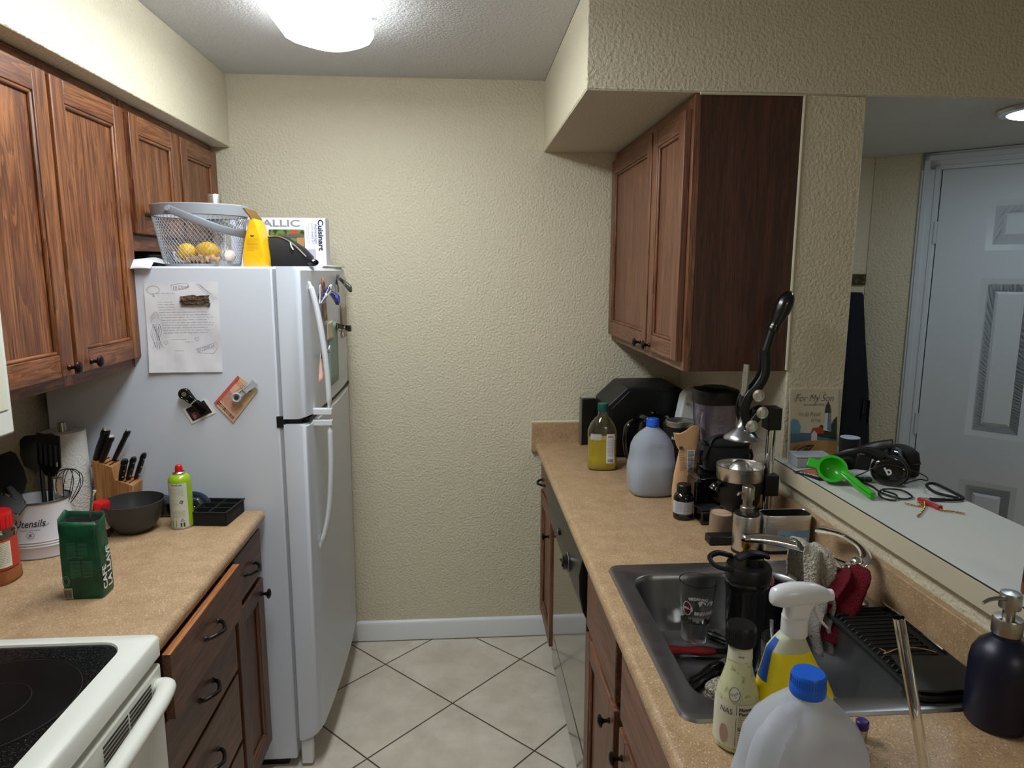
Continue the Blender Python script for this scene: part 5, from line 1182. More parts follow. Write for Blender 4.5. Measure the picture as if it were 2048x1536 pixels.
b = MB(); b.tube(bez([(-0.055, -0.02, 0.186), (-0.085, -0.03, 0.186), (-0.112, -0.038, 0.165), (-0.118, -0.04, 0.12), (-0.110, -0.038, 0.06), (-0.085, -0.03, 0.02)], 30), 0.010, 12, flat=(1.3, 0.8), up=(0, 1, 0)); b.build('handle', BLKG, t)
# tumbler
t = thing('travel_tumbler', 'black insulated tumbler with a steel rim behind the water jug', 'tumbler', (0.792, 2.405, CZ))
S = [(0, 0.036, 0.036), (0.004, 0.038, 0.038), (0.10, 0.045, 0.045), (0.185, 0.051, 0.051), (0.190, 0.051, 0.051)]
b = MB(); b.lathe([(q[1], q[0]) for q in S]+[(0.049, 0.190), (0.046, 0.186), (0.001, 0.186)], n=40); bd = b.build('body', M('powder_black', (14, 15, 17), 0.5), t)
b = MB(); b.lathe([(0.0515, 0.188), (0.0525, 0.191), (0.0525, 0.206), (0.051, 0.2075), (0.049, 0.206), (0.049, 0.190)], n=40, cap0=False, cap1=False); b.build('rim', STEEL, t)
b = MB(); b.lathe([(0.0485, 0.190), (0.0485, 0.198), (0.040, 0.199), (0.001, 0.199)], n=40); b.build('lid', M('clear_grey_lid', (60, 62, 64), 0.15, coat=0.4), t)
b = MB(); b.tube(bez([(0.048, -0.01, 0.170), (0.075, -0.012, 0.172), (0.086, -0.014, 0.14), (0.084, -0.014, 0.08), (0.062, -0.01, 0.05), (0.040, -0.008, 0.048)], 24), 0.008, 12, flat=(1, 1.4)); b.build('handle', BLK, t)
b = MB(); fn = sec_fn(S, -PI/2-0.72, 0.148, 0.001); put_text(b, 'RU', 0.014, fn, 0.02, 0, 0.017); b.build('lettering', INKW, bd)
# white slab with screws
t = thing('white_appliance', 'white plastic appliance with two screws leaning in the corner beside the tumbler', 'appliance', (0.89, 2.56, CZ))
b = MB(); b.prism([(0.800, CZ), (0.848, 1.185), (0.862, 1.204), (0.885, 1.208), (0.930, 1.185), (0.932, CZ)], 2.535, 2.600, 1); w = b.build('body', M('plastic_white', (206, 208, 210), 0.4), t, W=True, bevel=0.006, seg=3)
for (x, z) in ((0.858, 1.160), (0.905, 1.130)): b = MB(); b.cyl((x, 2.535, z), (x, 2.529, z), 0.0065, 0.005, 14); b.build('screw', STEEL, t, W=True)
b = MB(); b.tube(bez([(0.86, 2.57, 1.205), (0.885, 2.575, 1.222), (0.915, 2.58, 1.226), (0.925, 2.58, 1.20)], 16), 0.0022, 6); b.build('cord', M('cord_white', (200, 198, 192), 0.5), t, W=True)
# blender
t = thing('blender', 'blender with a clear jar and black lid behind the black bag', 'blender', (0.832, 2.176, CZ))
b = MB(); b.loft([(0, 0.072, 0.072, 3), (0.01, 0.074, 0.074, 3), (0.09, 0.060, 0.060, 3), (0.112, 0.056, 0.056, 2.6)], 40); b.build('motor_base', BLKG, t, ang=50)
bottle_shell(t, 'jar', [(0.112, 0.050, 0.050, 2.2), (0.116, 0.055, 0.055, 2.3), (0.20, 0.062, 0.062, 2.5), (0.335, 0.070, 0.070, 2.5), (0.342, 0.071, 0.071, 2.5)], M('blender_glass', (216, 210, 226), 0.05, trans=0.95, ior=1.45), th=0.002)
b = MB(); b.loft([(0.318, 0.0715, 0.0715, 2.5), (0.355, 0.0735, 0.0735, 2.5), (0.362, 0.070, 0.070, 2.5), (0.366, 0.045, 0.045, 2.2), (0.370, 0.042, 0.042, 2.2)], 44); b.build('lid', M('blender_lid', (24, 20, 20), 0.4), t, ang=50)
b = MB(); b.tube(bez([(-0.060, -0.045, 0.30), (-0.072, -0.055, 0.27), (-0.070, -0.052, 0.20), (-0.055, -0.042, 0.15)], 20), 0.008, 10); b.build('handle', M('blender_glass'), t)
b = MB()
for k in range(4): a = k*PI/2; b.tube([(0, 0, 0.122), (0.022*math.cos(a), 0.022*math.sin(a), 0.130+0.006*(k % 2))], [0.004, 0.001], 6)
b.build('blades', STEEL, t)
b = MB()
for k in range(7): b.box(-0.010, 0.0 if k % 2 else 0.006, -0.0685, -0.0675, 0.17+0.02*k, 0.1715+0.02*k)
b.build('measure_marks', M('mark_grey', (150, 150, 156), 0.6), t)
# kraft pouch
t = thing('kraft_pouch', 'open tan kraft paper pouch with a nutrition label beside the water jug', 'food pouch', (0.702, 2.060, CZ), 0.06)
KR = M('kraft_tan', (206, 164, 118), 0.6, bump=(30, 0.3, 0.006))
SP = [(0, 0.038, 0.020, 2.6), (0.01, 0.040, 0.022, 2.6), (0.06, 0.040, 0.020, 2.4, 0.000), (0.11, 0.039, 0.016, 2.2, 0.002), (0.15, 0.035, 0.012, 2.1, 0.004), (0.185, 0.030, 0.008, 2.0, 0.008), (0.215, 0.037, 0.004, 2.0, 0.004), (0.252, 0.044, 0.0022, 2.0, -0.002)]
b = MB(); b.loft(SP, 40); 
b.v = [(x, y+0.004*math.sin(z*50+x*60), z+(0.012*math.sin(x*55) if z > 0.2 else 0)) for x, y, z in b.v]
pk = b.build('pouch', KR, t, ang=60)
b = MB()
def kf(x, y):
    for k in range(len(SP)-1):
        if SP[k][0] <= y <= SP[k+1][0]: break
    q, r = SP[k], SP[k+1]; f = (y-q[0])/(r[0]-q[0]); g = lambda m, i_: m[i_] if len(m) > i_ else 0
    rx, ry, cx = q[1]+(r[1]-q[1])*f, q[2]+(r[2]-q[2])*f, g(q, 4)+(g(r, 4)-g(q, 4))*f
    yy = -ry*math.sqrt(max(0.02, 1-((x-cx)/rx)**2))-0.0022
    return (x, yy+0.004*math.sin(y*50+x*60), y+(0.012*math.sin(x*55) if y > 0.2 else 0))
b.grid(lambda u, v: kf(0.000+0.024*u, 0.080+0.110*v), 8, 20); nl = b.build('nutrition_label', M('label_white'), pk)
b = MB(); kf2 = lambda x, y: (lambda p: (p[0], p[1]-0.0008, p[2]))(kf(x, y))
for k in range(24): rect(b, kf2, 0.002, 0.002+random.uniform(0.012, 0.020), 0.083+k*0.0044, 0.0847+k*0.0044)
for k in range(16): rect(b, kf2, -0.024, -0.024+random.uniform(0.010, 0.020), 0.125+k*0.0050, 0.126+k*0.0050)
b.build('label_print', INK, pk)
# supplement bottle
t = thing('supplement_bottle', 'small black supplement bottle with a white label in front of the kraft pouch', 'bottle', (0.668, 1.964, CZ))
S = [(0, 0.027, 0.027), (0.003, 0.030, 0.030), (0.064, 0.030, 0.030), (0.075, 0.027, 0.027), (0.082, 0.019, 0.019)]
b = MB(); b.lathe([(q[1], q[0]) for q in S], n=36); bd = b.build('body', BLKG, t)
b = MB(); b.lathe([(0.020, 0.080), (0.0215, 0.082), (0.0215, 0.104), (0.019, 0.107), (0.001, 0.107)], n=36); b.build('cap', BLK, t)
lb = patch(S, -PI/2-1.7, -PI/2+1.1, 0.020, 0.058, 0.0006, 24, 3).build('label', M('label_silver', (186, 188, 194), 0.4), bd)
b = MB(); fn = sec_fn(S, -PI/2-0.33, 0.04, 0.0012); lines(b, fn, -0.026, -0.002, 0.015, 9, 0.0036, 0.0015); lines(b, fn, 0.001, 0.026, 0.015, 9, 0.0036, 0.0015); b.build('label_print', INK, lb)
b = MB(); fn = sec_fn(S, -PI/2, 0.014, 0.0008); lines(b, fn, -0.02, 0.02, 0.007, 3, 0.004, 0.001); b.build('small_print', M('print_pale', (130, 130, 134), 0.5), bd)
# slim coffee maker with bag on top
t = thing('coffee_maker', 'slim black single-cup coffee maker under the black bag', 'coffee maker', (0.74, 1.98, CZ))
b = MB(); b.box(0.701, 0.786, 1.896, 2.045, CZ, 0.954); b.build('drip_base', BLKG, t, W=True, bevel=0.006, seg=3)
b = MB(); b.box(0.703, 0.830, 1.968, 2.048, 0.950, 1.030); b.box(0.703, 0.830, 1.940, 2.048, 1.028, 1.048); b.build('body', BLKG, t, W=True, bevel=0.008, seg=3)
b = MB(); b.box(0.705, 0.770, 1.908, 1.975, 0.952, 0.956); b.build('drip_tray', BLKM, t, W=True, bevel=0.001)
t = thing('shoulder_bag', 'black padded nylon bag with a wrist strap sitting on the coffee maker', 'bag', (0.815, 2.030, 1.049))
b = MB(); b.loft([(0, 0.066, 0.036, 3.5), (0.004, 0.072, 0.042, 3.2), (0.04, 0.076, 0.045, 3), (0.08, 0.072, 0.042, 2.8), (0.098, 0.058, 0.032, 2.5), (0.105, 0.030, 0.014, 2.2)], 44); b.build('body', BLKF, t, ang=60)
b = MB(); p = bez([(-0.060, -0.02, 0.080), (-0.085, -0.035, 0.100), (-0.100, -0.04, 0.075), (-0.096, -0.04, 0.045), (-0.082, -0.035, 0.040), (-0.066, -0.03, 0.075), (-0.045, -0.02, 0.105), (0.0, -0.01, 0.112)], 40); b.tube(p, 0.006, 10, flat=(0.35, 1.2)); b.build('wrist_strap', M('strap_black', (24, 24, 28), 0.7), t)
b = MB(); b.tube(sec_ring((0.082, 0.0735, 0.0435, 2.8), 40), 0.0022, 6, closed=True); b.build('zipper', BLK, t)
for s in (-1, 1): b = MB(); b.tube([(s*0.078, -0.01, 0.015), (s*0.084, -0.012, 0.04), (s*0.078, -0.01, 0.062)], 0.005, 8, flat=(1, 0.6)); b.build('side_tab', BLK, t)
# citrus press
PX, PY = 0.796, 1.862
t = thing('citrus_press', 'tall black manual citrus press with chrome cone and long raised lever', 'citrus press', (0.86, 1.86, CZ))
PB = M('press_black', (11, 11, 12), 0.42)
b = MB()
b.prism([(1.746, CZ), (1.742, 0.920), (1.748, 0.938), (1.784, 0.938), (1.786, CZ)], 0.672, 0.925, 0); b.box(0.868, 0.902, 1.78, 1.960, CZ, 0.934); b.box(0.800, 0.925, 1.945, 1.985, CZ, 0.934)
b.build('base', PB, t, W=True, bevel=0.003)
b = MB(); b.cyl((0.883, PY+0.004, 0.93), (0.883, PY+0.004, 1.235), 0.0125, n=24); b.build('column', CHROME, t, W=True)
b = MB(); b.box(0.862, 0.902, PY-0.020, PY+0.026, 1.212, 1.277); b.prism([(0.865, 1.255), (0.865, 1.275), (0.845, 1.282), (0.826, 1.272), (0.826, 1.252), (0.845, 1.250)], PY-0.010, PY+0.014, 1); b.build('head_block', PB, t, W=True, bevel=0.003)
b = MB(); b.box(0.862, 0.905, PY-0.022, PY+0.028, 1.018, 1.080); b.prism([(0.862, 1.030), (0.862, 1.078), (0.842, 1.076), (0.842, 1.022)], PY-0.016, PY+0.020, 1); b.build('bowl_bracket', PB, t, W=True, bevel=0.003)
b = MB(); b.lathe([(0.040, 0.985), (0.050, 0.988), (0.058, 1.005), (0.062, 1.060), (0.064, 1.070), (0.060, 1.070), (0.055, 1.01), (0.001, 1.005)], PX, PY, 40); b.build('lower_bowl', PB, t, W=True)
b = MB(); b.lathe([(0.062, 1.066), (0.0645, 1.070), (0.0660, 1.104), (0.0675, 1.108), (0.0650, 1.109), (0.0630, 1.106), (0.060, 1.082), (0.045, 1.076), (0.030, 1.078)], PX, PY, 48, cap0=False, cap1=False); cup = b.build('strainer_ring', STEEL, t, W=True)
b = MB(); b.lathe([(0.046, 1.075), (0.044, 1.082), (0.034, 1.098), (0.022, 1.112), (0.012, 1.120), (0.001, 1.122)], PX, PY, 40)
b.build('reamer', STEEL, t, W=True)
b = MB()
for k in range(10): a = k*PI/5; b.ball((PX+0.034*math.cos(a), PY+0.034*math.sin(a), 1.0985), 0.0022, n=8)
b.build('strainer_holes', BLKM, cup, W=True)
b = MB(); b.tube(bez([(PX-0.055, PY-0.02, 1.055), (PX-0.078, PY-0.03, 1.058), (PX-0.086, PY-0.03, 1.045)], 10), [0.006+0.001*i for i in range(12)], 12); b.build('side_knob', BLKG, t, W=True)
b = MB(); b.lathe([(0.007, 1.262), (0.008, 1.245), (0.012, 1.228), (0.022, 1.218), (0.042, 1.200), (0.050, 1.190), (0.0505, 1.186), (0.049, 1.186), (0.038, 1.198), (0.001, 1.222)], PX-0.001, PY, 48); b.build('cone_cup', M('cast_steel', (176, 178, 182), 0.25, 1.0), t, W=True)
b = MB(); b.cyl((PX-0.001, PY, 1.255), (PX+0.001, PY, 1.400), 0.0090, n=16); b.build('press_rod', STEEL, t, W=True)
b = MB(); b.box(PX-0.012, PX+0.012, PY-0.012, PY+0.012, 1.278, 1.312); b.build('rod_guide', PB, t, W=True, bevel=0.002)
for s in (-1, 1):
    b = MB(); b.tube(bez([(0.812, PY+s*0.017, 1.222), (0.793, PY+s*0.017, 1.262), (0.800, PY+s*0.017, 1.305), (0.826, PY+s*0.016, 1.335), (0.846, PY+s*0.013, 1.370), (0.850, PY+s*0.008, 1.41), (0.848, PY+s*0.004, 1.440)], 30), 0.0140, 12, flat=(1.0, 0.45), up=(1, 0, 0)); b.build('link_arm', PB, t, W=True)
    b = MB(); b.tube([(0.810, PY+s*0.022, 1.228), (0.839, PY+s*0.022, 1.266)], 0.012, 12, flat=(1, 0.4), up=(1, 0, 0)); b.build('link_plate', PB, t, W=True)
for (x, z) in ((0.825, 1.315), (0.839, 1.266), (0.811, 1.228)):
    b = MB(); b.T = Matrix.Translation((x, PY-0.026, z)) @ Matrix.Rotation(PI/2, 4, 'X'); b.lathe([(0.0172, 0), (0.0172, 0.003), (0.0105, 0.0045), (0.010, 0.002), (0.007, 0.002), (0.007, 0.006), (0.001, 0.006)], n=28)
    b.cyl((0, 0, -0.05), (0, 0, 0.0), 0.006, n=12); b.build('bolt', STEEL, t, W=True)
b = MB(); b.tube([(0.847, PY, 1.428), (0.866, PY, 1.500)], [0.0125, 0.0110], 14); b.build('lever', PB, t, W=True)
b = MB(); d0, d1 = Vector((0.866, PY, 1.492)), Vector((0.911, PY, 1.604)); n = 20
rr = [0.016, 0.0175, 0.0165, 0.0155, 0.016, 0.0168, 0.018, 0.0192, 0.0204, 0.0214, 0.0222, 0.0228, 0.0231, 0.0232, 0.0230, 0.0224, 0.0212, 0.0194, 0.0166, 0.0125, 0.004]
b.tube([tuple(d0+(d1-d0)*(i/n)) for i in range(n+1)], rr, 20); b.build('grip', M('grip_black', (10, 10, 11), 0.25, coat=0.4), t, W=True)
# small jar under the press
t = thing('small_jar', 'small glass jar with beige contents standing under the citrus press', 'jar', (0.735, 1.832, CZ))
bottle_shell(t, 'jar', [(0, 0.030, 0.030), (0.003, 0.033, 0.033), (0.066, 0.033, 0.033), (0.070, 0.034, 0.034)], GLASS, th=0.0015)
b = MB(); b.lathe([(0.030, 0.002), (0.031, 0.062), (0.001, 0.063)], n=32); b.build('contents', M('beige_fill', (200, 168, 142), 0.8), t)
# steel soap dispenser and sponge caddy
t = thing('soap_dispenser', 'brushed steel soap pump standing left of the sponge caddy', 'soap dispenser', (0.755, 1.705, CZ))
b = MB(); b.lathe([(0.036, 0), (0.0365, 0.003), (0.036, 0.007), (0.034, 0.008)], n=40); b.build('base_ring', BLK, t)
b = MB(); b.lathe([(0.0345, 0.007), (0.0350, 0.012), (0.0350, 0.100), (0.0335, 0.104), (0.001, 0.104)], n=48); b.build('body', STEEL, t)
b = MB(); b.lathe([(0.033, 0.103), (0.032, 0.108), (0.022, 0.111), (0.001, 0.111)], n=40); b.build('collar', BLK, t)
b = MB(); b.lathe([(0.0185, 0.110), (0.0185, 0.124), (0.0165, 0.126), (0.013, 0.126), (0.013, 0.143), (0.0165, 0.145), (0.0165, 0.178), (0.0145, 0.181), (0.001, 0.181)], n=32)
b.tube([(-0.008, 0, 0.165), (-0.026, -0.002, 0.162), (-0.030, -0.002, 0.156)], [0.006, 0.0055, 0.004], 10, flat=(0.6, 1)); b.build('pump', NICKEL, t)
t = thing('sponge_caddy', 'brushed steel sponge caddy with a blue sticker behind the sink', 'sponge holder', (0.860, 1.706, CZ))
b = MB(); b.loft([(0, 0.068, 0.031, 5), (0.008, 0.068, 0.031, 5)], 48); b.build('base', BLK, t)
b = MB(); b.loft([(0.008, 0.066, 0.029, 5), (0.102, 0.066, 0.029, 5), (0.105, 0.065, 0.028, 5), (0.102, 0.063, 0.026, 5), (0.012, 0.062, 0.025, 5)], 56); bd = b.build('box', STEEL, t, ang=50)
b = MB(); b.loft([(0.0125, 0.0618, 0.0248, 5), (0.1045, 0.0622, 0.0252, 5), (0.1045, 0.0598, 0.0228, 5), (0.030, 0.0594, 0.0224, 5)], 56); b.build('liner', BLKM, t)
b = MB(); b.box(-0.030, 0.056, -0.0300, -0.0291, 0.014, 0.064); st = b.build('sticker', M('sticker_blue', (128, 166, 204), 0.4), bd)
b = MB(); F2 = lambda x, y, o=0.0: (x, -0.0304-o, y); rect(b, F2, -0.028, 0.050, 0.028, 0.044); b.build('white_panel', M('sticker_white', (206, 212, 220), 0.4), st)
b = MB(); put_text(b, 'ame', 0.011, lambda x, y: F2(x-0.020, y+0.050, 0.0006), 0.02, 0, 0.018); lines(b, lambda x, y: F2(x, y, 0.0006), -0.026, 0.0, 0.040, 2, 0.005, 0.0012); b.build('lettering', M('print_navy'), st)

# ------------------------------------------------------------------ in the sink
FLZ = 0.7655
t = thing('pint_glass', 'clear printed pint glass holding a little water in the sink', 'glass', (0.545, 1.486, 0.7915), 0.0, rot=(0.0, 0.03, 0.1))
bottle_shell(t, 'glass', [(0, 0.028, 0.028), (0.002, 0.030, 0.030), (0.145, 0.0435, 0.0435), (0.147, 0.0435, 0.0435)], GLASS, th=0.0022)
S = [(0, 0.0302, 0.0302), (0.147, 0.0437, 0.0437)]
b = MB(); b.lathe([(0.027, 0.004), (0.0315, 0.052), (0.001, 0.052)], n=40); b.build('water', M('water', (245, 250, 250), 0.02, trans=1.0, ior=1.33), t)
b = MB(); fn = sec_fn(S, -PI/2-0.10, 0.095, 0.0012)
put_text(b, 'BREWING', 0.012, lambda x, y: fn(x+0.008, y-0.014), 0.03, 0, 0.050); put_text(b, 'OKOAWAKE', 0.010, lambda x, y: fn(x-0.010, y+0.024-abs(x)*0.2), 0.03, 0, 0.044)
for (cx, cy, k) in ((-0.006, 0.004, 1), (0.024, 0.002, -1)):
    b.add([fn(cx+px*k, cy+py) for px, py in ((0, 0), (0.006, 0.012), (0.013, 0.004), (0.013, 0.010), (0.003, 0.016), (-0.005, 0.012))], [(0, 1, 2, 3, 4, 5)])
pr_ = b.build('white_print', INKW, t)
b = MB(); fb_ = sec_fn(S, -PI/2-0.98, 0.090, 0.0008); b.add([fb_(0.011*math.cos(a*PI/12), 0.018*math.sin(a*PI/12)) for a in range(24)], [tuple(range(24))]); em_ = b.build('oval_emblem', M('emblem_maroon', (96, 34, 34), 0.5), t)
b = MB(); fb2 = sec_fn(S, -PI/2-0.98, 0.090, 0.0014); put_text(b, 'NIKE-1', 0.007, lambda x, y: fb2(x, y), 0.02, 0, 0.018); ribbon(b, fb2, [(0.010*math.cos(a*PI/12), 0.0165*math.sin(a*PI/12)) for a in range(25)], 0.0012); b.build('emblem_lettering', INKW, em_)
b = MB(); fc_ = sec_fn(S, -PI/2, 0.052, 0.0006)
for k in range(26): x = -0.05+k*0.004; rect(b, fc_, x, x+0.0034, 0, random.choice((0.005, 0.008, 0.011, 0.014)))
b.build('skyline_print', M('skyline_dark', (46, 42, 28), 0.5), t)
# red-handled and black-handled tools on the bottom
def sink_tool(name, label, cat, p0, p1, r, mat, blade=None, riv=False):
    d = Vector(p1)-Vector(p0); L = d.length; e = d.to_track_quat('X', 'Z').to_euler()
    t = thing(name, label, cat, p0, rot=e)
    b = MB(); n = 10; b.tube([(L*i/n, 0, 0) for i in range(n+1)], [r*(0.7 if i in (0, n) else 0.92+0.12*math.sin(i*1.1)) for i in range(n+1)], 14, flat=(0.7, 1.1), up=(0, 0, 1)); h = b.build('handle', mat, t)
    if riv:
        b = MB()
        for u in (0.15, 0.5, 0.85): b.cyl((L*u, 0, r*0.4), (L*u, 0, r*0.78), 0.0028, n=10)
        b.build('rivets', STEEL, h)
    if blade:
        b = MB(); w = blade[1]; b.rings([[(L-0.002, -w, -0.0008), (L-0.002, w, -0.0008), (L-0.002, w, 0.0008), (L-0.002, -w, 0.0008)], [(L+blade[0]*0.7, -w, -0.0008), (L+blade[0]*0.7, w*0.8, -0.0008), (L+blade[0]*0.7, w*0.8, 0.0008), (L+blade[0]*0.7, -w, 0.0008)], [(L+blade[0], -w, -0.0004), (L+blade[0], -w*0.6, -0.0004), (L+blade[0], -w*0.6, 0.0004), (L+blade[0], -w, 0.0004)]])
        b.build('blade', blade[2], t)
    return t
sink_tool('can_opener', 'red-handled kitchen tool lying under the pint glass in the sink', 'can opener', (0.466, 1.462, 0.779), (0.585, 1.448, 0.779), 0.0135, M('red_gloss', (104, 14, 22), 0.3), (0.05, 0.012, M('tool_dark', (36, 36, 38), 0.3, 0.8)))
sink_tool('kitchen_knife', 'black gloss knife handle pointing to the near left of the sink', 'knife', (0.472, 1.318, 0.777), (0.580, 1.400, 0.777), 0.0135, BLKG, (0.04, 0.010, STEEL))
sink_tool('kitchen_knife', 'short riveted black knife handle beside the pint glass', 'knife', (0.598, 1.535, 0.777), (0.655, 1.475, 0.777), 0.0105, BLK, (0.03, 0.009, STEEL), True)
b = MB(); b.loft([(0, 0.030, 0.020, 3), (0.004, 0.033, 0.023, 3), (0.05, 0.033, 0.023, 3), (0.055, 0.028, 0.019, 3)], 32)
tag(b.build('scrub_sponge', M('mesh_sponge', (126, 112, 84), 0.6, 0.2, noise=(220, (196, 190, 176), 0.42, 0.58), bump=(260, 1.0, 0.006)), loc=(0.525, 1.262, FLZ), rot=(0, 0, 0.5)), 'woven brownish scrubbing sponge behind the salad dressing bottle', 'sponge')
# black shaker tumbler
t = thing('shaker_bottle', 'black shaker bottle with a loop lid standing in the sink', 'bottle', (0.634, 1.408, FLZ))
b = MB(); b.lathe([(0.034, 0), (0.036, 0.003), (0.040, 0.06), (0.044, 0.13), (0.0455, 0.190), (0.048, 0.195), (0.048, 0.212), (0.046, 0.216), (0.001, 0.216)], n=44); b.build('body', M('shaker_black', (14, 14, 16), 0.18, coat=0.4), t)
b = MB(); b.lathe([(0.0475, 0.214), (0.050, 0.217), (0.050, 0.240), (0.047, 0.246), (0.001, 0.247)], n=44); ld = b.build('lid', BLK, t)
b = MB(); b.lathe([(0.019, 0.246), (0.019, 0.262), (0.016, 0.264), (0.001, 0.264)], 0.012, -0.004, 24); b.tube(bez([(-0.030, -0.006, 0.262), (-0.005, -0.004, 0.272), (0.020, 0.0, 0.270), (0.042, 0.002, 0.262)], 16), 0.014, 12, flat=(0.45, 1.0)); b.build('spout_cap', BLK, ld)
b = MB(); b.tube(bez([(-0.036, -0.02, 0.240), (-0.075, -0.01, 0.246), (-0.085, 0.012, 0.258), (-0.060, 0.028, 0.262), (-0.025, 0.03, 0.252)], 24), 0.0065, 10, flat=(0.7, 1)); b.build('carry_loop', BLK, ld)
# second glass with a spoon
t = thing('drinking_glass', 'plain glass half hidden behind the yellow spray bottle in the sink', 'glass', (0.664, 1.310, FLZ))
bottle_shell(t, 'glass', [(0, 0.028, 0.028), (0.002, 0.030, 0.030), (0.120, 0.036, 0.036), (0.122, 0.036, 0.036)], GLASS, th=0.002)
t = thing('spoon', 'steel spoon leaning in the plain glass in the sink', 'spoon', (0.660, 1.306, 0.800), rot=(0.10, -0.16, 0))
b = MB(); b.tube([(0, 0, 0), (0.001, 0, 0.06), (0.0, 0, 0.120), (0.001, 0, 0.140)], [0.002, 0.0028, 0.0048, 0.005], 10, flat=(0.8, 1)); b.build('handle', STEEL, t)
b = MB(); b.ball((0, 0, -0.012), 0.012, 1, 0.3, 1.5); b.build('spoon_bowl', STEEL, t)
# black drain cup + copper scrubber
b = MB(); b.lathe([(0.034, 0), (0.037, 0.003), (0.044, 0.150), (0.0455, 0.152), (0.0435, 0.151), (0.035, 0.006), (0.001, 0.005)], n=36)
tag(b.build('drain_cup', BLK, loc=(0.722, 1.500, FLZ)), 'black plastic cup in the far right corner of the sink', 'cup')
b = MB(); random.seed(21); pts = []
for k in range(160): a = k*0.9; pts.append((0.018*math.cos(a)*math.cos(k*0.11)+random.uniform(-0.003, 0.003), 0.016*math.sin(a)+random.uniform(-0.003, 0.003), 0.010*math.sin(a*0.7+k*0.05)))
b.tube(pts, 0.0009, 4); tag(b.build('copper_scrubber', M('copper', (224, 170, 156), 0.25, 1.0), loc=(0.722, 1.500, 0.928)), 'curly copper wire scrubber resting on the black cup', 'scrubber')
# cloths
def cloth(name, label, fn, nu, nv, mat, th=0.0035):
    b = MB(); b.grid(fn, nu, nv); o = b.build(name, mat, solid=th, ang=80); tag(o, label, 'cloth'); return o
WAF = M('waffle_grey', (200, 192, 176), 0.95, bump=(170, 1.0, 0.016), sheen=0.2)
def waf(u, v):
    # hangs over the spout; u along the spout, v across it from back to front
    s = (v-0.42)*0.30; a = 0.026
    x = 0.752+0.078*u+0.010*math.sin(v*7)*u+0.035*max(0, v-0.5)*u; 
    if abs(s) < a*1.3: y = 1.425-s*0.9; z = 1.058-0.030*u+0.0*s-s*s*6
    elif s < 0: y = 1.425+0.032+0.010*math.sin(u*8); z = 1.050-0.030*u-(abs(s)-a*1.3)
    else: y = 1.425-0.032-0.18*(s-a*1.3)+0.010*math.sin(u*9+v*4); z = 1.046-0.030*u-(s-a*1.3)*(0.95)
    return (x, y+0.004*math.sin(u*16+v*9), z+0.003*math.sin(u*12))
cloth('dish_cloth', 'grey beige waffle cloth draped over the faucet spout', waf, 28, 44, WAF)
TOW = M('red_terry', (112, 8, 28), 0.95, bump=(300, 1.0, 0.008))
def tow(u, v):
    a = (u-0.5)*2; w = 0.050+0.055*v**0.8
    x = 0.860-0.066*v+a*w*0.55+0.012*math.sin(u*11+v*2); y = 1.372-0.030*v-0.022*math.cos(a*1.5)+0.012*math.sin(u*14+v*5)
    z = 1.022-0.148*v**1.15-0.020*a*a*(1-v)+0.010*math.sin(u*9)*v
    if v < 0.18: y += (0.18-v)*0.10; z -= (0.18-v)**2*0.3
    return (x, y, z)
cloth('dish_towel', 'dark red terry towel hanging from the faucet lever into the sink', tow, 30, 30, TOW)
def wf2(u, v): return (0.752+0.040*u+0.006*math.sin(v*8), 1.345+0.014*math.sin(u*10+v*3)-0.02*v, 0.975-0.135*v)
cloth('wash_rag', 'greyish cloth hanging below the waffle cloth behind the spray trigger', wf2, 14, 20, M('rag_grey', (148, 142, 136), 0.95, bump=(260, 0.8, 0.006)), 0.003)
# drainer mat, rail, case, wire
t = thing('drying_mat', 'black ribbed silicone drying mat over the right edge of the sink', 'drying mat', (0.86, 1.19, 0.9195))
b = MB(); b.prism(rrect(0.782, 0.934, 1.030, 1.352, 0.02), 0.9212, 0.9245, 2); b.tube([(x, y, 0.9265) for x, y in rrect(0.785, 0.931, 1.033, 1.349, 0.018)], 0.0032, 8, closed=True); b.build('tray', BLKM, t, W=True)
for k in range(20):
    y = 1.055+k*0.0148; b = MB(); b.tube([(0.797, y, 0.926), (0.800, y, 0.9300), (0.905, y, 0.9300), (0.908, y, 0.926)], 0.0024, 8); b.build('rib', M('rib_black', (20, 20, 22), 0.65), t, W=True)
b = MB(); b.tube([(0.924, 1.165, 0.934), (0.924, 1.362, 0.934)], 0.003, 10); tag(b.build('chrome_rail', CHROME), 'thin chrome rod lying along the back of the black drying mat', 'rod')
t = thing('black_case', 'flat black plate resting on the near end of the drying mat', 'plate', (0.86, 1.09, 0.9335))
b = MB(); b.prism([(0.806, 1.150), (0.785, 1.038), (0.820, 1.032), (0.918, 1.036), (0.922, 1.140)], 0.9335, 0.9385, 2); b.build('plate', M('case_black', (20, 21, 21), 0.5), t, W=True, bevel=0.002)
b = MB(); p = bez([(0.790, 1.160, 0.946), (0.797, 1.152, 0.944), (0.792, 1.148, 0.942), (0.806, 1.152, 0.943), (0.835, 1.162, 0.944), (0.870, 1.160, 0.943), (0.895, 1.146, 0.942)], 30); b.tube(p, 0.0010, 6)
tag(b.build('twist_tie', M('gold_wire', (206, 176, 110), 0.35, 0.7)), 'thin gold twist tie lying across the drying mat', 'wire')
t = thing('wire_rack', 'low black wire rack behind the faucet lever', 'rack', (0.88, 1.53, 0.9165))
b = MB(); b.tube([(0.800, 1.500, 0.955), (0.890, 1.590, 0.955), (0.932, 1.520, 0.955), (0.932, 1.470, 0.955)], 0.0028, 8); b.build('frame', BLK, t, W=True)
for (x, y) in ((0.803, 1.503), (0.890, 1.588), (0.932, 1.475)): b = MB(); b.cyl((x, y, 0.9170), (x, y, 0.955), 0.0026, n=8); b.build('leg', BLK, t, W=True)

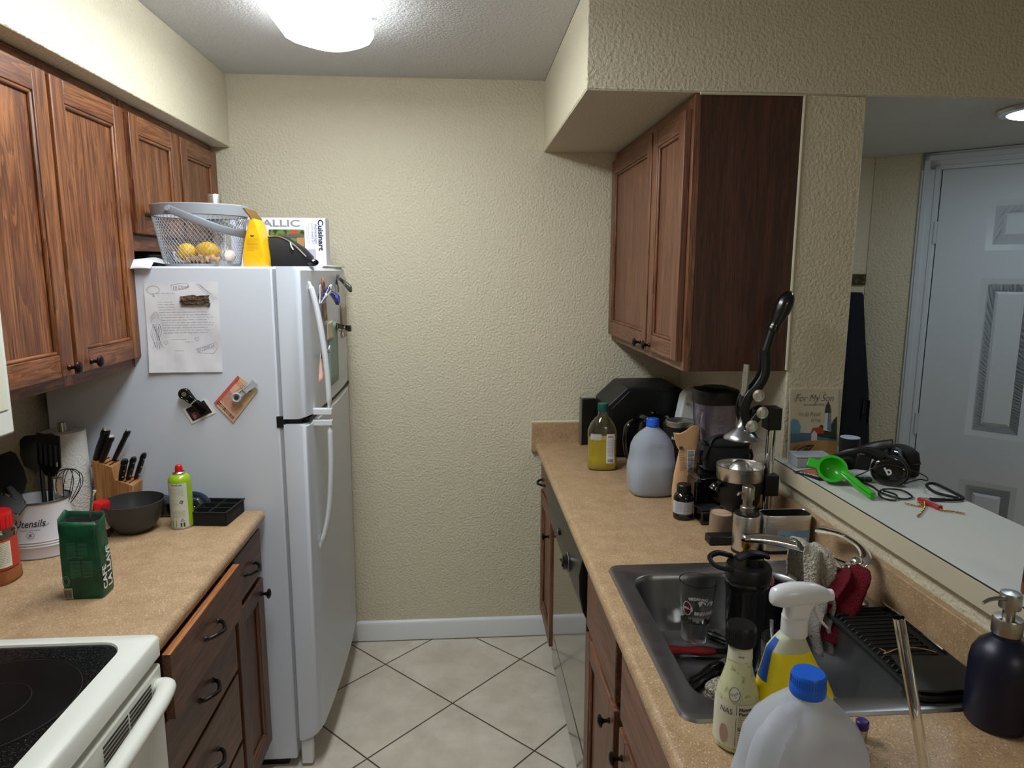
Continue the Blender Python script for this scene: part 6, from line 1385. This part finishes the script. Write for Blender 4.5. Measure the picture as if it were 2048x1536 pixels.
# ------------------------------------------------------------------ near bottles
t = thing('dressing_bottle', 'glass salad dressing bottle with a black cap beside the big jug', 'bottle', (0.428, 0.962, CZ))
S = [(0, 0.028, 0.028), (0.004, 0.0325, 0.0325), (0.010, 0.0335, 0.0335), (0.076, 0.0335, 0.0335), (0.095, 0.031, 0.031), (0.115, 0.0245, 0.0245), (0.135, 0.0195, 0.0195), (0.158, 0.0180, 0.0180), (0.172, 0.0175, 0.0175)]
DR = M('ranch_dressing', (206, 208, 164), 0.3, coat=0.6, noise=(110, (150, 160, 96), 0.28, 0.42))
b = MB(); b.lathe([(q[1], q[0]) for q in S], n=48); bd = b.build('bottle', DR, t)
b = MB(); b.lathe([(0.0205, 0.170), (0.0225, 0.172), (0.0225, 0.198), (0.0205, 0.202), (0.001, 0.203)], n=40)
for k in range(40): a = 2*PI*k/40; b.tube([(0.0226*math.cos(a), 0.0226*math.sin(a), 0.173), (0.0226*math.cos(a), 0.0226*math.sin(a), 0.196)], 0.0005, 4)
b.build('cap', BLK, t)
LC = M('label_ivory', (216, 214, 192), 0.5)
lb = patch(S, -PI/2-1.9, -PI/2+1.4, 0.012, 0.085, 0.0007, 36, 4).build('label', LC, bd); patch(S, -PI/2-1.5, -PI/2+1.5, 0.148, 0.166, 0.0007, 24, 3).build('neck_label', LC, bd)
b = MB(); fn = sec_fn(S, -PI/2, 0.05, 0.0014)
put_text(b, 'Nutrition', 0.0072, lambda x, y: fn(x+0.003, y+0.028), 0.03, 0, 0.026); put_text(b, 'Facts', 0.0072, lambda x, y: fn(x-0.002, y+0.021), 0.03, 0, 0.016)
lines(b, fn, -0.011, 0.014, 0.016, 13, 0.0038, 0.0013); put_text(b, 'Calories 150', 0.006, lambda x, y: fn(x+0.003, y-0.004), 0.03, 0, 0.028)
put_text(b, 'NAS', 0.013, lambda x, y: fn(x-0.030, y+0.022), 0.0, 0.1, 0.020); ribbon(b, fn, [(-0.014, 0.034), (-0.014, -0.034)], 0.0007); lines(b, fn, 0.018, 0.038, 0.03, 15, 0.0042, 0.0012)
ribbon(b, sec_fn(S, -PI/2, 0.157, 0.0014), [(-0.026, 0.006), (0.026, 0.006)], 0.0008); ribbon(b, sec_fn(S, -PI/2, 0.157, 0.0014), [(-0.026, -0.006), (0.026, -0.006)], 0.0008); put_text(b, 'ons', 0.006, lambda x, y: sec_fn(S, -PI/2-0.3, 0.157, 0.0014)(x, y), 0, 0.3)
b.build('label_print', INK, lb)
b = MB(); fo = sec_fn(S, -PI/2-0.55, 0.100, 0.001); b.add([fo(0.009*math.cos(a*PI/12), 0.011*math.sin(a*PI/12)) for a in range(24)], [tuple(range(24))]); ov = b.build('oval_label', LC, bd)
b = MB(); fo2 = sec_fn(S, -PI/2-0.55, 0.100, 0.0015); ribbon(b, fo2, [(0.008*math.cos(a*PI/12), 0.010*math.sin(a*PI/12)) for a in range(25)], 0.0008); put_text(b, 'Fresh', 0.006, fo2, 0, 0.2, 0.012, rot=0.5); b.build('oval_print', INK, ov)
b = MB(); fg = sec_fn(S, -PI/2-0.95, 0.032, 0.0012); b.add([fg(0.007*math.cos(a*PI/12), 0.016*math.sin(a*PI/12)) for a in range(24)], [tuple(range(24))]); b.build('garlic_picture', M('garlic_print', (176, 146, 130), 0.5), lb)
# yellow spray cleaner
t = thing('spray_bottle', 'yellow all purpose cleaner spray bottle with a white trigger head', 'spray bottle', (0.517, 0.962, CZ), 0.02)
S = [(0, 0.056, 0.028, 3.2), (0.004, 0.060, 0.031, 3.2), (0.05, 0.063, 0.032, 3.0), (0.085, 0.061, 0.031, 3.0, 0.002), (0.108, 0.054, 0.029, 2.8, -0.002), (0.135, 0.042, 0.026, 2.6, -0.008), (0.160, 0.033, 0.022, 2.4, -0.012), (0.176, 0.024, 0.018, 2.2, -0.010), (0.186, 0.0185, 0.0165, 2.0, -0.006)]
YL = M('cleaner_yellow', (246, 226, 10), 0.22, coat=0.3)
liq = [q for q in S if q[0] <= 0.160]
b = MB(); b.loft(liq, 48, True, False); bd = b.build('body', YL, t, ang=60)
b = MB(); b.loft([q for q in S if q[0] >= 0.160], 48, False, True); b.build('clear_neck', M('milky_yellow', (224, 226, 200), 0.3, trans=0.3, ior=1.2), t, ang=60)
SH = M('sprayer_white', (228, 230, 232), 0.25, coat=0.2)
b = MB(); b.lathe([(0.0195, 0.184), (0.0205, 0.186), (0.0200, 0.212), (0.0185, 0.214)], -0.004, 0, 32); b.build('collar', SH, t)
b = MB(); P_ = [(-0.046, 0.006, 0.009, 0.245), (-0.042, 0.012, 0.014, 0.246), (-0.030, 0.016, 0.018, 0.247), (-0.012, 0.018, 0.020, 0.248), (0.008, 0.018, 0.019, 0.248), (0.026, 0.016, 0.016, 0.248), (0.038, 0.013, 0.013, 0.246), (0.044, 0.011, 0.011, 0.245)]
rs = [[(x, ry*math.cos(2*PI*j/24), z+rz_*math.sin(2*PI*j/24)) for j in range(24)] for x, ry, rz_, z in P_]; b.rings(rs)
b.rings([[(x+cx, y, z) for x, y in rrect(-w_, w_, -0.0145, 0.0145, 0.008, 4)] for z, cx, w_ in ((0.208, -0.004, 0.018), (0.225, -0.001, 0.0185), (0.240, 0.003, 0.022), (0.250, 0.006, 0.026))]); b.build('head', SH, t, ang=60)
b = MB(); b.tube(bez([(0.024, 0, 0.240), (0.028, 0, 0.222), (0.037, 0, 0.204), (0.050, 0, 0.190)], 16), [0.009, 0.0085, 0.008, 0.0075, 0.007, 0.0068, 0.0066, 0.006, 0.0058, 0.0055, 0.005, 0.005, 0.005, 0.0045, 0.004, 0.004, 0.003], 12, flat=(0.5, 1.1), up=(1, 0, 0)); b.build('trigger', SH, t)
b = MB(); b.cyl((0.042, 0, 0.245), (0.053, 0, 0.245), 0.010, 0.009, 16); b.build('nozzle', SH, t)
lb = patch(S, -PI/2-0.75, -PI/2+0.90, 0.012, 0.100, 0.0006, 24, 8).build('label', M('label_cleaner', (232, 230, 190), 0.4), bd)
b = MB(); fn = sec_fn(S, -PI/2, 0.06, 0.0016); put_text(b, 'ALL PURPOSE cleaner', 0.0072, lambda x, y: fn(x*1.0-0.008, y+0.032), 0.02, 0, 0.046); lines(b, fn, -0.032, 0.012, 0.004, 10, 0.0036, 0.0011); b.build('label_print', INK, lb)
b = MB(); rect(b, fn, -0.034, -0.002, 0.004, 0.026); ob = b.build('orange_block', M('block_orange', (214, 150, 50), 0.5), lb)
b = MB(); fn3 = sec_fn(S, -PI/2, 0.06, 0.0022); lines(b, fn3, -0.032, -0.004, 0.024, 6, 0.0036, 0.0013); b.build('block_print', M('print_brown'), ob)
b = MB(); put_text(b, '81-02-20-40-13', 0.006, lambda x, y: sec_fn(S, -PI/2, 0.122, 0.0012)(x+0.004, y), 0, 0, 0.038); b.build('lot_code', M('lot_grey', (120, 112, 30), 0.6), bd)
b = MB(); fw = patch(S, PI-0.15, PI+0.32, 0.112, 0.178, 0.0008, 4, 8); fw.build('blue_label', M('label_blue', (30, 84, 176), 0.4), bd)
# navy soap bottle
t = thing('soap_bottle', 'matte navy blue soap bottle with a steel pump at the right edge', 'soap bottle', (0.882, 0.980, CZ))
b = MB(); b.lathe([(0.040, 0), (0.045, 0.003), (0.0475, 0.012), (0.0475, 0.105), (0.045, 0.122), (0.037, 0.138), (0.026, 0.148), (0.020, 0.153), (0.0185, 0.166), (0.001, 0.166)], n=56); b.build('bottle', M('navy_glass', (14, 17, 40), 0.38), t)
b = MB(); b.lathe([(0.0215, 0.160), (0.022, 0.162), (0.022, 0.184), (0.0205, 0.187), (0.009, 0.188), (0.009, 0.203), (0.0155, 0.204), (0.0160, 0.206), (0.0160, 0.226), (0.0145, 0.230), (0.001, 0.232)], n=40); pm = b.build('pump', NICKEL, t)
b = MB(); p = bez([(-0.012, -0.004, 0.222), (-0.030, -0.010, 0.2265), (-0.050, -0.016, 0.2275), (-0.064, -0.020, 0.224)], 16); b.tube(p, [0.0038-0.0012*i/len(p) for i in range(len(p))], 10); b.build('spout', NICKEL, pm)
# acrylic tube and small vial
t = thing('clear_tube', 'clear glass straw leaning upright at the bottom right of the counter', 'straw', (0.687, 0.876, 0.9147))
for q in (0,):
    b = MB(); p0, p1 = Vector((0.687, 0.876, CZ+0.0045)), Vector((0.631, 0.890, 1.158)); b.tube([p0, p1], 0.0080, 24, cap=False); b2_ = MB(); b.tube([p1, p0], 0.0058, 24, cap=False); b.build('tube', GLASS, t, W=True)
b = MB(); b.lathe([(0.008, 0), (0.009, 0.002), (0.009, 0.018), (0.007, 0.020)], n=20); t = thing('small_vial', 'tiny metal vial with a purple cap behind the big jug', 'vial', (0.634, 0.955, CZ)); b.build('body', STEEL, t)
b = MB(); b.lathe([(0.0095, 0.019), (0.010, 0.021), (0.010, 0.031), (0.008, 0.033), (0.001, 0.0335)], n=20); b.build('cap', M('cap_purple', (58, 40, 110), 0.3), t)

# ------------------------------------------------------------------ on the ledge
LZ = 1.1015
t = thing('greeting_card', 'birthday card with a painted lighthouse leaning on the pillar, lettered For My Son', 'greeting card', (1.045, 1.94, LZ))
tl = 0.06
def cf(x, y, o=0.0): return (0.972+x, 1.925+tl*y/0.215*0.35-o, LZ+y)
b = MB(); b.rings([[cf(0, 0), cf(0.147, 0), cf(0.147, 0.212), cf(0.0, 0.212)], [cf(0, 0, -0.002), cf(0.147, 0, -0.002), cf(0.147, 0.212, -0.002), cf(0, 0.212, -0.002)]]); cdd = b.build('card', M('card_sky', (196, 198, 186), 0.6, noise=(9, (206, 190, 160), 0.4, 0.65)), t, W=True)
b = MB(); b.rings([[cf(-0.003, 0, -0.003), cf(0.152, 0, -0.003), cf(0.152, 0.212, -0.003), cf(0, 0.212, -0.003)], [cf(-0.003, 0, -0.006), cf(0.152, 0, -0.006), cf(0.152, 0.212, -0.006), cf(0, 0.212, -0.006)]]); b.build('back_leaf', M('card_edge', (214, 212, 200), 0.6), t, W=True)
def cpoly(nm, pts, mat, o=0.0006):
    b = MB(); b.add([cf(x, y, o) for x, y in pts], [tuple(range(len(pts)))]); return b.build(nm, mat, cdd, W=True)
cpoly('sand', [(0.002, 0.0), (0.145, 0.0), (0.145, 0.055), (0.08, 0.060), (0.002, 0.050)], M('paint_sand', (190, 142, 84), 0.6))
cpoly('sea', [(0.002, 0.050), (0.08, 0.060), (0.145, 0.055), (0.145, 0.080), (0.07, 0.080), (0.002, 0.082)], M('paint_sea', (84, 116, 132), 0.6), 0.0008)
cpoly('blue_cloud', [(0.002, 0.080), (0.030, 0.078), (0.034, 0.100), (0.024, 0.120), (0.010, 0.124), (0.002, 0.116)], M('paint_blue', (104, 146, 176), 0.6), 0.0009)
cpoly('trees', [(0.085, 0.070), (0.145, 0.060), (0.145, 0.130), (0.135, 0.120), (0.128, 0.105), (0.118, 0.110), (0.105, 0.100), (0.095, 0.105), (0.088, 0.095)], M('paint_green', (44, 58, 44), 0.6), 0.0010)
cpoly('lighthouse', [(0.102, 0.088), (0.128, 0.084), (0.124, 0.140), (0.108, 0.140)], M('paint_white', (206, 208, 212), 0.6), 0.0013)
cpoly('lighthouse_shade', [(0.115, 0.088), (0.128, 0.084), (0.124, 0.140), (0.116, 0.140)], M('paint_slate', (110, 124, 150), 0.6), 0.0016)
cpoly('lantern', [(0.106, 0.140), (0.126, 0.140), (0.123, 0.160), (0.119, 0.168), (0.116, 0.176), (0.113, 0.168), (0.109, 0.160)], M('paint_dark', (58, 54, 50), 0.6), 0.0013)
cpoly('house_roof', [(0.062, 0.075), (0.070, 0.096), (0.098, 0.098), (0.106, 0.078), (0.080, 0.078)], M('paint_red', (178, 64, 44), 0.6), 0.0018)
cpoly('house_wall', [(0.066, 0.058), (0.084, 0.058), (0.084, 0.078), (0.075, 0.088), (0.066, 0.078)], M('paint_white'), 0.0021)
b = MB(); g_ = lambda x, y: cf(x, y, 0.0012)
put_text(b, 'For My Son', 0.030, lambda x, y: g_(x+0.072, y+0.184), -0.012, 0.4, 0.118); put_text(b, 'ON HIS BIRTHDAY', 0.0075, lambda x, y: g_(x+0.074, y+0.164), 0, 0, 0.068)
put_text(b, "I'm So Proud", 0.018, lambda x, y: g_(x+0.058, y+0.136), -0.01, 0.4, 0.068); put_text(b, 'of You', 0.016, lambda x, y: g_(x+0.078, y+0.118), -0.01, 0.4, 0.030)
ribbon(b, g_, [(0.016, 0.172), (0.010, 0.180), (0.020, 0.196), (0.034, 0.198)], 0.0008); ribbon(b, g_, [(0.088, 0.172), (0.083, 0.178), (0.092, 0.198), (0.105, 0.204), (0.108, 0.196)], 0.0008)
b.build('lettering', M('ink_slate', (70, 74, 84), 0.6), cdd, W=True)
t = thing('plastic_box', 'small frosted clear plastic box lying in front of the greeting card', 'box', (1.005, 1.868, LZ), -0.08)
FR = M('frosted_plastic', (214, 220, 228), 0.3, trans=0.4, ior=1.2)
b = MB(); b.box(-0.050, 0.050, -0.030, 0.030, 0.0, 0.028); b.build('box', FR, t, bevel=0.004, seg=3); b = MB(); b.box(-0.052, 0.052, -0.032, 0.032, 0.0285, 0.036); b.build('lid', FR, t, bevel=0.003)
def cable(name, label, pts, r, mat=BLK, n=60, cat='cable'):
    b = MB(); b.tube(bez(pts, n), r, 8); o = b.build(name, mat); tag(o, label, cat); return o
random.seed(9)
pts = [(0.962+0.006*math.sin(k), 1.895+0.012*math.cos(k*1.9), LZ+0.004) if k % 3 == 0 else (1.00+0.030*math.sin(k*1.7), 1.905+0.010*math.cos(k*2.3), LZ+0.030+0.020*abs(math.sin(k*1.3))) for k in range(12)]
cable('tangled_cable', 'tangled thin black cable between the plastic box and the greeting card', pts, 0.0014, n=110)
t = thing('smart_speaker', 'small black cylinder speaker with a white top beside the greeting card', 'speaker', (1.122, 1.868, LZ))
b = MB(); b.lathe([(0.026, 0), (0.0285, 0.003), (0.0285, 0.078), (0.027, 0.081)], n=40); b.build('body', BLKF, t); b = MB(); b.lathe([(0.0272, 0.079), (0.0265, 0.0825), (0.001, 0.083)], n=40); b.build('top', M('speaker_top', (176, 186, 200), 0.4), t)
# citrus squeezer: cup facing the camera, handle lying on the ledge
t = thing('lemon_squeezer', 'bright green handheld lemon squeezer lying on the ledge edge', 'citrus squeezer', (0.980, 1.690, LZ))
GN = M('squeezer_green', (54, 176, 36), 0.3, coat=0.3)
c0 = Vector((0.978, 1.700, LZ+0.036)); nrm = Vector((-0.35, -0.72, 0.60)).normalized(); ux = Vector((0.80, -0.45, -0.25)); ux = (ux-nrm*ux.dot(nrm)).normalized(); uy = nrm.cross(ux)
FM = Matrix(((ux.x, uy.x, nrm.x, c0.x), (ux.y, uy.y, nrm.y, c0.y), (ux.z, uy.z, nrm.z, c0.z), (0, 0, 0, 1)))
b = MB(); b.T = FM; b.lathe([(0.004, -0.030), (0.016, -0.029), (0.028, -0.020), (0.034, -0.004), (0.0355, 0.004), (0.038, 0.005), (0.038, 0.009), (0.031, 0.009), (0.0305, 0.0), (0.025, -0.014), (0.015, -0.022), (0.004, -0.024)], n=44); b.build('cup', GN, t, W=True)
b = MB(); b.T = FM; b.box(-0.062, -0.032, -0.013, 0.013, -0.004, 0.007); b.build('hinge_tab', GN, t, W=True, bevel=0.002)
for i, dz in enumerate((0.0, 0.0105)):
    b = MB(); p = bez([(1.000, 1.682, LZ+0.030+dz*0.5), (1.005, 1.655, LZ+0.020+dz), (1.005, 1.61, LZ+0.012+dz), (1.003, 1.552, LZ+0.007+dz)], 16); b.tube(p, [0.0095-0.002*k/len(p) for k in range(len(p))], 12, flat=(0.62, 1.0)); b.build('handle', GN, t, W=True)
# printed card under the squeezer
t = thing('event_flyer', 'black and orange printed card under the lemon squeezer', 'flyer', (0.957, 1.775, LZ), 0.35)
b = MB(); b.box(-0.020, 0.055, -0.055, 0.040, 0.0, 0.0008); fl = b.build('card', M('flyer_black', (30, 28, 28), 0.4), t)
b = MB(); rect(b, lambda x, y: (x, y, 0.0011), 0.010, 0.052, -0.010, 0.036); b.build('orange_block', M('flyer_orange', (196, 104, 70), 0.5), fl)
b = MB(); put_text(b, 'COMEDY', 0.020, lambda x, y: (x*0.2+y*0.98+0.002, -x*0.98+y*0.2-0.008, 0.0014), 0.02, 0, 0.075); b.build('lettering', INKW, fl)
# headphones
t = thing('headphones', 'large black over-ear headphones with a white letter b on the ear cup', 'headphones', (1.13, 1.69, LZ))
def cup_frame(c, n_, roll=0.0):
    n_ = Vector(n_).normalized(); u = Vector((0, 0, 1)); u = (u-n_*u.dot(n_)).normalized(); s = u.cross(n_)
    return Matrix(((s.x, u.x, n_.x, c[0]), (s.y, u.y, n_.y, c[1]), (s.z, u.z, n_.z, c[2]), (0, 0, 0, 1))) @ Matrix.Rotation(roll, 4, 'Z')
CF = cup_frame((1.118, 1.672, LZ+0.0375), (-0.62, -0.75, 0.18))
def disc(T, prof, sx=1.0, n=44):
    b = MB(); b.T = T @ Matrix.Diagonal((sx, 1, 1, 1)); b.lathe(prof, n=n); return b
disc(CF, [(0.030, -0.020), (0.037, -0.012), (0.038, 0.0), (0.036, 0.006), (0.033, 0.009), (0.025, 0.0105), (0.001, 0.011)], 1.15).build('ear_cup', BLKG, t, W=True)
disc(CF, [(0.020, -0.040), (0.036, -0.038), (0.042, -0.030), (0.040, -0.020), (0.030, -0.019), (0.001, -0.018)], 1.15).build('ear_cushion', BLKM, t, W=True)
b = MB(); b.T = CF; b.tube([(0.0375*1.15*math.cos(a*PI/24), 0.0375*math.sin(a*PI/24), 0.004) for a in range(48)], 0.0009, 6, closed=True); b.build('trim_ring', M('trim_grey', (110, 112, 116), 0.3, 0.6), t, W=True)
b = MB(); put_text(b, 'b', 0.030, lambda x, y: tuple(CF @ Vector((x, y, 0.0118))), 0.03, rot=0.55); b.build('letter_b', M('logo_white', (196, 198, 204), 0.4), t, W=True)
CF2 = cup_frame((1.185, 1.725, LZ+0.050), (0.55, -0.60, 0.5))
disc(CF2, [(0.030, -0.014), (0.038, -0.006), (0.037, 0.004), (0.030, 0.010), (0.001, 0.012)], 1.1).build('ear_cup', BLKG, t, W=True)
disc(CF2, [(0.020, -0.032), (0.037, -0.030), (0.042, -0.022), (0.040, -0.014), (0.001, -0.013)], 1.1).build('ear_cushion', BLKM, t, W=True)
b = MB(); p = bez([(1.105, 1.680, LZ+0.070), (1.085, 1.700, LZ+0.080), (1.045, 1.725, LZ+0.070), (1.020, 1.760, LZ+0.045), (1.035, 1.800, LZ+0.030), (1.085, 1.815, LZ+0.040), (1.145, 1.790, LZ+0.070), (1.175, 1.75, LZ+0.088)], 60)
b.tube(p, 0.0125, 12, flat=(1.3, 0.42)); b.build('headband', BLK, t, W=True)
cable('headphone_cable', 'thin black audio cable looping over the headphones', [(1.02, 1.700, LZ+0.006), (1.04, 1.655, LZ+0.040), (1.075, 1.635, LZ+0.066), (1.13, 1.615, LZ+0.060), (1.19, 1.63, LZ+0.035), (1.222, 1.665, LZ+0.012), (1.228, 1.70, LZ+0.004), (1.195, 1.690, LZ+0.003), (1.165, 1.672, LZ+0.003)], 0.0016)
b = MB(); p = []
for k in range(121): a = k/121*2*PI*14; u = k/121; p.append((1.030+0.055*u+0.0*a, 1.705-0.012*u+0.0055*math.cos(a), LZ+0.0085+0.0055*math.sin(a)))
b.tube(p, 0.0017, 6); tag(b.build('coiled_cord', BLK), 'coiled black cord on the ledge beside the green squeezer', 'cord')
cable('black_cable', 'black cable coiled in loops at the end of the squeezer handle', [(1.055, 1.69, LZ+0.004), (1.060, 1.65, LZ+0.005), (1.055, 1.60, LZ+0.004), (1.075, 1.555, LZ+0.003), (1.110, 1.560, LZ+0.004), (1.115, 1.605, LZ+0.006), (1.080, 1.622, LZ+0.006), (1.045, 1.595, LZ+0.004), (1.035, 1.560, LZ+0.003), (1.055, 1.545, LZ+0.003), (1.075, 1.570, LZ+0.007), (1.060, 1.600, LZ+0.009)], 0.0024, n=90)
# virtual reality style strap pieces and case
t = thing('strap_harness', 'black elastic head strap with a square buckle beside the headphones', 'strap', (1.045, 1.770, LZ))
b = MB(); b.tube(bez([(0.975, 1.775, LZ+0.020), (1.00, 1.745, LZ+0.036), (1.035, 1.725, LZ+0.046), (1.078, 1.715, LZ+0.054)], 20), 0.016, 12, flat=(1.15, 0.35)); b.build('band', BLKF, t, W=True)
b = MB(); b.T = Matrix.Translation((1.062, 1.700, LZ+0.056)) @ Matrix.Rotation(0.15, 4, 'Y'); b.box(-0.021, 0.021, -0.006, 0.006, -0.022, 0.022); b.build('square_pad', M('pad_black', (20, 20, 21), 0.35), t, W=True, bevel=0.005, seg=3)
b = MB(); b.box(1.012, 1.026, 1.712, 1.722, LZ+0.018, LZ+0.062); b.build('buckle', BLK, t, W=True, bevel=0.002)
t = thing('hard_case', 'rounded black zippered case behind the headphones on the ledge', 'case', (1.222, 1.772, LZ))
b = MB(); b.loft([(0, 0.028, 0.040, 3.5), (0.005, 0.033, 0.045, 3.2), (0.040, 0.034, 0.046, 3.0), (0.066, 0.030, 0.042, 2.8), (0.078, 0.016, 0.028, 2.4)], 40); b.build('shell', BLKM, t, ang=60)
b = MB(); b.tube(sec_ring((0.038, 0.0345, 0.0465, 3.0), 40), 0.0018, 6, closed=True); b.build('zipper', BLK, t)
# red knife, gold chains, wrist strap, leather piece
t = thing('pocket_knife', 'small red folding knife lying among gold chains on the ledge', 'pocket knife', (1.119, 1.508, LZ), -1.45)
b = MB(); b.box(-0.034, 0.034, -0.0075, 0.0075, 0.001, 0.011); b.build('handle', M('knife_red', (176, 40, 48), 0.3), t, bevel=0.004, seg=3)
b = MB(); b.box(-0.030, 0.030, -0.002, 0.002, 0.0105, 0.0118); b.build('liner', STEEL, t)
def chain(label, pts, n):
    P = bez(pts, n); b = MB()
    for i in range(0, len(P)-1):
        p, q = Vector(P[i]), Vector(P[i+1]); d = (q-p).normalized(); m_ = (p+q)/2; s = d.cross(Vector((0, 0, 1))).normalized()
        ax = s if i % 2 else Vector((0, 0, 1)); L = (q-p).length*0.62
        b.tube([tuple(m_+d*(L*math.cos(a*PI/5))+ax*(0.0022*math.sin(a*PI/5))) for a in range(10)], 0.0008, 5, closed=True)
    tag(b.build('gold_chain', M('gold', (206, 172, 96), 0.25, 1.0)), label, 'chain')
chain('gold chain running left from the red folding knife', [(1.065, 1.520, LZ+0.003), (1.085, 1.500, LZ+0.003), (1.105, 1.512, LZ+0.004), (1.100, 1.525, LZ+0.004)], 22)
chain('gold chain trailing toward the camera from the red folding knife', [(1.110, 1.515, LZ+0.006), (1.085, 1.480, LZ+0.003), (1.045, 1.440, LZ+0.003), (1.036, 1.432, LZ+0.003)], 26)
chain('gold chain running right from the red folding knife', [(1.118, 1.470, LZ+0.003), (1.130, 1.462, LZ+0.003), (1.145, 1.455, LZ+0.003), (1.158, 1.442, LZ+0.003)], 20)
t = thing('wrist_loop', 'short black cord loop with a metal clasp at the far edge of the ledge', 'lanyard', (1.20, 1.57, LZ))
b = MB(); b.tube(bez([(1.165, 1.535, LZ+0.005), (1.195, 1.530, LZ+0.005), (1.228, 1.540, LZ+0.005), (1.232, 1.575, LZ+0.007), (1.215, 1.625, LZ+0.016), (1.185, 1.615, LZ+0.016), (1.185, 1.580, LZ+0.008), (1.215, 1.540, LZ+0.006)], 40), 0.0036, 10); b.build('loop', BLKM, t, W=True)
b = MB(); b.tube([(1.142, 1.540, LZ+0.005), (1.175, 1.534, LZ+0.005)], 0.0048, 12); b.build('sleeve', BLKG, t, W=True)
b = MB(); b.tube(arc((1.134, 1.543, LZ+0.005), 0.006, 0, 2*PI, 16, (1, 0, 0), (0, 1, 0)), 0.0012, 6); b.build('clasp', M('gold'), t, W=True)
t = thing('leather_case', 'brown leather case standing on the ledge at the right edge of the picture', 'case', (0.998, 1.056, LZ))
b = MB(); b.loft([(0, 0.026, 0.007, 3), (0.004, 0.029, 0.009, 3), (0.055, 0.028, 0.009, 3), (0.066, 0.022, 0.006, 2.5)], 32); b.build('body', M('leather_brown', (120, 72, 44), 0.6), t, ang=60)
b = MB(); b.tube([(x, y, z) for x, y, z in [(0.0285*math.cos(a), 0.0, 0.034+0.034*math.sin(a)) for a in [k*PI/16 for k in range(33)]]], 0.002, 8); b.build('edge_stitching', M('leather_dark', (60, 36, 24), 0.6), t)
# repeated kinds share a group
for o in COL.objects:
    if o.parent or 'label' not in o: continue
    n = o.name.split('.')[0]; l = o['label']
    if n == 'kitchen_knife' and 'block' in l: o['group'] = 'knives in the wood block'
    elif n == 'kitchen_knife': o['group'] = 'knives lying in the sink'
    elif n == 'magnet_clip': o['group'] = 'magnet clips on the refrigerator'
    elif n == 'gold_chain': o['group'] = 'gold chains on the ledge'
    elif n == 'lemon': o['group'] = 'lemons in the mesh basket'
    elif n == 'spice_jar': o['group'] = 'red-capped spice jars on the left counter'
    elif n == 'water_jug': o['group'] = 'gallon water jugs on the right counter'
